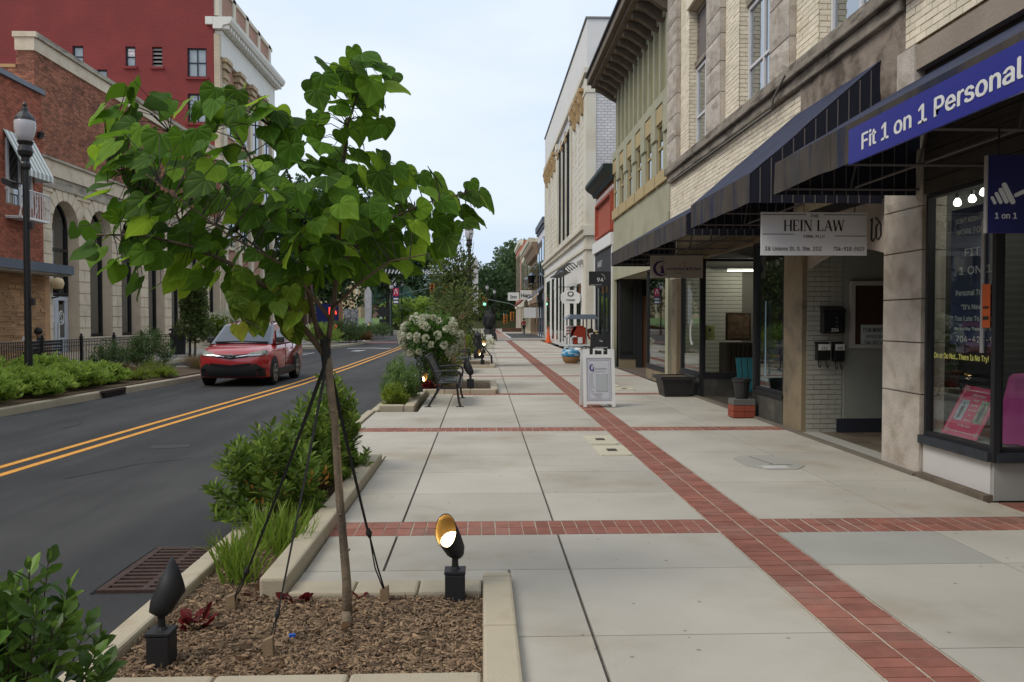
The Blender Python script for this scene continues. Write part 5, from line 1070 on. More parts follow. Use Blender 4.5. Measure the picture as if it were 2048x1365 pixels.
for i, (a, b, z0_, z1_, zs) in enumerate(arches):
    c_ = (a+b)/2; r = (b-a)/2
    zb = 2.55 if i == 0 else .92
    prof = [(a, zb), (b, zb)]+[(c_+r*math.cos(PI*k/14), zs+r*math.sin(PI*k/14)) for k in range(15)]
    f_ = MB().prism(prof, 'x', -16.52, -16.48).build('arch_pane', glass('arch_glass', (.12, .15, .15), .3, .3) if i == 0 else MATS['arch_glass'], K_)
    MB().box(-16.48, -16.40, a, a+.08, zb, zs).box(-16.48, -16.40, b-.08, b, zb, zs).box(-16.48, -16.40, a+.08, b-.08, zb, zb+.1).box(-16.48, -16.40, a+.08, b-.08, zs-.9, zs-.78).build('frame', dkf, f_)
    MB().tube([(-16.44, c_+r*.97*math.cos(PI*k/14), zs+r*.97*math.sin(PI*k/14)) for k in range(15)], .05, 4).build('frame', dkf, f_)
    MB().box(-17.09, -17.0, a-.5, b+.5, 0, 6.6).build('inner_blind', interior, K_) if i == 0 else None
    if i: MB().box(-16.6, -16.05, a, b, .34, .9).build('apron_panel', mat('apron_grey', (.36, .36, .34)), K_)
dwhite = mat('door_grey_white', (.5, .52, .56), rough=.5)
dd = MB().box(-16.48, -16.40, 31.4, 31.5, 0, 2.5).box(-16.48, -16.40, 33.2, 33.3, 0, 2.5).box(-16.48, -16.40, 32.3, 32.42, 0, 2.35).box(-16.48, -16.40, 31.5, 33.2, 2.35, 2.5).box(-16.47, -16.41, 31.5, 33.2, 0, .9).box(-16.47, -16.41, 31.5, 31.66, .9, 2.35).box(-16.47, -16.41, 32.14, 32.3, .9, 2.35).box(-16.47, -16.41, 32.42, 32.58, .9, 2.35).box(-16.47, -16.41, 33.06, 33.2, .9, 2.35).build('door', dwhite, K_)
MB().box(-16.455, -16.445, 31.66, 32.14, .9, 2.2).box(-16.455, -16.445, 32.58, 33.06, .9, 2.2).build('pane', darkglass, dd); MB().box(-16.40, -16.34, 32.2, 32.24, .9, 1.5).box(-16.40, -16.34, 32.48, 32.52, .9, 1.5).build('handle', white, dd)
mb = MB()
for cy_ in (31.9, 32.82):
    ring = [(cy_+.19*math.cos(k*PI/8), 1.68+.26*math.sin(k*PI/8)) for k in range(17)]; mb.tube([(-16.43, u, v) for u, v in ring], .025, 4); mb.tube([(-16.43, cy_+.08, 1.8), (-16.43, cy_, 1.84), (-16.43, cy_-.07, 1.75), (-16.43, cy_+.06, 1.6), (-16.43, cy_, 1.52), (-16.43, cy_-.08, 1.56)], .03, 4)
mb.build('round_emblem', letw, dd); MB().box(-16.44, -16.38, 32.5, 32.95, 2.62, 2.95).build('number_plaque', dkf, K_)
t = thing('globe_lamp', 'cream globe lamp beside the grey-white arcade door', 'wall lamp', (-16.1, 31.3, 2.7)); MB().lathe([(.05, -.24), (.16, -.18), (.22, 0), (.17, .16), (.03, .22)], (-15.75, 31.25, 2.95), 12).build('globe', mat('globe_cream', (.7, .55, .32), rough=.4), t, smooth=True); MB().tube([(-16, 31.25, 2.4), (-15.75, 31.25, 2.45), (-15.75, 31.25, 2.72)], .03, 5).lathe([(.1, 0), (.12, .05)], (-15.75, 31.25, 2.68), 8).build('bracket', blackm, t)
# near left red brick building with balcony window and stone-veneer base
B_ = thing('corner_brick_building', 'red brick building at the left edge with slate canopy and tan ledgestone base', 'building', (-15.4, 26, 0))
MB().box(-24, -15.43, 20, 29.6, 0, 9.45).build('wall', rmort, B_)
wop = [(27.35, 28.95, 5.4, 7.5)]
brickwork(B_, 'x', -15.42, 1, 25.6, 29.6, 3.6, 9.45, mat('brick_red', (.33, .105, .06), rough=.85, var=.12, scale=2, rnd=.3), ops=wop, n_ind=250, proud=.012, near=lambda q: -q[0]+q[2]*.01)
brickwork(B_, 'y', 29.61, 1, -16, -15.4, 3.6, 9.45, MATS['brick_red'], n_ind=0, namep='return_brick')
MB().box(-16.5, -15.3, 20, 29.68, 9.45, 9.62).build('metal_coping', mat('coping_blue_grey', (.14, .16, .19), rough=.5), B_)
MB().box(-15.42, -14.55, 20, 30.0, 3.2, 3.5).build('canopy', mat('canopy_slate', (.10, .12, .15), rough=.6), B_); MB().box(-15.42, -14.62, 20, 29.95, 3.14, 3.2).build('canopy_soffit', limed, B_)
ls = mat('ledgestone', (.40, .235, .12), rough=.85, rnd=.25, var=.15, bump=.4)
st = MB(); z = .0; r_ = 0; lst = []
while z < 3.13:
    h = .055+.05*((r_*5) % 3)/2; u = 24.6-(r_*.17) % .5
    while u < 29.6:
        l = .3+.35*random.random(); lst.append((u, min(u+l, 29.6), z, min(3.13, z+h))); u += l+.006
    z += h+.006; r_ += 1
lst.sort(key=lambda q: -q[0])
for q in lst[:180]: MB().box(-15.425, -15.38+random.uniform(-.02, .02), q[0], q[1], q[2], q[3]).build('ledgestone', ls, B_, fix=False)
mb = MB()
for q in lst[180:]: mb.box(-15.425, -15.38+random.uniform(-.02, .02), q[0], q[1], q[2], q[3])
tag(mb.build('ledgestones', ls, B_, fix=False), kind='stuff')
MB().box(-15.425, -15.38, 29.605, 29.95, 0, 3.13).build('corner_stone', ls, B_)
f_ = MB().box(-15.42, -15.36, 27.4, 27.5, 5.4, 7.5).box(-15.42, -15.36, 28.8, 28.9, 5.4, 7.5).box(-15.42, -15.36, 27.5, 28.8, 7.4, 7.5).box(-15.42, -15.37, 28.1, 28.2, 5.4, 7.4).build('window', winw, B_); MB().box(-15.415, -15.40, 27.5, 28.1, 5.4, 7.4).box(-15.415, -15.40, 28.2, 28.8, 5.4, 7.4).build('pane', darkglass, f_)
aw = thing('window_awning', 'white and green striped metal awning over the balcony window', 'awning', (-15.4, 28.2, 6.3))
for k in range(14): a = 27.25+k*.13; MB().add([(-15.4, a, 7.75), (-15.4, a+.125, 7.75), (-14.75, a+.125, 6.5), (-14.75, a, 6.5), (-15.4, a, 7.72), (-15.4, a+.125, 7.72), (-14.76, a+.125, 6.47), (-14.76, a, 6.47), (-14.75, a, 6.3), (-14.75, a+.125, 6.3)], [(0, 1, 2, 3), (7, 6, 5, 4), (3, 2, 9, 8)]).build('metal_strip', white if k % 2 else mat('strip_green_grey', (.35, .4, .34)), aw)
MB().add([(-15.4, 29.07, 7.75), (-15.4, 29.07, 6.3), (-14.75, 29.07, 6.3), (-14.75, 29.07, 6.5)], [(0, 1, 2, 3)]).build('side_strip', white, aw)
bl_ = thing('balcony_rail', 'white iron balcony railing below the striped window awning', 'balcony railing', (-15.4, 28.2, 5)); mb = MB()
for z in (4.95, 5.85): mb.tube([(-15.4, 27.3, z), (-14.9, 27.3, z), (-14.9, 29.05, z), (-15.4, 29.05, z)], .025, 4)
for k in range(13): mb.tube([(-14.9, 27.3+k*.146, 4.95), (-14.9, 27.3+k*.146, 5.85)], .014, 4)
for y_ in (27.3, 28.2, 29.05): mb.tube([(-14.9, y_-.1, 4.95), (-14.9, y_+.1, 5.4), (-14.9, y_-.1, 5.85)], .018, 4)
for x in (-15.2, -15.05): mb.tube([(x, 29.05, 4.95), (x, 29.05, 5.85)], .014, 4)
mb.build('railing', white, bl_, fix=False); MB().box(-15.4, -14.88, 27.3, 29.05, 4.9, 4.95).build('floor', white, bl_)
MB().box(-15.4, -15.3, 29.3, 29.5, 7.9, 8.1).lathe([(.08, -.1), (.1, .05), (.02, .1)], (-15.2, 29.2, 8.0), 8).build('alarm_bell', dkf, B_)
# tall red-painted building
T_ = thing('tall_red_building', 'tall building with dark red painted side wall and cream corniced front', 'building', (-16, 57, 0))
redp = bricktex('red_painted_brick', (.225, .030, .027), (.20, .027, .025), (.155, .025, .023), 'x', .22, .08, .01, bump=.4)
wins = [(-17.9, -16.75, 16.35, 18.1), (-17.9, -16.75, 13.6, 15.35), (-21.6, -21.0, 16.95, 18.15), (-20.0, -19.4, 16.95, 18.15), (-24.75, -24.1, 16.9, 18.15), (-27.8, -27.05, 16.9, 18.1), (-23.3, -22.7, 15.6, 16.75), (-19.9, -19.3, 14.2, 15.35)]
wall_with_holes(MB(), 'y', 51.2, 51.5, -40, -16.3, 0, 22.3, wins).build('side_wall', redp, T_, fix=False)
MB().box(-40, -16.3, 51.8, 64, 0, 22.1).build('body', interior, T_)
MB().box(-16.31, -15.95, 51.2, 51.9, 0, 19.0).build('corner_pier', bricktex('cream_corner', (.52, .43, .30), (.46, .38, .27), (.4, .33, .24), 'x', .3, .1), T_)
for i, (a, b, z0_, z1_) in enumerate(wins):
    mb = MB().box(a-.1, b+.1, 51.1, 51.25, z0_-.15, z0_); mb.build('sill', redp, T_)
    if i == 3:
        for k in range(5): MB().add([(a, 51.25, z0_+.03+k*.24), (b, 51.25, z0_+.03+k*.24), (b, 51.4, z0_+.2+k*.24), (a, 51.4, z0_+.2+k*.24)], [(0, 1, 2, 3)]).build('louvre', mat('louvre_grey', (.25, .23, .22)), T_)
        continue
    fc = mat('frame_slate', (.03, .035, .045)) if i != 5 else mat('frame_blue', (.02, .03, .12))
    f_ = MB().box(a, a+.08, 51.3, 51.38, z0_, z1_).box(b-.08, b, 51.3, 51.38, z0_, z1_).box(a+.08, b-.08, 51.3, 51.38, z1_-.08, z1_).box(a+.08, b-.08, 51.3, 51.38, z0_, z0_+.08).box(a+.08, b-.08, 51.301, 51.379, (z0_+z1_)/2-.03, (z0_+z1_)/2+.03)
    if b-a > 1: f_.box((a+b)/2-.03, (a+b)/2+.03, 51.302, 51.378, z0_+.08, (z0_+z1_)/2-.031).box((a+b)/2-.03, (a+b)/2+.03, 51.302, 51.378, (z0_+z1_)/2+.031, z1_-.08)
    f_ = f_.build('window', fc, T_); MB().box(a+.08, b-.08, 51.36, 51.37, z0_+.08, z1_-.08).build('pane', mat('pane_pale', (.30, .34, .36), rough=.08, spec=.8), f_)
    if i == 2: MB().box(a+.1, b-.1, 51.352, 51.358, z1_-.62, z1_-.12).build('paper', white, f_); text('OPEN', .2, ((a+b)/2, 51.35, z1_-.32), FRONT, mat('print_rose', (.4, .1, .2)), T_, align='CENTER'); text('MARKET', .13, ((a+b)/2, 51.35, z1_-.5), FRONT, MATS['print_rose'], T_, align='CENTER')
crm = mat('cream_trim_paint', (.58, .52, .40), rough=.7, var=.06); pinkb = bricktex('front_brick', (.36, .16, .10), (.32, .14, .09), (.4, .3, .22), 'y')
MB().box(-16.29, -16.12, 51.9, 64, 0, 17.6).build('front_wall', pinkb, T_)
for k in range(5):
    a = 51.75+k*2.9; MB().box(-16.2, -15.9, a, a+.65, 1, 16.2).build('pilaster', crm, T_)
    cp = MB()
    for q, (w, z) in enumerate(((.02, 16.2), (.12, 16.45), (.05, 16.7), (.2, 17.0), (.12, 17.2), (.28, 17.4))): cp.box(-16.2, -15.88+w, a-w, a+.65+w, z, z+.24)
    cp.build('capital', mat('capital_tan', (.42, .32, .2), var=.3, scale=8), T_)
    if k < 4:
        for z0_ in (2.2, 6.2, 9.8, 13.3):
            f_ = MB().box(-16.15, -16.0, a+.9, a+2.65, z0_-.15, z0_).box(-16.13, -16.05, a+.9, a+2.65, z0_, z0_+2.6).build('window', crm, T_); MB().box(-16.06, -16.03, a+1.05, a+2.5, z0_+.05, z0_+2.5).build('pane', darkglass, f_); MB().box(-16.035, -15.99, a+1.73, a+1.81, z0_+.05, z0_+2.5).box(-16.035, -15.992, a+1.05, a+2.5, z0_+1.25, z0_+1.33).build('sash', dkf, f_)
wt = mat('white_cornice', (.66, .64, .57), rough=.6, var=.05)
MB().box(-16.28, -15.85, 51.3, 64.1, 17.62, 19.2).build('frieze', wt, T_)
MB().prism([(-16.3, 19.25), (-15.75, 19.25), (-15.7, 19.45), (-15.3, 19.55), (-15.18, 19.75), (-15.15, 19.95), (-16.3, 19.95)], 'y', 51.0, 64.6).build('cornice', wt, T_)
MB().box(-16.75, -16.31, 51.0, 51.19, 19.5, 19.95).build('cornice_return', wt, T_)
for k in range(26): MB().box(-15.72, -15.38, 51.1+k*.52, 51.33+k*.52, 19.25, 19.5).build('dentil', wt, T_, fix=False)
MB().box(-16.7, -16.1, 51.3, 64, 20.1, 22.0).build('parapet', pinkb, T_); MB().box(-16.75, -16.0, 51.21, 64.1, 22.0, 22.25).build('parapet_coping', crm, T_)
for k in range(5): MB().box(-16.6, -16.0, 51.25+k*2.95, 51.85+k*2.95, 20.1, 22.3).build('parapet_pier', crm, T_)
# low arcade/stone building farther left and mid-distance pieces
S_ = thing('stone_hall', 'low tan stone hall with dark columned porch behind the far planters', 'building', (-18, 80, 0))
MB().box(-34, -18.2, 72, 88, 0, 6.6).box(-34, -17.9, 71.8, 88.2, 6.6, 7.1).build('wall', mat('hall_stone', (.5, .40, .28), var=.08), S_)
for k in range(8): MB().box(-18.2, -15.6+k*.3-.3*7*.0-k*.6, 74, 86, k*.16-.05, (k+1)*.16-.05).build('step', lime, S_)
for k in range(5): MB().lathe([(.3, 0), (.25, .2), (.22, 4.6), (.32, 4.9)], (-17.6, 74.5+k*2.7, 1.1), 10).build('column', mat('column_brown', (.10, .06, .045)), S_)
MB().box(-18.3, -18.15, 74, 86, 1.2, 5.8).build('dark_porch', interior, S_)
Q_ = thing('tan_far_building', 'tan blank-walled building beyond the far lawn', 'building', (-24, 150, 1.5)); MB().box(-40, -22.0, 150, 160, 1, 8).build('wall', mat('far_tan', (.45, .33, .2)), Q_); MB().box(-40, -21.8, 149.8, 160, 8, 8.5).build('eave', crm, Q_); MB().box(-22.9, -22.5, 149.9, 150, 1, 8).build('corner_strip', crm, Q_)
H_ = thing('green_roof_house', 'low far building with dark green sloping roof', 'building', (-19, 165, 1.5)); MB().box(-21.8, -13, 165, 172, 1, 4.6).build('wall', mat('far_brick', (.25, .17, .13)), H_); MB().prism([(-22, 4.6), (-12.5, 4.6), (-15, 8.3), (-22, 8.3)], 'y', 164.5, 172.5).build('roof', mat('roof_green', (.02, .07, .06)), H_); MB().box(-22, -17, 164, 166, 8.3, 12).build('upper_storey', pw, H_); MB().box(-20.5, -18.5, 164.9, 164.99, 1.6, 4).build('window', darkglass, H_)
# ---------------------------------------------------------------- street lamps
def lamp(label, x, y, h=6.1, sc=1., det=True, banner=None, z0=0):
    t = thing('street_lamp', label, 'street lamp', (x, y, z0), 'black acorn street lamps')
    s = h/6.1; c = (x, y, z0)
    MB().lathe([(.2, 0), (.2, .12), (.15, .2), (.12, .5), (.085, .62), (.07, 1.2), (.062, 4.75*s)], c, 12).build('pole', blackm, t, smooth=False)
    MB().lathe([(.075, 4.7*s), (.1, 4.75*s), (.1, 4.82*s), (.08, 4.86*s), (.08, 4.95*s), (.13, 5.0*s), (.15, 5.08*s), (.12, 5.2*s), (.16, 5.28*s)], c, 12).build('collar', blackm, t)
    MB().lathe([(.12, 5.27*s), (.17, 5.4*s), (.205, 5.55*s), (.205, 5.68*s), (.185, 5.74*s)], c, 16).build('globe', mat('lamp_glass', (.62, .60, .62), rough=.25, spec=.6, var=0, alpha=.85), t, smooth=True)
    MB().lathe([(.205, 5.71*s), (.19, 5.77*s), (.12, 5.86*s), (.07, 5.9*s), (.06, 5.97*s), (.03, 6.0*s), (.045, 6.04*s), (.012, 6.1*s)], c, 14).build('cap', blackm, t)
    if det:
        MB().tube([(x, y-.02, z0+4.4*s), (x-.22, y-.1, z0+4.42*s)], .02, 5).hexa([(x-.34, y-.28, z0+4.38*s), (x-.16, y-.28, z0+4.28*s), (x-.16, y, z0+4.28*s), (x-.34, y, z0+4.38*s)], [(x-.34, y-.28, z0+4.5*s), (x-.14, y-.28, z0+4.42*s), (x-.14, y, z0+4.42*s), (x-.34, y, z0+4.5*s)]).build('floodlight', blackm, t)
        MB().box(x+.08, x+.14, y-.05, y+.05, z0+1.9, z0+2.05).box(x+.075, x+.13, y-.04, y+.04, z0+3.5, z0+3.65).build('socket_box', blackm, t)
    if banner: MB().box(x+.12, x+.75, y, y+.03, z0+3.2, z0+4.9).build('banner', mat('banner_navy', (.03, .03, .1)), t); MB().box(x+.16, x+.71, y-.01, y-.001, z0+4.0, z0+4.8).build('banner_print', mat('banner_red', (.5, .03, .08)), t); MB().box(x+.2, x+.67, y-.01, y-.001, z0+3.3, z0+3.5).box(x+.2, x+.67, y-.01, y-.001, z0+3.65, z0+3.8).build('banner_text', letw, t); MB().prism([(x+.25, z0+4.2), (x+.33, z0+4.2), (x+.4, z0+4.6), (x+.48, z0+4.6), (x+.55, z0+4.2), (x+.62, z0+4.2), (x+.52, z0+4.7), (x+.36, z0+4.7)], 'y', y-.02, y-.011).build('banner_emblem', letw, t)
    return t
lamp('black street lamp in the leafy bed at the left, nearest of all lamps', -9.55, 17.7, 6.15)
lamp('black street lamp rising behind the second bench on the right pavement', -.62, 39, 6.2)
lamp('far street lamp with red and navy banner beside the diamond sign', -9.2, 84, 5.4, banner=True, det=False)
lamp('far street lamp near the middle of the view, left of the traffic signals', -10.9, 112, 6.6, det=False, z0=.3); lamp('far street lamp left of the green signal', .6, 104, 6.2, det=False); lamp('farthest street lamp right of the green signal', 1.75, 120, 6.2, det=False)
t = thing('street_banner', 'tall white pointed banner on the second lamp post', 'banner', (0, 39, 4)); MB().prism([(-.47, 1.9), (-.2, 1.9), (-.2, 4.35), (-.335, 4.65), (-.47, 4.35)], 'y', 39.0, 39.03).build('cloth', mat('banner_white', (.55, .55, .55), var=.1, col2=(.3, .3, .32), c2scale=6), t); text('SHOP', .09, (-.46, 38.99, 4.1), FRONT, letb, t)
# ---------------------------------------------------------------- iron fence
def fence(label, p0, p1, n, skip=()):
    p0 = Vector(p0); p1 = Vector(p1); d = (p1-p0); L_ = d.length; d.normalize(); t = thing('iron_fence', label, 'fence', (p0.x, p0.y, 0)); a = math.atan2(d.y, d.x)
    for k in range(n+1):
        q = p0+d*L_*k/n; MB().box(q.x-.045, q.x+.045, q.y-.045, q.y+.045, -.05, 1.02).box(q.x-.055, q.x+.055, q.y-.055, q.y+.055, 1.02, 1.045).lathe([(.03, 1.045), (.045, 1.08), (.045, 1.11), (.02, 1.145)], (q.x, q.y, 0), 8).build('post', blackm, t)
    for z in (.12, .74, .86, .95):
        m0, m1 = p0, p1; MB().tube([(p0.x, p0.y, z), (p1.x, p1.y, z)], .016, 4).build('rail', blackm, t)
    mb = MB(); m = int(L_/.115)
    for k in range(m):
        q = p0+d*(k+.5)*L_/m; mb.box(q.x-.009, q.x+.009, q.y-.009, q.y+.009, .12, .95)
    tag(mb.build('pickets', blackm, t, fix=False), kind='stuff')
fence('long black iron picket fence behind the left shrubs', (-13.5, 18.4), (-13.5, 33.2), 6)
fence('short black iron fence turning away beside the litter bin', (-15.3, 37.6), (-12.6, 36.0), 1); fence('far black iron fence section by the white flowering shrub', (-16, 47.8), (-13.6, 46.2), 1)
# bench behind the fence and the seated person
t = thing('metal_bench', 'black slatted bench behind the fence with a seated person', 'bench', (-14.3, 27.3, 0)); 
for k in range(5): MB().box(-14.62+k*.1, -14.54+k*.1, 26.3, 28.3, .44, .46).build('seat_slat', blackm, t)
for k in range(4): MB().box(-14.16, -14.14, 26.3, 28.3, .55+k*.1, .62+k*.1).build('back_slat', blackm, t)
for y_ in (26.4, 28.2): MB().tube([(-14.6, y_, 0), (-14.6, y_, .44), (-14.15, y_, .44), (-14.13, y_, .95)], .025, 5).tube([(-14.2, y_, 0), (-14.2, y_, .44)], .025, 5).build('leg', blackm, t)
def skin(name, joints, edges, m, parent, root=0, sub=1):
    me_ = bpy.data.meshes.new(name); w = parent.location if parent else Vector((0, 0, 0))
    me_.from_pydata([tuple(Vector(j[:3])) for j in joints], edges, []); o = link(name, me_, parent); me_.materials.append(m)
    mo = o.modifiers.new('skin', 'SKIN'); mo.use_smooth_shade = True
    if not me_.skin_vertices: bpy.context.view_layer.objects.active = o
    for i, v in enumerate(me_.skin_vertices[0].data): r = joints[i][3]; v.radius = (r, joints[i][4] if len(joints[i]) > 4 else r); v.use_root = (i == root)
    s = o.modifiers.new('sub', 'SUBSURF'); s.levels = sub; s.render_levels = sub; return o
skinm = mat('skin', (.16, .085, .055), rough=.6, var=.05); hair = mat('hair_black', (.012, .01, .009), rough=.6); dk = mat('cloth_black', (.02, .02, .022), rough=.85); redc = mat('cloth_red', (.32, .025, .03), rough=.85)
def person(label, loc, rz, pose, shirt, trousers, sleeves=True, hairr=.115):
    t = thing('person', label, 'person', loc, rz=rz)
    J = pose; names = list(J); idx = {k: i for i, k in enumerate(names)}
    E_ = [('pel', 'bel'), ('bel', 'che'), ('che', 'nk'), ('nk', 'hd'), ('hd', 'ht'), ('che', 'ls'), ('ls', 'le'), ('le', 'lw'), ('lw', 'lp'), ('che', 'rs'), ('rs', 're'), ('re', 'rw'), ('rw', 'rp'), ('pel', 'lh'), ('lh', 'lk'), ('lk', 'la'), ('la', 'lt'), ('pel', 'rh'), ('rh', 'rk'), ('rk', 'ra'), ('ra', 'rt')]
    joints = [J[n_] for n_ in names]; edges = [(idx[a], idx[b]) for a, b in E_]
    for s_ in ('l', 'r'):       # five fingers rooted in the palm
        w = Vector(J[s_+'w'][:3]); p = Vector(J[s_+'p'][:3]); d = (p-w).normalized(); sd = d.cross(Vector((1, .2, .1))).normalized()
        for k in range(5):
            base = p+sd*(.012*(k-2)); tip = base+d*(.06 if k else .035)+sd*((k-2)*.008-(.03 if k == 0 else 0)); joints += [(*tip, .008)]; edges.append((idx[s_+'p'], len(joints)-1))
    skin('body', joints, edges, skinm, t)
    def part(name, keys, ed, m, g): kk = {k: i for i, k in enumerate(keys)}; skin(name, [(*J[k][:3], J[k][3]+g, (J[k][4] if len(J[k]) > 4 else J[k][3])+g) for k in keys], [(kk[a], kk[b]) for a, b in ed], m, t)
    part('shirt', ['bel', 'pel', 'che', 'ls', 'le', 'rs', 're']+(['lw', 'rw'] if sleeves else []), [('pel', 'bel'), ('bel', 'che'), ('che', 'ls'), ('ls', 'le'), ('che', 'rs'), ('rs', 're')]+([('le', 'lw'), ('re', 'rw')] if sleeves else []), shirt, .012)
    part('trousers', ['pel', 'lh', 'lk', 'la', 'rh', 'rk', 'ra'], [('pel', 'lh'), ('lh', 'lk'), ('lk', 'la'), ('pel', 'rh'), ('rh', 'rk'), ('rk', 'ra')], trousers, .012)
    part('shoe', ['la', 'lt'], [('la', 'lt')], blackm2, .012); part('shoe', ['ra', 'rt'], [('ra', 'rt')], blackm2, .012)
    hx, hy, hz = J['hd'][:3]; mb = MB().lathe([(.02, -.09), (hairr*.8, -.07), (hairr, 0), (hairr*.85, .08), (hairr*.4, .125), (.01, .135)], (hx, hy+.012, hz+.03), 12); mb.build('hair', hair, t, smooth=True, world=False)
    f = MB().lathe([(.004, -.02), (.014, 0), (.004, .03)], (hx, hy-.105, hz-.01), 6).lathe([(.002, -.01), (.01, 0), (.002, .01)], (hx-.035, hy-.098, hz+.02), 6).lathe([(.002, -.01), (.01, 0), (.002, .01)], (hx+.035, hy-.098, hz+.02), 6).box(hx-.025, hx+.025, hy-.103, hy-.09, hz-.062, hz-.052); f.build('face_features', mat('face_dark', (.06, .03, .025)), t, world=False)
    return t
sit = dict(pel=(0, .02, .52, .14, .12), bel=(0, .04, .68, .125, .1), che=(0, .03, .88, .15, .11), nk=(0, .0, 1.04, .055), hd=(0, -.03, 1.16, .09), ht=(0, -.02, 1.25, .06), ls=(-.2, .02, .97, .06), le=(-.25, -.1, .74, .045), lw=(-.16, -.3, .84, .03), lp=(-.13, -.33, .9, .03), rs=(.2, .02, .97, .06), re=(.25, -.08, .74, .045), rw=(.16, -.3, .72, .03), rp=(.12, -.36, .72, .03), lh=(-.1, -.04, .5, .09), lk=(-.13, -.45, .48, .065), la=(-.13, -.47, .1, .04), lt=(-.14, -.62, .04, .035), rh=(.1, -.04, .5, .09), rk=(.13, -.45, .48, .065), ra=(.13, -.5, .1, .04), rt=(.14, -.65, .04, .035))
person('person in black seated on the bench behind the fence, looking at a phone', (-14.28, 27.1, .03), rad(-62), sit, dk, dk, hairr=.125)
t = thing('phone', 'small pale phone held up by the seated person', 'phone', (-14.66, 27.0, .95)); MB().box(-14.70, -14.62, 26.9, 26.91, .93, 1.07).build('body', white, t)
walkp = dict(pel=(0, 0, .95, .13, .1), bel=(0, 0, 1.1, .12, .09), che=(0, 0, 1.32, .15, .1), nk=(0, 0, 1.48, .05), hd=(0, -.01, 1.62, .085), ht=(0, 0, 1.71, .055), ls=(-.19, 0, 1.4, .055), le=(-.27, .03, 1.14, .042), lw=(-.25, -.1, .92, .03), lp=(-.25, -.13, .85, .03), rs=(.19, 0, 1.4, .055), re=(.27, .02, 1.14, .042), rw=(.27, -.06, .9, .03), rp=(.27, -.09, .83, .03), lh=(-.09, 0, .9, .09), lk=(-.11, -.1, .5, .06), la=(-.11, .05, .1, .04), lt=(-.12, -.1, .04, .035), rh=(.09, 0, .9, .09), rk=(.1, .0, .5, .06), ra=(.1, .18, .12, .04), rt=(.1, .06, .05, .035))
person('person in red top and black trousers walking on the far right pavement', (4.5, 90, .0), rad(200), walkp, redc, dk)
# ---------------------------------------------------------------- litter bin behind the fence
t = thing('litter_bin', 'black lidded litter bin beyond the fence by the slim tree', 'litter bin', (-14.2, 39, 0)); MB().lathe([(.33, 0), (.36, .9), (.4, .92), (.4, .98)], (-14.2, 39, 0), 14).build('body', blackm2, t); MB().lathe([(.42, 1.1), (.38, 1.18), (.1, 1.24)], (-14.2, 39, 0), 14).box(-14.5, -14.46, 38.98, 39.02, .95, 1.12).box(-13.94, -13.9, 38.98, 39.02, .95, 1.12).build('lid', blackm2, t)
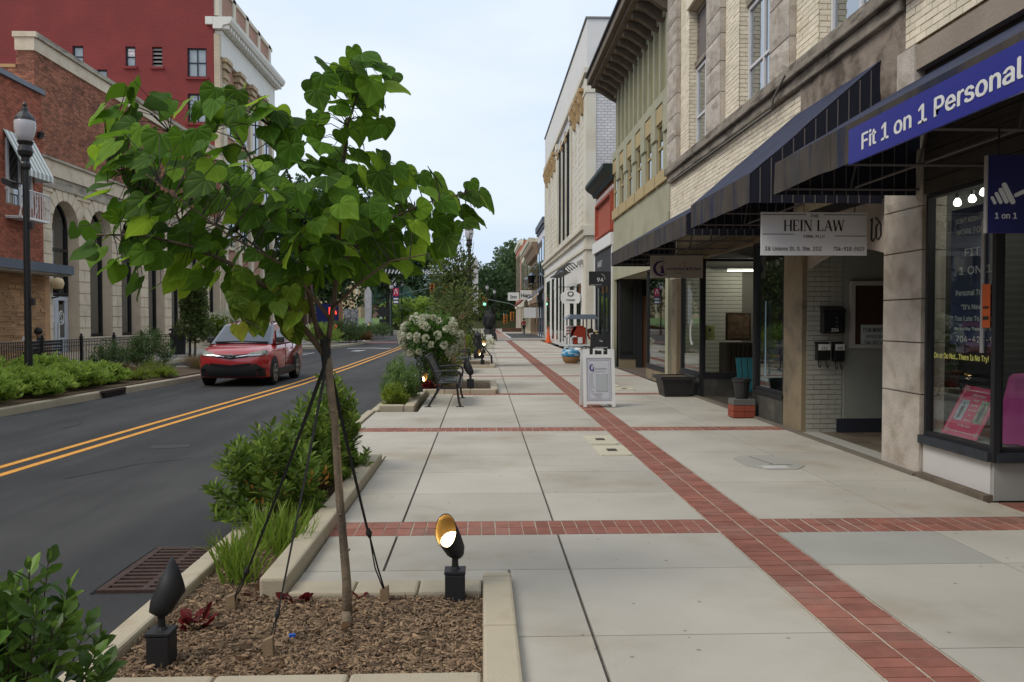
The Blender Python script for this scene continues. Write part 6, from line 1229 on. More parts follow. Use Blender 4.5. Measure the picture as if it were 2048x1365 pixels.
# ---------------------------------------------------------------- red car
def car(root, paint, y_off=0):
    prof = [(.16, .24), (.05, .34), (.0, .5), (.0, .66), (.03, .80), (.10, .90), (.28, .985), (.62, 1.05), (1.0, 1.105), (1.18, 1.13), (1.9, 1.15), (3.2, 1.17), (4.2, 1.18), (4.42, 1.12), (4.52, .95), (4.55, .6), (4.45, .3), (4.4, .24)]
    xs = [-.90, -.88, -.80, -.68, -.45, -.2, 0, .2, .45, .68, .80, .88, .90]
    def warp(x, y): a_ = abs(x)/.9; f = max(0, 1-y/1.3); r_ = max(0, (y-3.6)/.95); return .20*a_**3.2*f-.14*a_**3*r_+(.16*max(0, a_-.85)/.15*f if a_ > .85 else 0)
    def zz(x, z): a_ = abs(x)/.9; return z-(.03*a_**2+(.07 if a_ > .95 else .02 if a_ > .9 else 0))*(1 if z > .7 else 0)
    mb = MB(); n = len(prof)
    for x in xs:
        for (y, z) in prof: mb.v.append((x, y+warp(x, y), zz(x, z)))
    for i in range(len(xs)-1):
        for j in range(n-1): a_ = i*n+j; mb.f.append((a_, a_+1, a_+n+1, a_+n)); mb.fm.append(0)
    for i in (0, len(xs)-1): mb.f.append(tuple(range(i*n, i*n+n))); mb.fm.append(0)
    mb.f.append((0, n-1, (len(xs)-1)*n+n-1, (len(xs)-1)*n)); mb.fm.append(0)
    def frontpt(x, z, off=.012):
        for (y0_, z0_), (y1_, z1_) in zip(prof, prof[1:]):
            if z0_ <= z <= z1_: y = y0_+(y1_-y0_)*(z-z0_)/(z1_-z0_); return (x, y+warp(x, y)-off, zz(x, z)+off*.5)
        return (x, -off, z)
    mb.build('body', paint, root, smooth=True, world=False)
    dkp = mat('car_plastic', (.03, .031, .033), rough=.6); cg = mat('car_glass', (.03, .04, .05), rough=.04, spec=1, var=0, coat=1); chrome = mat('chrome', (.5, .5, .52), rough=.3, metal=1, var=0)
    def patch(name, pts2, m, off=.015, sub=8, parent=root):
        """closed outline given by upper and lower (x,z) edges laid on the nose"""
        up, lo = pts2; mbb = MB()
        def at(line, t_):
            xs_ = [p[0] for p in line]; x = xs_[0]+(xs_[-1]-xs_[0])*t_
            for (xa, za), (xb, zb) in zip(line, line[1:]):
                if min(xa, xb)-1e-6 <= x <= max(xa, xb)+1e-6: return x, za+(zb-za)*((x-xa)/(xb-xa) if xb != xa else 0)
            return line[-1]
        for i in range(sub*2+1):
            t_ = i/(sub*2); u_ = at(up, t_); l_ = at(lo, t_)
            for j in range(4): q = j/3; mbb.v.append(frontpt(u_[0]*(1-q)+l_[0]*q, u_[1]*(1-q)+l_[1]*q, off))
        for i in range(sub*2):
            for j in range(3): a_ = i*4+j; mbb.f.append((a_, a_+1, a_+5, a_+4)); mbb.fm.append(0)
        return mbb.build(name, m, parent, smooth=True, world=False)
    gh = mat('headlight_clear', (.24, .25, .22), rough=.45, spec=.3, var=.3, scale=12)
    patch('grille', ([(-.52, .87), (0, .83), (.52, .87)], [(-.5, .80), (0, .72), (.5, .80)]), mat('grille_black', (.006, .006, .007), rough=.5, var=0))
    patch('chrome_strip', ([(-.50, .85), (-.15, .79)], [(-.50, .825), (-.15, .765)]), chrome, .03); patch('chrome_strip', ([(.15, .79), (.50, .85)], [(.15, .765), (.50, .825)]), chrome, .03)
    for s_ in (1, -1):
        h_ = patch('headlight', ([(s_*.45, .885), (s_*.7, .955), (s_*.86, .99)], [(s_*.45, .80), (s_*.7, .82), (s_*.86, .89)]), gh, .02)
        patch('headlight_shade', ([(s_*.5, .835), (s_*.80, .862)], [(s_*.5, .815), (s_*.80, .84)]), chrome, .03, parent=root)
        patch('fog_light', ([(s_*.66, .47), (s_*.80, .47)], [(s_*.66, .40), (s_*.80, .40)]), mat('grille_black', (0, 0, 0)), .02)
    patch('lower_grille', ([(-.56, .62), (0, .57), (.56, .62)], [(-.5, .55), (0, .50), (.5, .55)]), MATS['grille_black'], .02)
    patch('bumper_guard', ([(-.84, .46), (-.62, .62), (-.5, .545), (0, .495), (.5, .545), (.62, .62), (.84, .46)], [(-.84, .27), (-.62, .25), (-.5, .25), (0, .25), (.5, .25), (.62, .25), (.84, .27)]), dkp, .018, sub=12)
    e_ = MB(); fp = frontpt(0, .79, .05); e_.tube([(.075*math.cos(k*PI/8), fp[1], fp[2]+.05*math.sin(k*PI/8)) for k in range(17)], .008, 5); e_.tube([(.028*math.cos(k*PI/6), fp[1]-.004, fp[2]+.045*math.sin(k*PI/6)) for k in range(13)], .006, 4); e_.tube([(.05*math.cos(k*PI/6), fp[1]-.004, fp[2]+.025+.018*math.sin(k*PI/6)) for k in range(13)], .006, 4).build('oval_emblem', chrome, root, world=False)
    # cabin
    g0 = [(1.05, 1.10, .82, .80), (1.85, 1.62, .68, .60), (2.5, 1.68, .68, .6), (3.6, 1.66, .66, .58), (4.15, 1.52, .62, .56), (4.42, 1.15, .78, .76)]
    mbb = MB()
    sec = []
    for (y, z, wt_, _) in g0: sec.append((y, z, wt_))
    roof = []
    for y, z, w in sec:
        for x in (-w, -w*.7, 0, w*.7, w): mbb.v.append((x, y-.06*(1-(x/w)**2)*(y < 1.95), z+.025*(1-(x/w)**2)))
    for i in range(len(sec)-1):
        for j in range(4): a_ = i*5+j; mbb.f.append((a_, a_+1, a_+6, a_+5)); mbb.fm.append(1 if i == 0 or i == 4 else 0)
    mbb2 = MB(); base = [(-.84, y, 1.12) for y, *_ in sec]
    for s_ in (-1, 1):
        o_ = len(mbb.v)
        for (y, z, w) in sec: mbb.v += [(s_*w, y, z), (s_*.86, y if 1.1 < y < 4.4 else y, 1.10)]
        for i in range(len(sec)-1): a_ = o_+i*2; mbb.f.append((a_, a_+1, a_+3, a_+2)); mbb.fm.append(0)
    mbb.build('cabin', [paint, cg], root, smooth=False, world=False)
    mbb = MB()
    for x in (-.74, -.5, 0, .5, .74):
        k_ = 1-(x/.8)**2; mbb.v.append((x*1.0, 1.10-.06*k_-.015, 1.135+.02*k_)); mbb.v.append((x*.85, 1.75-.06*k_-.012, 1.565+.02*k_))
    for i in range(4): a_ = i*2; mbb.f.append((a_, a_+1, a_+3, a_+2)); mbb.fm.append(0)
    mbb.build('windscreen', mat('windscreen_sky', (.05, .06, .075), rough=.08, spec=.9, var=.3, scale=3), root, smooth=True, world=False)
    MB().tube([(-.7, 1.06, 1.15), (0, .98, 1.165), (.7, 1.06, 1.15)], .018, 4).build('wiper_cowl', dkp, root, world=False)
    for s_ in (-1, 1):
        for (ya, yb, za, zb) in ((1.45, 2.45, 1.36, 1.60), (2.5, 3.35, 1.60, 1.59), (3.42, 4.0, 1.58, 1.5)):
            def sp_(y, z): tt = (z-1.10)/.53; w = .86+(.68-.86)*tt; return (s_*(w+.012), y, z)
            MB().quad(sp_(ya, 1.19), sp_(yb, 1.19), sp_(yb, min(zb, 1.585)-.03), sp_(ya+(.25 if ya < 2 else 0), min(za+.12, 1.57)-.03)).build('side_window', cg, root, world=False, fix=False)
        MB().box(s_*.90-.06 if s_ > 0 else -.90-.14, s_*.90+.14 if s_ > 0 else -.90+.06, 1.35, 1.52, 1.12, 1.28).build('mirror', dkp, root, bev=.03, world=False)
        MB().box(s_*.905-.02, s_*.905+.02, 1.15, 3.35, .26, .42).build('sill_cladding', dkp, root, world=False)
        for ya in (2.2, 3.1): MB().box(s_*.905-.004, s_*.905+.004, ya, ya+.012, .42, 1.12).build('door_seam', MATS['grille_black'], root, world=False)
        for ya in (1.95, 2.9): MB().box(s_*.91-.01, s_*.91+.015, ya, ya+.16, .93, .96).build('door_handle', paint, root, world=False)
        for yw in (.92, 3.58):
            ar = MB(); R0, R1 = .36, .44
            for k in range(13):
                a_ = PI*(-.08+1.16*k/12); 
                for r in (R0, R1): ar.v.append((s_*.912, yw+r*math.cos(a_), .34+r*math.sin(a_)))
            for k in range(12): ar.f.append((2*k, 2*k+1, 2*k+3, 2*k+2)); ar.fm.append(0)
            ar.build('arch_cladding', dkp, root, world=False, fix=False)
            MB().prism([(yw+.37*math.cos(2*PI*k/20), .34+.37*math.sin(2*PI*k/20)) for k in range(20)], 'x', s_*.80, s_*.9085).build('wheel_well', MATS['grille_black'], root, world=False)
            wl = MB(); pr_ = [(.20, -.1), (.33, -.11), (.345, -.07), (.345, .07), (.33, .11), (.20, .1)]; nn = 24
            for (r, xx) in pr_:
                for k in range(nn): a_ = 2*PI*k/nn; wl.v.append((s_*.83+xx*1.0+s_*.0, yw+r*math.cos(a_), .345+r*math.sin(a_)))
            for i in range(5):
                for k in range(nn): a_ = i*nn+k; b_ = i*nn+(k+1) % nn; wl.f.append((a_, b_, b_+nn, a_+nn)); wl.fm.append(0)
            w_ = wl.build('wheel', mat('tyre_black', (.018, .018, .018), rough=.85), root, smooth=True, world=False)
            rm = MB().prism([(yw+.215*math.cos(2*PI*k/20), .345+.215*math.sin(2*PI*k/20)) for k in range(20)], 'x', s_*.86, s_*.875)
            rm.build('rim_well', MATS['grille_black'], w_, world=False)
            rm = MB()
            for k in range(5):
                a_ = 2*PI*k/5+.3; c_, q_ = math.cos(a_), math.sin(a_); x0_, x1_ = sorted((s_*.9, s_*.935)); rm.hexa([(x0_, yw+.03*-q_, .345+.03*c_), (x0_, yw+.03*q_, .345-.03*c_), (x0_, yw+.21*c_+.045*q_, .345+.21*q_-.045*c_), (x0_, yw+.21*c_-.045*q_, .345+.21*q_+.045*c_)], [(x1_, yw-.03*q_, .345+.03*c_), (x1_, yw+.03*q_, .345-.03*c_), (x1_, yw+.21*c_+.045*q_, .345+.21*q_-.045*c_), (x1_, yw+.21*c_-.045*q_, .345+.21*q_+.045*c_)])
            nn2 = 24
            o_ = len(rm.v)
            for r in (.205, .235):
                for k in range(nn2): a_ = 2*PI*k/nn2; rm.v.append((s_*.935, yw+r*math.cos(a_), .345+r*math.sin(a_)))
            for k in range(nn2): rm.f.append((o_+k, o_+(k+1) % nn2, o_+nn2+(k+1) % nn2, o_+nn2+k)); rm.fm.append(0)
            rm.build('rim', mat('rim_grey', (.35, .35, .36), rough=.35, metal=.6, var=0), w_, world=False)
    MB().box(-.85, .85, .5, 4.1, .2, .3).build('underbody', MATS['grille_black'], root, world=False)
    for s_ in (-1, 1): MB().box(min(s_*.72, s_*.86), max(s_*.72, s_*.86), 4.38, 4.5, .8, 1.05).build('tail_light', mat('tail_red', (.4, .01, .01), rough=.3), root, world=False)
    MB().tube([(-.55, 2.0, 1.66), (-.53, 2.2, 1.70), (-.53, 3.5, 1.69), (-.55, 3.7, 1.65)], .02, 5).tube([(.55, 2.0, 1.66), (.53, 2.2, 1.70), (.53, 3.5, 1.69), (.55, 3.7, 1.65)], .02, 5).build('roof_rail', dkp, root, world=False)
redcar = thing('parked_car', 'red compact SUV driving towards the viewer on the road', 'car', (-6.52, 21.55, -.15)); redcar.name = 'car'
car(redcar, mat('car_paint_red', (.36, .012, .018), rough=.28, var=0, coat=1, spec=.6))
c2 = thing('parked_car', 'silver grey car parked far away beyond the lawn', 'car', (-12.6, 138, 1.45), rz=rad(75)); mb = MB().prism([(0, .3), (0, .7), (.9, .95), (1.6, 1.4), (3.3, 1.4), (4.3, .95), (4.5, .3)], 'x', -.85, .85); mb.build('body', mat('car_silver', (.3, .33, .36), rough=.3, var=0), c2, bev=.08, world=False)
for s_ in (-1, 1):
    MB().prism([(1.15, .95), (1.7, 1.33), (3.2, 1.33), (3.9, .95)], 'x', *sorted((s_*.85, s_*.87))).build('side_window', MATS['car_glass'], c2, world=False)
    for yw in (.9, 3.6): MB().prism([(yw+.32*math.cos(k*PI/8), .32+.32*math.sin(k*PI/8)) for k in range(16)], 'x', *sorted((s_*.7, s_*.89))).build('wheel', MATS['tyre_black'], c2, world=False)
# ================================================================ small street things, right pavement
t = thing('sandwich_board', 'white sandwich board of the kitchen shop standing on the brick band', 'sandwich board', (2.1, 15, 0))
plast = mat('board_plastic_white', (.66, .66, .64), rough=.5, var=.03); posterw = mat('poster_pale', (.50, .51, .54), rough=.35, var=.02); gline = mat('line_grey', (.30, .30, .33), var=0)
tl = rad(9)
def lean(mb, back=False):
    s_ = 1 if back else -1
    out = []
    for x, y, z in mb.v:  # built upright at y=0 facing -y, hinged at the top
        yy = y*(1 if not back else -1); top = 1.04; dz = top-z
        out.append((x, 15.10+s_*(-dz*math.sin(tl)*-1)+yy*math.cos(tl) if back else 15.10-dz*math.sin(tl)+yy, top-dz*math.cos(tl)))
    mb.v = out; return mb
fr = MB().box(1.84, 1.90, -.02, .02, 0, 1.06).box(2.36, 2.42, -.02, .02, 0, 1.06).box(1.90, 2.36, -.02, .02, .05, .10).box(1.90, 2.36, -.02, .02, .90, .955).box(1.90, 1.96, -.02, .02, .955, 1.06).box(2.30, 2.36, -.02, .02, .955, 1.06).box(2.03, 2.06, -.02, .02, .955, 1.055).box(2.19, 2.22, -.02, .02, .955, 1.055).box(2.03, 2.22, -.021, .019, 1.04, 1.07)
lean(fr).build('frame', plast, t)
bk = MB().box(1.80, 1.86, -.02, .02, 0, 1.05).box(2.32, 2.38, -.02, .02, 0, 1.05).box(1.86, 2.32, -.015, .015, .08, .96); lean(bk, True).build('back_frame', plast, t)
lean(MB().box(1.905, 2.355, -.012, .01, .10, .90)).build('panel', posterw, t)
g_ = MB()
for x0, x1, z0_, z1_ in ((1.915, 2.345, .115, .122), (1.915, 2.345, .878, .885), (1.915, 1.92, .122, .878), (2.34, 2.345, .122, .878), (1.945, 2.315, .145, .149), (1.945, 2.315, .852, .856), (1.945, 1.948, .149, .852), (2.312, 2.315, .149, .852), (2.075, 2.29, .28, .285), (2.075, 2.08, .285, .60), (2.285, 2.29, .285, .60), (2.075, 2.12, .60, .604), (2.24, 2.29, .60, .604)): g_.box(x0, x1, -.016, -.012, z0_, z1_)
lean(g_).build('border_lines', gline, t)
lean(MB().box(2.081, 2.284, -.0155, -.012, .286, .598)).build('map_box', mat('box_grey', (.38, .41, .42), var=.02), t)
def leantext(s, sz, x, z, m, sx=1, al='LEFT', sh=0):
    o = text(s, sz, (0, 0, 0), (0, 0, 0), m, None, sx=sx, align=al, shear=sh, ext=.001)
    vs = [(x+v.co.x, -.018-v.co.z, z+v.co.y) for v in o.data.vertices]; mbb = MB(); mbb.v = vs; lean(mbb)
    for v, c_ in zip(o.data.vertices, mbb.v): v.co = Vector(c_)-t.location
    o.parent = t
leantext('nchanted Kitchen', .055, 2.05, .69, gline, .72, sh=.3)
for k, s in enumerate(('ROOT', 'Herbs', 'Brews', 'Spices', 'Salts', 'Roots', 'Honeys', 'Gift Cards', 'Tea', 'Sundries')): leantext(s, .026, 1.965, .60-k*.036, gline)
leantext('handmade small goods and teas', .024, 1.98, .645, gline); leantext('www.enchantedkitchen', .026, 1.99, .235, gline); leantext('open six days', .026, 2.05, .205, gline); leantext('by the pound', .022, 2.07, .175, gline)
cm = MB()
o1 = [(2.005+.05*math.cos(rad(60+260*i/18)), .72+.062*math.sin(rad(60+260*i/18))) for i in range(19)]; o2 = [(2.018+.036*math.cos(rad(60+260*i/18)), .722+.048*math.sin(rad(60+260*i/18))) for i in range(19)]
for i in range(18): cm.add([(o1[i][0], -.018, o1[i][1]), (o1[i+1][0], -.018, o1[i+1][1]), (o2[i+1][0], -.018, o2[i+1][1]), (o2[i][0], -.018, o2[i][1])], [(0, 1, 2, 3)])
cm.prism([(2.01, .67), (2.04, .67), (2.032, .715), (2.036, .735), (2.022, .745), (2.018, .70)], 'y', -.019, -.017); lean(cm).build('crescent', mat('crescent_violet', (.05, .03, .2), var=0), t)
t = thing('sandwich_board', 'black sandwich board of shop 94 standing farther along by the red building', 'sandwich board', (3.95, 27.6, 0))
for s_ in (-1, 1): MB().hexa([(3.62, 27.5+s_*.25, 0), (4.28, 27.5+s_*.25, 0), (4.28, 27.54+s_*.25, 0), (3.62, 27.54+s_*.25, 0)], [(3.62, 27.5+s_*.02, 1.12), (4.28, 27.5+s_*.02, 1.12), (4.28, 27.54+s_*.02, 1.12), (3.62, 27.54+s_*.02, 1.12)]).build('panel', blackm2, t)
MB().box(3.7, 3.78, 27.48, 27.56, 1.1, 1.2).box(4.12, 4.2, 27.48, 27.56, 1.1, 1.2).box(3.7, 4.2, 27.49, 27.55, 1.17, 1.2).build('handle', blackm2, t)
text('94', .13, (3.95, 27.37, .86), (rad(78), 0, 0), letw, t, align='CENTER'); text('COFFEE PROVISIONS', .06, (3.95, 27.32, .66), (rad(78), 0, 0), letw, t, align='CENTER', bold=.001); text('GIFTS & HOME', .055, (3.95, 27.3, .56), (rad(78), 0, 0), letw, t, align='CENTER', bold=.001)
t = thing('planter_box', 'black rectangular planter box with flared sides by the kitchen shop', 'planter', (4.02, 17.2, 0)); blp = mat('planter_black', (.028, .027, .027), rough=.5, var=.1)
MB().hexa([(3.78, 16.95, 0), (4.28, 16.95, 0), (4.28, 17.5, 0), (3.78, 17.5, 0)], [(3.70, 16.85, .40), (4.36, 16.85, .40), (4.36, 17.6, .40), (3.70, 17.6, .40)]).build('body', blp, t, bev=.01)
MB().box(3.67, 4.39, 16.82, 16.88, .36, .43).box(3.67, 3.73, 16.88, 17.63, .36, .43).box(4.33, 4.39, 16.88, 17.63, .36, .43).box(3.73, 4.33, 17.57, 17.63, .36, .43).build('rim', blp, t); MB().box(3.73, 4.33, 16.88, 17.57, .38, .405).build('soil', soil, t)
t = thing('brick_stack', 'red and grey painted block stack under a small black pot', 'block stack', (4.24, 13.35, 0)); rp_ = mat('block_red', (.26, .06, .035), var=.1, rnd=.15)
for k in range(2):
    for j in range(2): MB().box(4.06+.185*j, 4.24+.185*j, 13.2, 13.5, .012+k*.1, .107+k*.1).build('block', rp_, t, bev=.006)
MB().box(4.065, 4.425, 13.2, 13.5, .213, .31).build('block', mat('block_grey', (.12, .12, .11)), t, bev=.006)
t = thing('plant_pot', 'small black plant pot standing on the red and grey blocks', 'plant pot', (4.24, 13.35, .31)); MB().lathe([(.10, 0), (.135, .27), (.15, .28), (.15, .33), (.13, .33), (.12, .25)], (4.24, 13.35, .31), 16).build('pot', blp, t)
teal = mat('teal_paint', (.02, .13, .15), rough=.5); t = thing('chair', 'small teal garden chair behind the black pot in the shop entry', 'chair', (4.75, 14.3, 0))
for k in range(4): MB().box(4.52, 4.95, 14.1+k*.1, 14.18+k*.1, .36, .38).build('seat_slat', teal, t)
for k in range(4): MB().hexa([(4.55+k*.1, 14.48, .38), (4.63+k*.1, 14.48, .38), (4.63+k*.1, 14.5, .38), (4.55+k*.1, 14.5, .38)], [(4.53+k*.11, 14.6, .92), (4.62+k*.11, 14.6, .92), (4.62+k*.11, 14.62, .92), (4.53+k*.11, 14.62, .92)]).build('back_slat', teal, t)
for x in (4.53, 4.94):
    for y_ in (14.12, 14.48): MB().box(x-.02, x+.02, y_-.02, y_+.02, 0, .36).build('leg', teal, t)
    MB().box(x-.03, x+.03, 14.05, 14.55, .55, .575).box(x-.02, x+.02, 14.08, 14.12, .36, .55).build('armrest', teal, t)
# display cart
t = thing('display_cart', 'white wooden display cart with grey gabled roof and spoked wheels', 'cart', (3.7, 31, 0)); cx0, cx1, cy0, cy1 = 3.15, 4.3, 30.6, 31.7
MB().prism([(cx0-.05, 1.62), (cx0+.15, 1.80), (cx1-.15, 1.80), (cx1+.05, 1.62)], 'y', cy0-.05, cy1+.05).build('roof', mat('roof_grey', (.16, .19, .24), var=.1), t)
for x in (cx0+.1, cx1-.1, (cx0+cx1)/2+.15):
    for y_ in (cy0+.02, cy1-.02): MB().box(x-.025, x+.025, y_-.025, y_+.025, .45, 1.64).build('post', mat('post_grey', (.2, .2, .19)), t)
MB().box(cx0, cx1, cy0, cy1, .55, .63).build('deck', white, t); MB().box(cx0+.3, cx1-.2, cy0+.05, cy1-.05, 1.05, 1.1).build('shelf', white, t)
for x in (cx0-.12, cx0+.1): MB().box(x, x+.07, cy0-.02, cy0+.05, .1, 1.0).build('rail', white, t)
MB().box(cx0-.3, cx1, cy0-.03, cy0+.02, .62, .68).box(cx0-.12, cx0+.35, cy0-.02, cy0+.03, .95, 1.0).build('rail', white, t)
for k in range(9): MB().box(cx0+.45+k*.07, cx0+.49+k*.07, cy0-.01, cy0+.01, .3, .55).build('baluster', white, t, fix=False)
for y_ in (cy0-.1, cy1+.05):
    wl = MB(); wl.tube([(3.82+.30*math.cos(k*PI/12), y_, .31+.30*math.sin(k*PI/12)) for k in range(25)], .022, 5)
    for k in range(4): wl.tube([(3.82+.29*math.cos(k*PI/4), y_, .31+.29*math.sin(k*PI/4)), (3.82-.29*math.cos(k*PI/4), y_, .31-.29*math.sin(k*PI/4))], .013, 4)
    wl.lathe([(.05, -.03), (.05, .03)], (3.82, y_, .31), 8).build('wheel', blackm, t, fix=False)
def blob(name, m, parent, c, r, amp=.15, seed=0, fold=0):
    bm = bmesh.new(); bmesh.ops.create_icosphere(bm, subdivisions=3, radius=1); me_ = bpy.data.meshes.new(name)
    for v in bm.verts:
        n_ = mnoise.noise(v.co*2.2+Vector((seed, 0, 0))); d = 1+amp*n_+fold*math.sin(v.co.x*14+v.co.z*3); v.co = Vector((v.co.x*r[0]*d, v.co.y*r[1]*d, v.co.z*r[2]*d))+Vector(c)-(parent.location if parent else Vector())
    bm.to_mesh(me_); bm.free(); me_.materials.append(m); me_.polygons.foreach_set('use_smooth', [True]*len(me_.polygons)); return link(name, me_, parent)
t = thing('sweatshirt', 'rust red sweatshirt hanging in the display cart', 'sweatshirt', (3.62, 30.75, 1.0)); MB().prism([(3.38, .68), (3.84, .68), (3.86, 1.15), (3.98, .85), (4.03, .88), (3.9, 1.28), (3.72, 1.38), (3.52, 1.38), (3.34, 1.28), (3.22, .88), (3.28, .85), (3.37, 1.15)], 'y', 30.62, 30.74).build('cloth', mat('cloth_rust', (.28, .035, .015), rough=.9, var=.2, scale=8), t, bev=.04); MB().box(3.55, 3.72, 30.6, 30.615, .72, .95).build('price_card', white, t)
t = thing('folded_clothes', 'bright red folded clothes on the lower cart shelf', 'clothes', (3.6, 30.9, .45)); blob('cloth', mat('cloth_bright_red', (.5, .03, .02), var=.15), t, (3.6, 30.75, .44), (.28, .1, .11), .4, 3)
t = thing('striped_shirt', 'red and white striped shirt on the cart behind the posts', 'shirt', (3.35, 31.2, 1.2)); 
for k in range(6): MB().prism([(3.2-.01*k, 1.05+k*.055), (3.55+.01*k, 1.05+k*.055), (3.54, 1.10+k*.055), (3.2, 1.10+k*.055)], 'y', 31.1, 31.2).build('stripe', white if k % 2 else redc, t, fix=False)
t = thing('straw_hat', 'brown straw hat on top of the cart shelf', 'hat', (4.1, 31, 1.12)); MB().lathe([(.20, 1.11), (.21, 1.13), (.12, 1.15), (.11, 1.25), (.03, 1.28)], (4.05, 30.9, 0), 14).build('hat', mat('straw_brown', (.10, .06, .035)), t)
t = thing('dried_bundle', 'tan tasselled bundle hanging at the right of the cart', 'bundle', (4.2, 30.6, 1)); blob('tassel', mat('tassel_tan', (.35, .28, .16), var=.3, scale=20), t, (4.22, 30.55, .85), (.14, .1, .32), .5, 5)
t = thing('barrel', 'wooden half barrel draped in blue and white cloth before the cart', 'barrel', (3.2, 30.2, 0)); MB().lathe([(.2, 0), (.29, .1), (.33, .22), (.32, .36), (.29, .42)], (3.25, 30.2, 0), 16).build('barrel', mat('barrel_tan', (.33, .18, .08), var=.2, scale=8), t, smooth=True)
MB().lathe([(.345, .26), (.36, .30), (.35, .42), (.30, .5), (.05, .54)], (3.25, 30.2, 0), 20).build('blue_cloth', mat('cloth_blue_stripe', (.02, .22, .42), rough=.8, col2=(.45, .6, .65), c2scale=5, streak=(1, 1, 5), c2amt=(.5, .55)), t, smooth=True); blob('white_cloth', white, t, (3.5, 30.2, .44), (.2, .2, .12), .4, 2)
t = thing('traffic_cone', 'orange traffic cone against the far white building', 'traffic cone', (4.6, 57.5, 0)); MB().box(4.35, 4.85, 57.3, 57.7, 0, .05).lathe([(.19, .05), (.06, .85), (.05, 1.1)], (4.6, 57.5, 0), 12).build('cone', mat('cone_orange', (.75, .12, .02), rough=.5), t)
t = thing('metal_planter', 'long brown planter trough in front of the far red building', 'planter', (3.0, 110, 0)); MB().box(2.6, 5.2, 109, 110, 0, .5).build('body', mat('trough_brown', (.12, .06, .04)), t)
# ---------------------------------------------------------------- benches
def bench(label, y, x0=-1.02):
    t = thing('park_bench', label, 'bench', (x0+.3, y, 0), 'black metal benches')
    W_ = 1.75
    for y_ in (y+.02, y+W_-.02):
        MB().tube([(x0+.02, y_, 0), (x0+.1, y_, .13), (x0+.18, y_, .28), (x0+.2, y_, .42), (x0+.14, y_, .62), (x0+.02, y_, .86), (x0-.03, y_, .92)], .021, 6).tube([(x0+.62, y_, 0), (x0+.585, y_, .1), (x0+.56, y_, .3), (x0+.555, y_, .42)], .021, 6).tube([(x0+.19, y_, .335), (x0+.55, y_, .335)], .014, 5).build('leg', blackm, t)
        MB().box(x0-.04, x0+.08, y_-.03, y_+.03, 0, .012).box(x0+.54, x0+.68, y_-.03, y_+.03, 0, .012).build('foot', blackm, t)
        MB().tube([(x0+.14, y_, .64), (x0+.35, y_, .665), (x0+.52, y_, .665), (x0+.6, y_, .63), (x0+.62, y_, .56), (x0+.6, y_, .44)], .021, 6).tube([(x0+.48, y_, .55), (x0+.33, y_, .55), (x0+.30, y_, .52), (x0+.31, y_, .48), (x0+.36, y_, .47), (x0+.52, y_, .47), (x0+.56, y_, .5)], .012, 5).build('armrest', blackm, t)
    sm_ = mat('bench_mesh_metal', (.055, .06, .062), rough=.45, var=.1)
    for k in range(9):
        x = x0+.2+k*.042; MB().box(x, x+.03, y+.03, y+W_-.03, .425+.002*k, .437+.002*k).build('seat_slat', sm_, t, fix=False)
    MB().prism([(x0+.58, .44), (x0+.62, .43), (x0+.63, .36), (x0+.60, .34), (x0+.57, .38)], 'y', y+.03, y+W_-.03).build('seat_front', sm_, t)
    for k in range(9):
        z_ = .50+k*.045; x = x0+.17-k*.021; MB().hexa([(x, y+.03, z_), (x+.012, y+.03, z_), (x+.012, y+W_-.03, z_), (x, y+W_-.03, z_)], [(x-.016, y+.03, z_+.034), (x-.004, y+.03, z_+.034), (x-.004, y+W_-.03, z_+.034), (x-.016, y+W_-.03, z_+.034)]).build('back_slat', sm_, t, fix=False)
    MB().tube([(x0-.03, y, .92), (x0-.03, y+W_, .92)], .018, 5).tube([(x0+.18, y, .45), (x0+.18, y+W_, .45)], .014, 5).build('top_rail', blackm, t)
    return t
bench('black metal bench facing the shops, nearest on the pavement beside the shrub bed', 15.12)
bench('second black metal bench farther back under the thin trees', 24.3)
bench('third black metal bench glimpsed behind the lamp post', 32.5, -1.1)
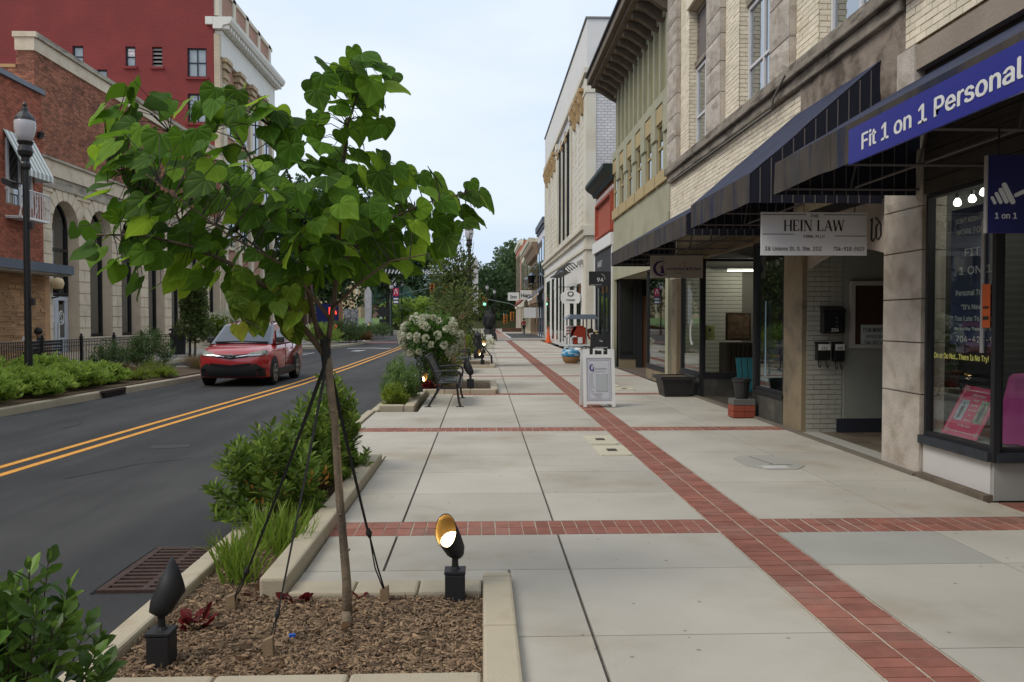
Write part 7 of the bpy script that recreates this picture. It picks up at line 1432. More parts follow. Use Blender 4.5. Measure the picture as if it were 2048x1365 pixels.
# ---------------------------------------------------------------- landscape spotlights
def spot(label, x, y, z0, az, tilt, s=1., lit=False, axis_h=.19):
    """black bullet spotlight on a square box; az = direction it points (degrees from +X), tilt = elevation"""
    t = thing('spotlight', label, 'spotlight', (x, y, z0), 'black landscape spotlights'); w = .057*s
    MB().box(x-w, x+w, y-w, y+w, z0-.04, z0+.165*s).build('junction_box', blackm2, t, bev=.008); MB().box(x-w-.004, x+w+.004, y-w-.004, y+w+.004, z0+.165*s, z0+.185*s).build('box_lid', blackm2, t, bev=.005)
    MB().lathe([(.03*s, .185*s), (.02*s, .2*s), (.017*s, .27*s), (.024*s, .275*s), (.02*s, .3*s)], (x, y, z0), 10).build('stem', blackm2, t)
    D = Vector((math.cos(rad(az))*math.cos(rad(tilt)), math.sin(rad(az))*math.cos(rad(tilt)), math.sin(rad(tilt)))); B = Vector((x, y, z0+.30*s))-D*.05*s
    M_ = Matrix.Translation(B) @ D.to_track_quat('Z', 'Y').to_matrix().to_4x4()
    def L_(pr, cut=0):
        mb = MB(); n = 24
        for (r, z) in pr:
            for k in range(n):
                a_ = 2*PI*k/n; v = Vector((r*math.cos(a_), r*math.sin(a_), z+ (cut*r*math.sin(a_) if z > .2*s else 0))); mb.v.append(tuple(M_ @ v))
        for i in range(len(pr)-1):
            for k in range(n): a_ = i*n+k; b_ = i*n+(k+1) % n; mb.f.append((a_, b_, b_+n, a_+n)); mb.fm.append(0)
        return mb, n
    up = (M_.to_3x3() @ Vector((0, 1, 0))).z; sg = 1 if up > 0 else -1
    mb, n = L_([(.005*s, 0), (.04*s, .005*s), (.058*s, .05*s), (.066*s, .13*s), (.071*s, .215*s), (.0675*s, .214*s)], .95*sg); h = mb.build('housing', blackm2, t, smooth=True, fix=False)
    mb, n = L_([(.0675*s, .214*s), (.061*s, .125*s), (.01*s, .12*s)], .95*sg); mb.build('reflector', mat('reflector_brass', (.30, .20, .07), rough=.35, metal=.6) if lit else blackm2, t, smooth=True, fix=False)
    mb, n = L_([(.056*s, .14*s), (.05*s, .145*s), (.005*s, .145*s)]); 
    mb.build('lens', emis('lens_lit', (1, .72, .36), 7) if lit else mat('lens_dark', (.02, .02, .02), rough=.1), t, fix=False)
    if lit: mb, n = L_([(.064*s, .135*s), (.056*s, .141*s)]); mb.build('lens_ring', mat('ring_grey', (.25, .24, .22), rough=.4, metal=.5), t, fix=False)
    return t
spot('black spotlight at lower left beside the small red-leaved plant, seen from behind', -1.51, 3.9, -.03, 36, 60, .95)
spot('black spotlight beside the back kerb of the tree bed, glowing warm towards the viewer', -.16, 4.76, -.03, 240, 52, 1.0, lit=True)
l_ = bpy.data.objects.new('spot_lamp', bpy.data.lights.new('spot_lamp', 'SPOT')); COL.objects.link(l_); l_.data.energy = 6; l_.data.spot_size = rad(70); l_.data.color = (1, .78, .45); l_.data.shadow_soft_size = .03
D = Vector((math.cos(rad(240))*math.cos(rad(52)), math.sin(rad(240))*math.cos(rad(52)), math.sin(rad(52)))); l_.location = Vector((-.16, 4.76, .27))+D*.14; l_.rotation_euler = (-D).to_track_quat('Z', 'Y').to_euler(); l_.parent = bpy.data.objects['spotlight.001']; l_.location -= l_.parent.location
spot('black spotlight in front of the second tree bed, turned away', -.27, 18.35, .03, 150, 58, 1.35)
spot('small lit spotlight between the nearest bench and the shrubs', -1.3, 17.2, .03, -40, 30, 1.0, lit=True)
spot('lit spotlight at the right corner of the third planter', .0, 27.9, .03, 215, 45, 1.15, lit=True)
spot('far lit spotlight by the fourth planter', .05, 37.1, .03, 270, 40, 1.3, lit=True)
t = thing('sculpture', 'dark upright sculpture on a pedestal with white plaque near the crossing', 'sculpture', (.5, 62, 0)); MB().lathe([(.62, 0), (.55, .5), (.38, .9)], (.5, 62, 0), 8).build('pedestal', blackm2, t); blob('figure', blackm2, t, (.5, 62, 1.5), (.42, .4, .85), .5, 8); MB().box(.25, .7, 61.35, 61.4, .15, .5).build('plaque', letw, t)
t = thing('litter_bin', 'black litter bin behind the second planter on the right pavement', 'litter bin', (-.2, 33.9, 0)); MB().lathe([(.17, 0), (.14, .9), (.17, .95), (.05, 1.1)], (-.2, 34.2, 0), 14).build('body', blackm2, t)
# ---------------------------------------------------------------- far street furniture
t = thing('diamond_sign', 'black backed diamond road sign on a post by the far planter', 'sign', (-9.6, 80, 0)); MB().prism([(-9.6, 1.75), (-8.95, 2.4), (-9.6, 3.05), (-10.25, 2.4)], 'y', 80, 80.05).build('board', blackm2, t); MB().box(-9.95, -9.25, 80, 80.06, 1.2, 1.65).build('lower_board', blackm2, t); MB().box(-9.64, -9.56, 80.06, 80.12, -.1, 2.6).build('post', blackm2, t)
t = thing('white_column', 'tall pale banner-wrapped column by the far crossing', 'column', (-11.0, 80, 0)); MB().box(-11.3, -10.7, 79.7, 80.3, 0, 4.2).build('shaft', mat('column_pale', (.45, .45, .46), var=.15, col2=(.3, .3, .33), c2scale=3), t); MB().prism([(-11.3, 4.2), (-10.7, 4.2), (-11.0, 4.9)], 'y', 79.7, 80.3).build('cap', MATS['column_pale'], t)
t = thing('info_kiosk', 'dark blue information kiosk with glowing red symbol beyond the red car', 'kiosk', (-11.0, 60, 0)); MB().box(-12.0, -10.4, 60, 60.4, .6, 2.75).build('panel', mat('kiosk_blue', (.015, .025, .12)), t); MB().box(-12.5, -8.9, 59.9, 60.6, .1, .6).build('base', blackm2, t); MB().box(-10.38, -10.15, 60, 60.4, .6, 2.75).build('wood_edge', mat('kiosk_wood', (.3, .18, .1)), t); MB().box(-10.05, -9.0, 60.2, 60.3, .7, 2.4).build('print_panel', mat('kiosk_print', (.45, .45, .45), var=.5, scale=6, col2=(.15, .15, .15), c2scale=8, c2amt=(.5, .55)), t)
nm = MB(); nm.tube([(-10.55, 59.95, 2.0), (-10.6, 59.95, 2.2), (-10.85, 59.95, 2.25), (-11.0, 59.95, 2.05)], .07, 5).tube([(-10.55, 59.95, 1.25), (-10.6, 59.95, 1.0), (-10.85, 59.95, .95), (-11.0, 59.95, 1.2)], .07, 5).tube([(-11.02, 59.95, .75), (-11.02, 59.95, 2.5)], .06, 5).build('neon_symbol', emis('neon_red', (1, .06, .03), 1.6), t)
def signal(label, x, y, z, col_=(1, .25, .02)):
    t = thing('traffic_signal', label, 'traffic signal', (x, y, z), 'orange traffic signals'); MB().box(x-.28, x+.28, y, y+.3, z-.62, z+.62).build('housing', mat('signal_orange', (.62, .2, .02), rough=.6), t)
    for k in range(3): MB().prism([(x+.17*math.cos(q*PI/5), z-.4+k*.4+.17*math.sin(q*PI/5)) for q in range(10)], 'y', y-.12, y-.005).build('signal_lens', mat('signal_lens', (.02, .02, .02)) if not (k == 0 and col_ == 'g') else emis('signal_green', (.1, 1, .6), 4), t)
t = thing('signal_mast', 'long grey mast arm carrying traffic signals over the far junction', 'signal mast', (-11.5, 104, 0)); MB().tube([(-11.5, 104, 0), (-11.5, 104, 4.7)], .12, 6).build('pole', mat('galv_green', (.14, .19, .17), rough=.6), t); MB().tube([(-11.5, 104, 4.5), (-6.5, 104, 5.6), (-1, 104, 6.0)], .07, 5).build('arm', MATS['galv_green'], t)
for k, (x, z) in enumerate(((-6.3, 5.5), (-4.7, 5.6), (-2.8, 5.5))): signal('orange traffic signal on the far mast arm, '+('left', 'middle', 'right')[k]+' of three', x, 103.6, z)
t = thing('signal_mast', 'second mast arm with the green signal right of the thin trees', 'signal mast', (6.5, 122, 0)); MB().tube([(6.3, 122, 0), (6.3, 122, 3.4)], .12, 6).build('pole', MATS['galv_green'], t); MB().tube([(6.3, 122, 3.0), (4, 122, 4.0), (.3, 122, 4.7)], .07, 5).build('arm', MATS['galv_green'], t)
signal('orange traffic signal showing green', .3, 121, 4.3, 'g'); signal('low orange signal left of the far cream front, left one of a pair', 3.3, 119, 1.7); signal('low orange signal left of the far cream front, right one of a pair', 4.2, 117, 2.1)
t = thing('string_lights', 'strands of small white bulbs hung across the far street', 'string lights', (-8, 70, 6)); wire = MB(); bulbs = MB()
for r in range(4):
    pts = [(-11.5+1.15*k, 66+r*2.4, 5.6+.9*((k-5)/5.)**2*.5+.06*r) for k in range(11)]; wire.tube(pts, .012, 3)
    for k in range(40): q = k/39*10; i = min(9, int(q)); u = q-i; p = [pts[i][j]*(1-u)+pts[i+1][j]*u for j in range(3)]; bulbs.lathe([(.01, .1), (.05, .02), (.055, -.05), (.01, -.1)], (p[0], p[1], p[2]-.12), 5)
wire.build('wire', blackm, t); tag(bulbs.build('bulbs', mat('bulb_clear', (.75, .77, .8), rough=.15), t), kind='stuff')
for k, (x, y) in enumerate(((-10.4, 76), (-8.2, 88))):
    t = thing('bollard', 'black bollard with warm top by the far planter, '+('nearer', 'farther')[k], 'bollard', (x, y, 0), 'far bollards'); MB().lathe([(.14, 0), (.13, 1.0)], (x, y, 0), 8).build('post', blackm2, t); MB().lathe([(.13, 1.0), (.15, 1.1), (.05, 1.25)], (x, y, 0), 8).build('lamp_head', mat('bollard_cream', (.7, .55, .25)), t)
for k in range(3):
    t = thing('parking_meter', 'thin dark pole on the pavement beyond the red car, '+('left', 'middle', 'right')[k]+' of three', 'pole', (-13.2+k*.5, 44+k*2, 0), 'thin poles past the car'); MB().lathe([(.04, 0), (.04, 1.1), (.1, 1.15), (.1, 1.4), (.03, 1.45)], (-12.7+k*.35, 44+k*2.2, 0), 8).build('post', blackm2, t)
# ================================================================ vegetation
lf_laurel = leafmat('leaf_laurel', (.13, .22, .035), (.26, .36, .06), rnd=.45); lf_dark = leafmat('leaf_dark', (.035, .085, .02), (.06, .13, .03), rnd=.5, rough=.35); lf_yel = leafmat('leaf_yellow_green', (.20, .28, .03), (.30, .37, .06), rnd=.3)
lf_bright = leafmat('leaf_bright', (.24, .36, .06), (.36, .48, .10), rnd=.35, trans=.45); lf_pine = leafmat('leaf_pine', (.085, .15, .045), (.14, .21, .06), rnd=.45); lf_orange = leafmat('leaf_orange_grass', (.17, .11, .035), (.27, .14, .04), rnd=.3); lf_red = leafmat('leaf_red', (.14, .012, .012), (.22, .03, .02), rnd=.5)
lf_tree = leafmat('leaf_far_tree', (.05, .095, .035), (.09, .15, .05), rnd=.5, trans=.2); lf_tree2 = leafmat('leaf_far_tree_light', (.085, .14, .055), (.13, .19, .075), rnd=.5, trans=.25); lf_olive = leafmat('leaf_olive', (.11, .155, .045), (.18, .21, .07), rnd=.45, trans=.3)
blossom = leafmat('blossom_white', (.55, .56, .42), (.68, .68, .56), rnd=.2, trans=.3)
bush('shrub', 'dark rounded-leaf shrub at the lower left corner', 'shrub', (-1.66, 2.95, -.03), .34, .42, .82, 62, 17, .088, leafmat('leaf_corner', (.085, .17, .03), (.19, .31, .05), rnd=.5, rough=.35), n_ind=300, upright=.55, lw=1.35, group=None)
bush('shrub', 'nearest laurel-like shrub of the long bed, with a few orange leaves', 'shrub', (-1.72, 6.75, -.03), .46, .62, .80, 80, 26, .11, lf_laurel, n_ind=300, upright=.55, lw=.85, group='laurel shrubs along the road kerb')
bush('shrub', 'second laurel-like shrub, behind the orange-tipped one', 'shrub', (-1.62, 7.75, -.03), .38, .6, .92, 84, 24, .11, lf_laurel, n_ind=60, upright=.6, lw=.85, group='laurel shrubs along the road kerb')
bush('shrub', 'farthest and tallest laurel-like shrub of the long bed', 'shrub', (-1.58, 8.65, -.03), .34, .5, 1.15, 75, 24, .115, lf_laurel, n_ind=30, upright=.7, lw=.85, group='laurel shrubs along the road kerb')
bush('shrub', 'low laurel shrub poking over the kerb end of the long bed', 'shrub', (-1.32, 8.6, -.03), .18, .3, .36, 14, 12, .09, lf_laurel, upright=.2)
Ms, st = shoots((-1.5, 6.6, .1), .4, .5, .42, 10, 3, .10); leaves(bpy.data.objects['shrub.001'], Ms, 'oval', leafmat('leaf_orange', (.35, .16, .03), (.45, .26, .05)), base=bpy.data.objects['shrub.001'].location, stuffname='orange_leaves')
# bright grass clumps
for k, (x, y, r, h, n) in enumerate(((-1.50, 5.15, .13, .32, 90), (-1.62, 5.45, .12, .30, 80), (-1.38, 5.75, .14, .38, 100), (-1.58, 5.95, .12, .33, 80), (-1.42, 6.15, .10, .30, 60))):
    t = thing('grass_clump', 'bright green grass clump beside the drain grate, '+('nearest the black spotlight', 'leaning over the kerb', 'tallest, in the middle', 'between the tallest one and the road', 'tucked under the laurel shrub')[k], 'grass', (x, y, -.03), 'bright grass clumps')
    P = np.zeros((n, 3)); P[:, 0] = x+rng.normal(size=n)*r*.35; P[:, 1] = y+rng.normal(size=n)*r*.35; P[:, 2] = -.03; D = np.stack([rng.normal(size=n)*.33, rng.normal(size=n)*.33, np.ones(n)], 1); D += (P-[x, y, -.03])*2
    leaves(t, frames(P, D, rdir(n), rng.uniform(.6, 1.1, n)*h, np.full(n, .28)), 'blade', leafmat('grass_blade', (.17, .27, .035), (.27, .36, .07), rnd=.3) if 'grass_blade' not in MATS else MATS['grass_blade'], base=(x, y, -.03), stuffname='blades')
def lowplant(label, c, r, h, n, L, m, cat='plant', name='perennial', kind='oval', up=.5, lw=1.3, n_ind=0):
    t = thing(name, label, cat, c); c = np.array(c); a = rng.rand(n)*2*PI; q = np.sqrt(rng.rand(n))*r
    P = np.stack([c[0]+q*np.cos(a)*.6, c[1]+q*np.sin(a)*.6, c[2]+rng.rand(n)*h*(1-.5*q/r)], 1); D = np.stack([np.cos(a), np.sin(a), np.full(n, up)+rng.normal(size=n)*.3], 1)
    leaves(t, frames(P, D, np.array([0, 0, 1.])+.4*rng.normal(size=P.shape), rng.uniform(.6, 1.2, n)*L, rng.uniform(.6, 1.2, n)*L*lw), kind, m, n_ind, base=c); return t
lowplant('small dark red leafy plant right of the lower left spotlight', (-1.5, 4.38, -.03), .1, .09, 26, .075, lf_red, lw=2, n_ind=26)
lowplant('tiny red plant against the back kerb left of the trunk', (-1.08, 4.76, -.03), .1, .04, 22, .06, lf_red, lw=2, n_ind=22); lowplant('reddish seedling by the kerb right of the trunk', (-.7, 4.76, -.03), .05, .06, 8, .05, lf_red, n_ind=8); lowplant('brown curled leaves at the left end of the back kerb', (-1.32, 4.85, -.03), .12, .04, 18, .06, leafmat('leaf_dry', (.12, .06, .03), (.2, .11, .06)), lw=1.8, n_ind=18)
dn = 46; P = np.stack([rng.uniform(-1.7, -.05, dn), 3.65+rng.rand(dn)*1.12, np.full(dn, .0)], 1); dl = leaves(None, frames(P, rng.normal(size=(dn, 3))*[1, 1, .15], np.array([0, 0, 1.])+.3*rng.normal(size=(dn, 3)), rng.uniform(.025, .06, dn)), 'heart', leafmat('leaf_litter', (.13, .07, .03), (.24, .15, .08), rnd=.5), stuffname='dead_leaves')
t = thing('litter_scrap', 'tiny bright blue scrap of litter on the bark mulch', 'litter', (-.97, 4.2, 0)); MB().box(-.985, -.955, 4.19, 4.205, -.015, .0, rz=.4).build('scrap', mat('scrap_blue', (.02, .12, .6)), t)
# shrubs of the third bed and beyond
bush('shrub', 'feathery mid-green shrub in the bed beside the nearest bench', 'shrub', (-1.58, 15.9, .0), .38, .8, .98, 150, 16, .12, leafmat('leaf_feather', (.12, .21, .05), (.19, .29, .08), rnd=.45), kind='needle', upright=.5, lw=1.2)
bush('shrub', 'low yellow-green feathery shrub at the front corner of that bed', 'shrub', (-1.60, 15.15, .0), .26, .3, .50, 90, 16, .09, lf_yel, kind='needle', upright=.45, lw=1.2)
bush('shrub', 'round green shrub under the hydrangea tree', 'shrub', (-1.1, 18.7, .04), .55, .6, 1.0, 150, 14, .13, lf_pine, kind='needle', upright=.5, lw=1.3)
bush('shrub', 'pale yellow-green shrub behind the hydrangea', 'shrub', (-.95, 20.0, .04), .45, .45, 1.35, 90, 14, .13, lf_yel, kind='needle', upright=.5, lw=1.3)
lowplant('dark red ground plant behind the nearest bench', (-1.25, 18.15, .04), .35, .25, 120, .14, lf_red, lw=1.6)
def smalltree(name, label, c, trunk_h, tr, crown, n, L, m, kind='card', branches=8, group=None, tm=None, lean_=0, conc=.5, seed=1):
    t = thing(name, label, 'tree', c, group); c = np.array(c, float); r_ = np.random.RandomState(seed)
    tb = MB(); top = (c[0]+lean_, c[1], c[2]+trunk_h); tb.tube([tuple(c), ((c[0]+top[0])/2+.02, c[1], c[2]+trunk_h/2), top], [tr, tr*.85, tr*.7], 8).build('trunk', tm or bark, t)
    P = []; D = []; br_ = MB()
    for (cx_, cy_, cz_, rx, ry, rz, w) in crown:
        k = int(n*w); d = r_.normal(size=(k, 3)); d /= np.linalg.norm(d, axis=1)[:, None]; q = d*(r_.rand(k, 1)**conc); nz_ = np.array([mnoise.noise(Vector(v*2.5)+Vector((seed, 0, 0))) for v in q]); keep = nz_ > -.18; q = q[keep]; d = d[keep]
        P.append(q*[rx, ry, rz]+[c[0]+cx_, c[1]+cy_, c[2]+cz_]); D.append(d+[0, 0, .2])
        for b in range(branches):
            e_ = r_.normal(size=3); e_ /= np.linalg.norm(e_); e = e_*[rx, ry, rz]*.8+[c[0]+cx_, c[1]+cy_, c[2]+cz_]; m_ = (np.array(top)+e)/2+r_.normal(size=3)*.05*rx; br_.tube([top, tuple(m_), tuple(e)], [tr*.35, tr*.22, tr*.1], 5)
    P = np.concatenate(P); D = np.concatenate(D); k = len(P); br_.build('limb', tm or bark_dark, t, fix=False)
    leaves(t, frames(P, D+.6*r_.normal(size=D.shape), r_.normal(size=D.shape)+[0, 0, .8], r_.uniform(.6, 1.3, k)*L), kind, m, base=c, stuffname='crown'); return t, P
# hydrangea tree with white heads
hy, HP = smalltree('hydrangea_tree', 'small hydrangea tree covered in white flower heads', (-1.15, 18.6, .0), .85, .03, [(0, 0, 1.25, .62, .6, .5, 1)], 2100, .12, leafmat('leaf_hydrangea', (.08, .18, .03), (.14, .25, .05), rnd=.4), kind='oval', seed=4)
fl = []; r_ = np.random.RandomState(9)
for k in range(85):
    a_ = r_.rand()*2*PI; u = r_.rand()*1.7-.75; q = math.sqrt(max(0, 1-min(1, u*u))); cpos = np.array([-1.15+.68*q*math.cos(a_), 18.6+.66*q*math.sin(a_), 1.22+.52*u]); nl_ = 70; d = rdir(nl_); q_ = r_.uniform(.6, 1.05); fl.append(frames(cpos+d*[.055*q_, .055*q_, .065*q_], d+rdir(nl_)*.8, d, np.full(nl_, .05), np.full(nl_, .11)))
for k, F0 in enumerate(fl): leaves(hy, F0, 'oval', blossom, base=hy.location, stuffname='flower_head')
for o_ in hy.children:
    if o_.name.startswith('flower_head'): del o_['kind']
smalltree('young_tree', 'young thin-leaved tree with tan trunk in the second tree bed', (-.7, 19.5, .04), 1.35, .045, [(-.1, 0, 1.55, .62, .6, .42, .55), (.15, 0, 2.0, .45, .45, .45, .45)], 1500, .10, lf_olive, kind='oval', seed=6, tm=mat('bark_tan', (.42, .31, .18), var=.15, scale=8), branches=7)
yt, _ = smalltree('young_tree', 'taller young tree with upright sparse twigs behind the second bench', (-.62, 27.9, .04), 1.3, .05, [(-.2, 0, 2.1, .95, .9, .85, .6), (-.35, 0, 3.2, .8, .8, .8, .4)], 3000, .15, lf_olive, kind='oval', seed=7, branches=7)
r_ = np.random.RandomState(3); tb = MB(); P = []
for k in range(16):
    a_ = (k-8)/8*.9+r_.normal()*.1; h = 4.6+r_.rand()*.7-abs(k-8)*.08; tip = np.array([-.95+a_*.75, 27.9+r_.normal()*.35, h]); b0 = np.array([-.75+a_*.1, 27.9, 2.0]); mid = (b0+tip)/2+[a_*.08, 0, 0]; tb.tube([tuple(b0), tuple(mid), tuple(tip)], [.016, .011, .005], 4)
    for q in range(16): u = .35+.65*q/16; P.append(b0*(1-u)+tip*u+r_.normal(size=3)*.05)
tb.build('upright_twigs', bark_dark, yt, fix=False); P = np.array(P); k = len(P); leaves(yt, frames(P, rdir(k), rdir(k)+[0, 0, 1], np.full(k, .15)), 'oval', lf_olive, base=yt.location, stuffname='twig_leaves')
bush('shrub', 'flowering pale shrub in the third planter behind the second bench', 'shrub', (-.9, 29.6, .04), .7, .6, 1.5, 120, 14, .14, lf_yel, kind='needle'); bush('shrub', 'white-dotted shrub in the far planter', 'shrub', (-.6, 38.5, .04), .8, .8, 1.3, 100, 14, .16, lf_olive, kind='oval')
lowplant('white flowering ground plant beyond the lamp post', (.1, 46, .0), .9, .9, 260, .2, blossom)
# guy ropes of the third planter tree
t = thing('guy_rope', 'black guy ropes and stake in the third planter', 'guy rope', (.2, 28.2, .04)); MB().tube([(-.6, 27.9, 1.6), (.0, 28.1, .75), (.3, 28.2, .35)], .02, 4).tube([(.32, 28.2, 0), (.30, 28.2, .38)], .035, 5).tube([(-.6, 27.9, 1.5), (-.1, 28.0, .5), (.02, 28.0, .05)], .018, 4).build('rope', blackm2, t)
# ---------------------------------------------------------------- left bed plants
for k, (x, y, rx, ry, h) in enumerate(((-9.55, 15.6, .9, .9, .95), (-10.3, 17.3, .9, 1.0, 1.15), (-9.3, 17.2, .8, 1.0, .85), (-9.3, 19.0, .8, 1.0, .85), (-10.1, 19.3, .9, 1.0, 1.1), (-9.4, 20.6, .65, .8, .75))):
    bush('leafy_perennial', 'light green leafy perennial in the left bed, '+('nearest, cut by the frame edge', 'behind the lamp post', 'in front of the lamp post', 'in front, right of the lamp post', 'tall one against the fence', 'rightmost, over the drain inlet')[k], 'plant', (x, y, .02), rx, ry, h*.74, 130, 18, .17, lf_bright, upright=.7, group='light green perennials in the left bed', lw=.9)
bush('pine_shrub', 'dark green fine-leaved shrub in front of the left fence', 'shrub', (-9.7, 24.4, .02), .75, .7, 1.45, 170, 18, .16, lf_pine, kind='needle', upright=.6); bush('pine_shrub', 'lower bluish fine-leaved shrub left of the taller one', 'shrub', (-10.4, 23.5, .02), .6, .6, 1.1, 110, 16, .15, lf_pine, kind='needle', upright=.6)
for k, (x, y) in enumerate(((-9.3, 22.0), (-9.0, 22.9), (-8.85, 26.5), (-9.4, 27.3))):
    bush('ornamental_grass', 'orange-brown and green ornamental grass by the left kerb, '+('nearest', 'second', 'just before the red car', 'farthest')[k], 'grass', (x, y, .02), .5, .6, .48, 90, 12, .2, lf_orange if k != 1 else lf_yel, kind='blade', upright=.8, lw=.5, group='ornamental grasses by the left kerb'); 
    bush('ornamental_grass', 'low green tuft at the foot of the orange grass, '+('nearest', 'second', 'just before the red car', 'farthest')[k], 'grass', (x+.35, y-.1, .02), .35, .5, .28, 70, 10, .14, lf_yel, kind='needle', upright=.5, group='green tufts by the left kerb')
smalltree('hornbeam', 'slim dark upright tree beyond the fence corner', (-12.6, 36.6, 0), .8, .06, [(0, 0, 2.3, .62, .6, 1.5, .75), (0, 0, 1.2, .9, .9, .6, .25)], 4200, .16, lf_olive, kind='card', seed=11)
hy2, _ = smalltree('hydrangea', 'white flowering bush right of the slim tree on the left', (-12.3, 39, 0), .3, .05, [(0, 0, 1.1, .8, .8, .8, 1)], 1500, .17, lf_yel, kind='card', seed=12); d = rdir(260); leaves(hy2, frames(np.array([-12.2, 38.9, 1.25])+d*[.75, .75, .75], d, rdir(260), np.full(260, .17)), 'card', blossom, base=hy2.location, stuffname='flowers')
bush('shrub', 'green shrub between the far fence and the red car', 'shrub', (-11.2, 38, 0), .7, .7, 1.0, 110, 12, .2, lf_pine, kind='needle')
for k, (x, y, r, h, m) in enumerate(((-10.6, 54.5, 1.5, 1.5, lf_bright), (-9.6, 58.0, 1.6, 1.7, lf_pine), (-9.1, 60.5, 1.1, .9, lf_orange), (-13.4, 50.5, 1.3, 1.5, lf_pine), (-9.9, 76.5, 1.9, 1.5, lf_pine))):
    bush('shrub', ('round green shrub in the far kerb bed past the red car', 'darker shrub right of it before the white column', 'orange low shrub at the front of the far bed', 'shrub at the left of the far parking bay', 'dark green shrub below the diamond sign')[k], 'shrub', (x, y, 0), r, r, h, 150, 12, .35, m, kind='needle')
# ---------------------------------------------------------------- background trees
def bigtree(label, c, h, r, m, n=5200, seed=1, L=.75, trunk=.3):
    r_ = np.random.RandomState(seed); cr_ = []
    for k in range(9):
        a_ = r_.rand()*2*PI; q = r*.55*math.sqrt(r_.rand()); z = h*(.34+.5*r_.rand()); cr_.append((q*math.cos(a_), q*math.sin(a_), z, r*r_.uniform(.35, .58), r*r_.uniform(.35, .58), h*r_.uniform(.14, .22), 1/10.))
    cr_.append((0, 0, h*.82, r*.45, r*.45, h*.17, 1/10.)); cr_.append((0, 0, h*.3, r*.8, r*.8, h*.22, 1/10.))
    return smalltree('broadleaf_tree', label, c, h*.35, trunk, cr_, n, L, m, kind='card', seed=seed, branches=3, tm=bark_dark, conc=.4)
bt_ = [((-2, 170, 0), 14, 9, lf_tree, 'tall dark tree closing the street, left of the lamp post'), ((6, 165, 0), 17.5, 9, lf_tree2, 'tallest light-topped tree above the far street end'), ((13, 160, 0), 18, 8, lf_tree2, 'pale-topped tree behind the far cream front'), ((-9, 185, 1), 13, 9, lf_tree, 'dark tree behind the signal mast'), ((-18, 190, 1), 17, 9, lf_tree, 'dark tree beyond the green-roofed house'), ((2, 150, 0), 12, 6, lf_tree, 'lower dark tree under the tallest one'), ((9, 148, 0), 12, 6, lf_tree, 'dark lower tree beside the far red front'), ((-6, 140, 0), 9, 5, lf_tree, 'small dark tree behind the thin young trees'),
       ((-17.5, 98, .3), 18, 7, lf_tree, 'big dark tree behind the young redbud crown'), ((-24, 108, .3), 20, 8, lf_tree, 'tall dark tree left of the stone hall'), ((-12.8, 112, .3), 14, 5, lf_tree2, 'mid-height tree above the far lawn'), ((-30, 190, 1), 20, 10, lf_tree, 'far dark tree filling behind the lawn'), ((-3.5, 128, .0), 7.5, 3.6, lf_tree2, 'light green young tree over the far crossing')]
for k, (c, h, r, m, lb) in enumerate(bt_): bigtree(lb, c, h, r, m, seed=20+k, n=6500 if h > 15 else 3500, L=.8 if h > 15 else .55)
for k, (x, y, h) in enumerate(((-11.5, 120, 4.6), (-13.5, 124, 4.2), (-9.4, 126, 5.0))): bigtree('small bright street tree by the far lawn, '+('left', 'farther left', 'right')[k], (x, y, .3), h, 2.3, lf_bright, n=1500, seed=50+k, L=.4, trunk=.12)
# ================================================================ redbud in the foreground
redbud = thing('redbud_tree', 'young redbud tree with large heart-shaped leaves, tied by three straps', 'tree', (-.72, 4.37, -.03))
TR = [(-.72, -.05, .030), (-.725, .2, .024), (-.735, .44, .022), (-.755, .65, .021), (-.77, .83, .021), (-.775, 1.05, .020), (-.80, 1.23, .021), (-.815, 1.36, .023), (-.82, 1.44, .022)]
tm_ = MB().tube([(x+.004*math.sin(i*2.1), 4.37+.006*math.sin(i*1.7), z) for i, (x, z, r) in enumerate(TR)], [r for *_, r in TR], 14); tm_.tube([(-.72, 4.37, -.06), (-.72, 4.37, .0), (-.722, 4.37, .06)], [.040, .030, .026], 14)
for (z, a_) in ((.38, 0), (.57, 2), (.93, 1), (1.12, 4)): x = -.735-.05*(z-.4); tm_.tube([(x, 4.37, z), (x+.032*math.cos(a_), 4.37-.03*abs(math.sin(a_))-.012, z+.006)], [.011, .006], 6)
tm_.build('trunk', bark, redbud, smooth=True)
barkb = mat('bark_branch', (.11, .08, .055), var=.3, scale=14, bump=.5)
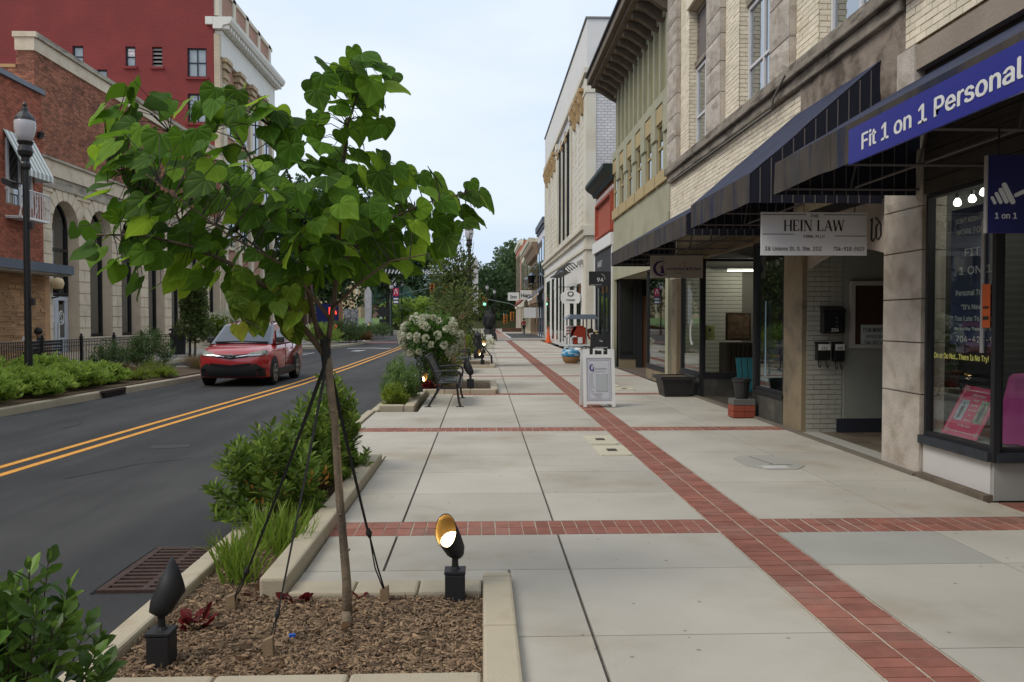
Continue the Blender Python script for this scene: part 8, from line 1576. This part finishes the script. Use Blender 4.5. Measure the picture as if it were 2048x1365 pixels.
brs = {'lead': ([(-.82, 1.42), (-.78, 1.71), (-.75, 2.12), (-.73, 2.41), (-.71, 2.62), (-.65, 2.8), (-.62, 2.95)], .016, 4.37, 4.40),
 'left': ([(-.82, 1.40), (-.96, 1.60), (-1.1, 1.76), (-1.29, 1.89), (-1.47, 1.97), (-1.68, 2.02), (-1.9, 2.02)], .017, 4.37, 4.15), 'b3': ([(-.86, 1.5), (-.93, 1.8), (-.98, 2.04), (-1.06, 2.17), (-1.16, 2.3), (-1.26, 2.49), (-1.36, 2.66)], .013, 4.37, 4.55),
 'b4': ([(-.98, 2.04), (-.97, 2.23), (-1.03, 2.41), (-1.09, 2.62)], .008, 4.45, 4.3), 'b5': ([(-.76, 1.88), (-.62, 2.02), (-.46, 2.13), (-.3, 2.2), (-.05, 2.26)], .011, 4.38, 4.25), 'b6': ([(-1.06, 2.17), (-1.26, 2.23), (-1.42, 2.35), (-1.57, 2.51), (-1.75, 2.66)], .009, 4.48, 4.65),
 'b7': ([(-.79, 1.66), (-.64, 1.78), (-.46, 1.89), (-.25, 1.92)], .010, 4.37, 4.0), 'b8': ([(-.74, 2.2), (-.61, 2.36), (-.46, 2.42)], .007, 4.38, 4.5), 'b9': ([(-1.1, 1.76), (-1.19, 1.68), (-1.17, 1.6), (-1.05, 1.55)], .007, 4.3, 4.0), 'b10': ([(-1.47, 1.97), (-1.57, 2.17), (-1.78, 2.3), (-1.93, 2.42)], .008, 4.25, 4.3),
 'b11': ([(-.80, 1.6), (-.95, 1.85), (-1.2, 2.0), (-1.5, 2.25)], .010, 4.38, 3.75), 'b12': ([(-.78, 1.75), (-.7, 2.0), (-.6, 2.15), (-.45, 2.25)], .008, 4.38, 4.9), 'b13': ([(-.83, 1.5), (-1.1, 1.9), (-1.4, 2.1), (-1.7, 2.2)], .010, 4.38, 4.95)}
for k, (pts, r, ya, yb) in brs.items():
    n = len(pts); MB().tube([(x, ya+(yb-ya)*i/(n-1), z) for i, (x, z) in enumerate(pts)], [r*(1-.75*i/(n-1)) for i in range(n)], 8).build('branch', barkb, redbud, smooth=True)
poly = [(-1.91, 2.8), (-1.81, 2.82), (-1.64, 2.78), (-1.46, 2.74), (-1.39, 2.82), (-1.23, 2.82), (-1.09, 2.77), (-0.98, 2.71), (-0.93, 2.6), (-0.87, 2.73), (-0.93, 2.84), (-0.83, 2.98), (-0.72, 3.0), (-0.45, 2.95), (-0.40, 2.8), (-0.48, 2.58), (-0.58, 2.49), (-0.43, 2.49), (-0.35, 2.37), (-0.17, 2.36), (-0.07, 2.32), (0.09, 2.27), (0.05, 2.13), (-0.1, 2.02), (-0.22, 1.88), (-0.32, 1.83), (-0.54, 1.78), (-0.66, 1.72), (-0.76, 1.74), (-0.88, 1.72), (-0.96, 1.66), (-1.06, 1.62), (-1.22, 1.64), (-1.29, 1.7), (-1.47, 1.73), (-1.73, 1.72), (-1.89, 1.74), (-1.93, 1.87), (-2.13, 1.90), (-2.16, 2.05), (-1.93, 2.14), (-2.02, 2.27), (-2.04, 2.45), (-2.0, 2.68)]
def inside(x, z, P_):
    c_ = False; j = len(P_)-1
    for i in range(len(P_)):
        if (P_[i][1] > z) != (P_[j][1] > z) and x < (P_[j][0]-P_[i][0])*(z-P_[i][1])/(P_[j][1]-P_[i][1])+P_[i][0]: c_ = not c_
        j = i
    return c_
def edged(x, z):
    best = 9
    for (x0, z0_), (x1, z1_) in zip(poly, poly[1:]+poly[:1]):
        dx, dz = x1-x0, z1_-z0_; t_ = max(0, min(1, ((x-x0)*dx+(z-z0_)*dz)/(dx*dx+dz*dz))); best = min(best, math.hypot(x-x0-t_*dx, z-z0_-t_*dz))
    return best
r_ = np.random.RandomState(12); P = []; tries = 0
while len(P) < 520 and tries < 60000:
    tries += 1; x, z = r_.uniform(-2.1, .05), r_.uniform(1.48, 3.02)
    if not inside(x, z, poly): continue
    e_ = edged(x, z)
    if e_ < .03: continue
    if e_ > .07 and mnoise.noise(Vector((x*3.6+5, z*4.6, 1.3))) < -.27: continue
    th = min(.62, .08+e_*1.25); y_ = 4.37+r_.uniform(-1, 1)*th; p = np.array([x, y_, z])
    if all(np.linalg.norm((p-q)*[1, .8, 1]) > (.095 if len(P) < 320 else .065) for q in P): P.append(p)
P = np.array(P); n = len(P); ctr = np.array([-.95, 4.37, 2.0]); out = P-ctr; out /= np.linalg.norm(out, axis=1)[:, None]
D = out*[.75, .75, .2]+np.stack([r_.normal(size=n)*.35, r_.normal(size=n)*.35, -.75+r_.normal(size=n)*.35], 1)
Nn = out*.5+np.array([0, -.75, .75])+.55*r_.normal(size=P.shape); S = r_.uniform(.08, .15, n); Dn = D/np.linalg.norm(D, axis=1)[:, None]
lfr = leafmat('leaf_redbud', (.085, .20, .016), (.25, .42, .035), rnd=.62, trans=.48, rough=.62, vein=True)
leaves(redbud, frames(P-Dn*S[:, None]*.45, D, Nn, S, S*1.1), 'heart', lfr, 300, base=redbud.location, smooth=True)
pt = MB(); 
bp = [np.array([x, ya+(yb-ya)*i/(len(pts)-1), z]) for pts, r, ya, yb in brs.values() for i, (x, z) in enumerate(pts)]
bpd = []
for pts, r, ya, yb in brs.values():
    n_ = len(pts)
    for i in range(n_-1):
        for q in range(6): u = i+q/6; bpd.append(np.array([pts[i][0]+(pts[i+1][0]-pts[i][0])*q/6, ya+(yb-ya)*u/(n_-1), pts[i][1]+(pts[i+1][1]-pts[i][1])*q/6]))
bpd = np.array(bpd)
for p, d, s in zip(P, Dn, S):
    b = p-d*s*.45; k = np.argmin(np.linalg.norm(bpd-b, axis=1)); q = bpd[k]; pt.tube([tuple(q), tuple((q+b)/2+np.array([0, 0, .03])), tuple(b)], [.0035, .0022, .0014], 4)
tag(pt.build('leaf_stalks', bark_dark, redbud, fix=False), kind='stuff')
# yellowish lower leaves
r2 = np.random.RandomState(5); n = 44; PP = np.stack([r2.uniform(-1.24, -.93, n), 4.25+r2.uniform(-.25, .2, n), r2.uniform(1.57, 1.86, n)], 1)
leaves(redbud, frames(PP, np.stack([r2.normal(size=n)*.4, r2.normal(size=n)*.3, -np.ones(n)], 1), np.array([0, -1, .4])+.5*r2.normal(size=(n, 3)), r2.uniform(.08, .125, n)), 'heart', leafmat('leaf_redbud_yellow', (.13, .23, .02), (.32, .36, .04), rnd=.5, trans=.4, vein=True), 30, base=redbud.location, smooth=True)
# straps, black wrap and wooden stakes
strapm = mat('strap_black', (.02, .021, .02), rough=.7, var=.2, scale=20)
MB().tube([(-.815, 4.37, 1.30), (-.82, 4.37, 1.36), (-.825, 4.37, 1.44), (-.83, 4.36, 1.50)], [.021, .026, .027, .022], 10).tube([(-.84, 4.36, 1.40), (-.80, 4.35, 1.50)], .009, 6).build('rubber_wrap', strapm, redbud)
stakem = mat('stake_wood', (.24, .17, .10), rough=.85, var=.2, scale=15)
def strap(label, p, w, knot):
    t = thing('guy_strap', label, 'strap', p, 'straps tying the redbud'); a_ = Vector((-.815, 4.37, 1.40)); b = Vector(p); d = b-a_
    k1 = a_+d*knot; s = Vector((1, .15, 0)).normalized()*w
    vs = []; N_ = 14
    for i in range(N_+1):
        u = i/N_*knot; c_ = a_+d*u+Vector((0, 0, -.02*math.sin(PI*u))); tw = s*(1-.6*u); vs += [c_-tw, c_+tw]
    mb = MB(); mb.v = [tuple(v) for v in vs]; 
    for i in range(N_): mb.f.append((2*i, 2*i+1, 2*i+3, 2*i+2)); mb.fm.append(0)
    o_ = len(mb.v); mb.v += [(x, y_+.003, z) for x, y_, z in mb.v]
    for i in range(N_): mb.f.append((o_+2*i+2, o_+2*i+3, o_+2*i+1, o_+2*i)); mb.fm.append(0)
    mb.build('webbing', strapm, t, fix=False)
    MB().tube([tuple(k1-d*.02), tuple(k1), tuple(k1+d*.02)], [w*.8, w*1.7, w*.7], 8).tube([tuple(k1), tuple(k1+d*(1-knot)*.5+Vector((.004, 0, 0))), tuple(b+Vector((0, 0, .06)))], w*.45, 6).tube([tuple(k1), tuple(k1+d*(1-knot)*.5+Vector((-.012, 0, .0))), tuple(b+Vector((.01, 0, .02)))], w*.35, 6).build('knot', strapm, t)
    dn = d.normalized(); MB().hexa([(b.x-.024, b.y-.02, -.06), (b.x+.024, b.y-.02, -.06), (b.x+.024, b.y+.02, -.06), (b.x-.024, b.y+.02, -.06)], [(b.x-.028, b.y-.02, .055), (b.x+.02, b.y-.02, .075), (b.x+.02, b.y+.02, .075), (b.x-.028, b.y+.02, .055)]).build('stake', stakem, t)
    return t
strap('left strap running down to a stake beside the grass clumps', (-1.40, 4.62, -.02), .011, .84)
strap('thin middle strap running to the stake nearest the viewer', (-1.03, 3.98, -.02), .008, .87)
strap('right strap knotted above its stake by the back kerb', (-.56, 4.72, -.02), .011, .70)

# ---------------------------------------------------------------- the street behind the viewer and the woodland floor at its far end
t = thing('brick_row', 'plain brick building continuing the left row behind the viewer', 'building', (-20, -10, 0)); MB().box(-28, -15.43, -60, 19.9, 0, 9.5).build('wall', bricktex('row_brick', (.3, .1, .06), (.25, .09, .05), (.3, .25, .2), 'y'), t)
t = thing('stone_row', 'plain cream building continuing the right row behind the viewer', 'building', (10, -30, 0)); MB().box(4.5, 16, -60, -2.2, 0, 10.5).build('wall', bricktex('row_cream', (.5, .44, .32), (.46, .4, .3), (.35, .3, .22), 'y'), t)
t = thing('closing_building', 'brick building closing the street behind the viewer', 'building', (-5, -65, 0)); MB().box(-30, 20, -75, -62, 0, 14).build('wall', MATS['row_brick'], t)
for k in range(10): MB().box(-27+k*4.6, -25+k*4.6, -61.98, -61.9, 1.5, 4).box(-27+k*4.6, -25+k*4.6, -61.98, -61.9, 6, 8.5).build('window', darkglass, t)
n = 9000; P = np.stack([rng.uniform(-70, 60, n), rng.uniform(176, 196, n), rng.rand(n)**1.3*9.5], 1); P[:, 2] *= .75+.35*np.sin(P[:, 0]*.23)
wf = leaves(None, frames(P, rdir(n)+[0, -.4, .3], rdir(n)+[0, -.6, .6], rng.uniform(1.0, 2.0, n)), 'card', lf_tree, stuffname='woodland'); 
def glow(name, loc, e, parent, col_=(1, .93, .82)):
    l = bpy.data.objects.new(name, bpy.data.lights.new(name, 'POINT')); COL.objects.link(l); l.data.energy = e; l.data.color = col_; l.data.shadow_soft_size = .15; l.parent = parent; l.location = Vector(loc)-parent.location
glow('bulb_light', (5.4, 7.9, 2.7), 13, bpy.data.objects['light_bulb.002']); glow('tube_light_lamp', (6.2, 17.6, 2.6), 30, bpy.data.objects['ceiling_light.001'])
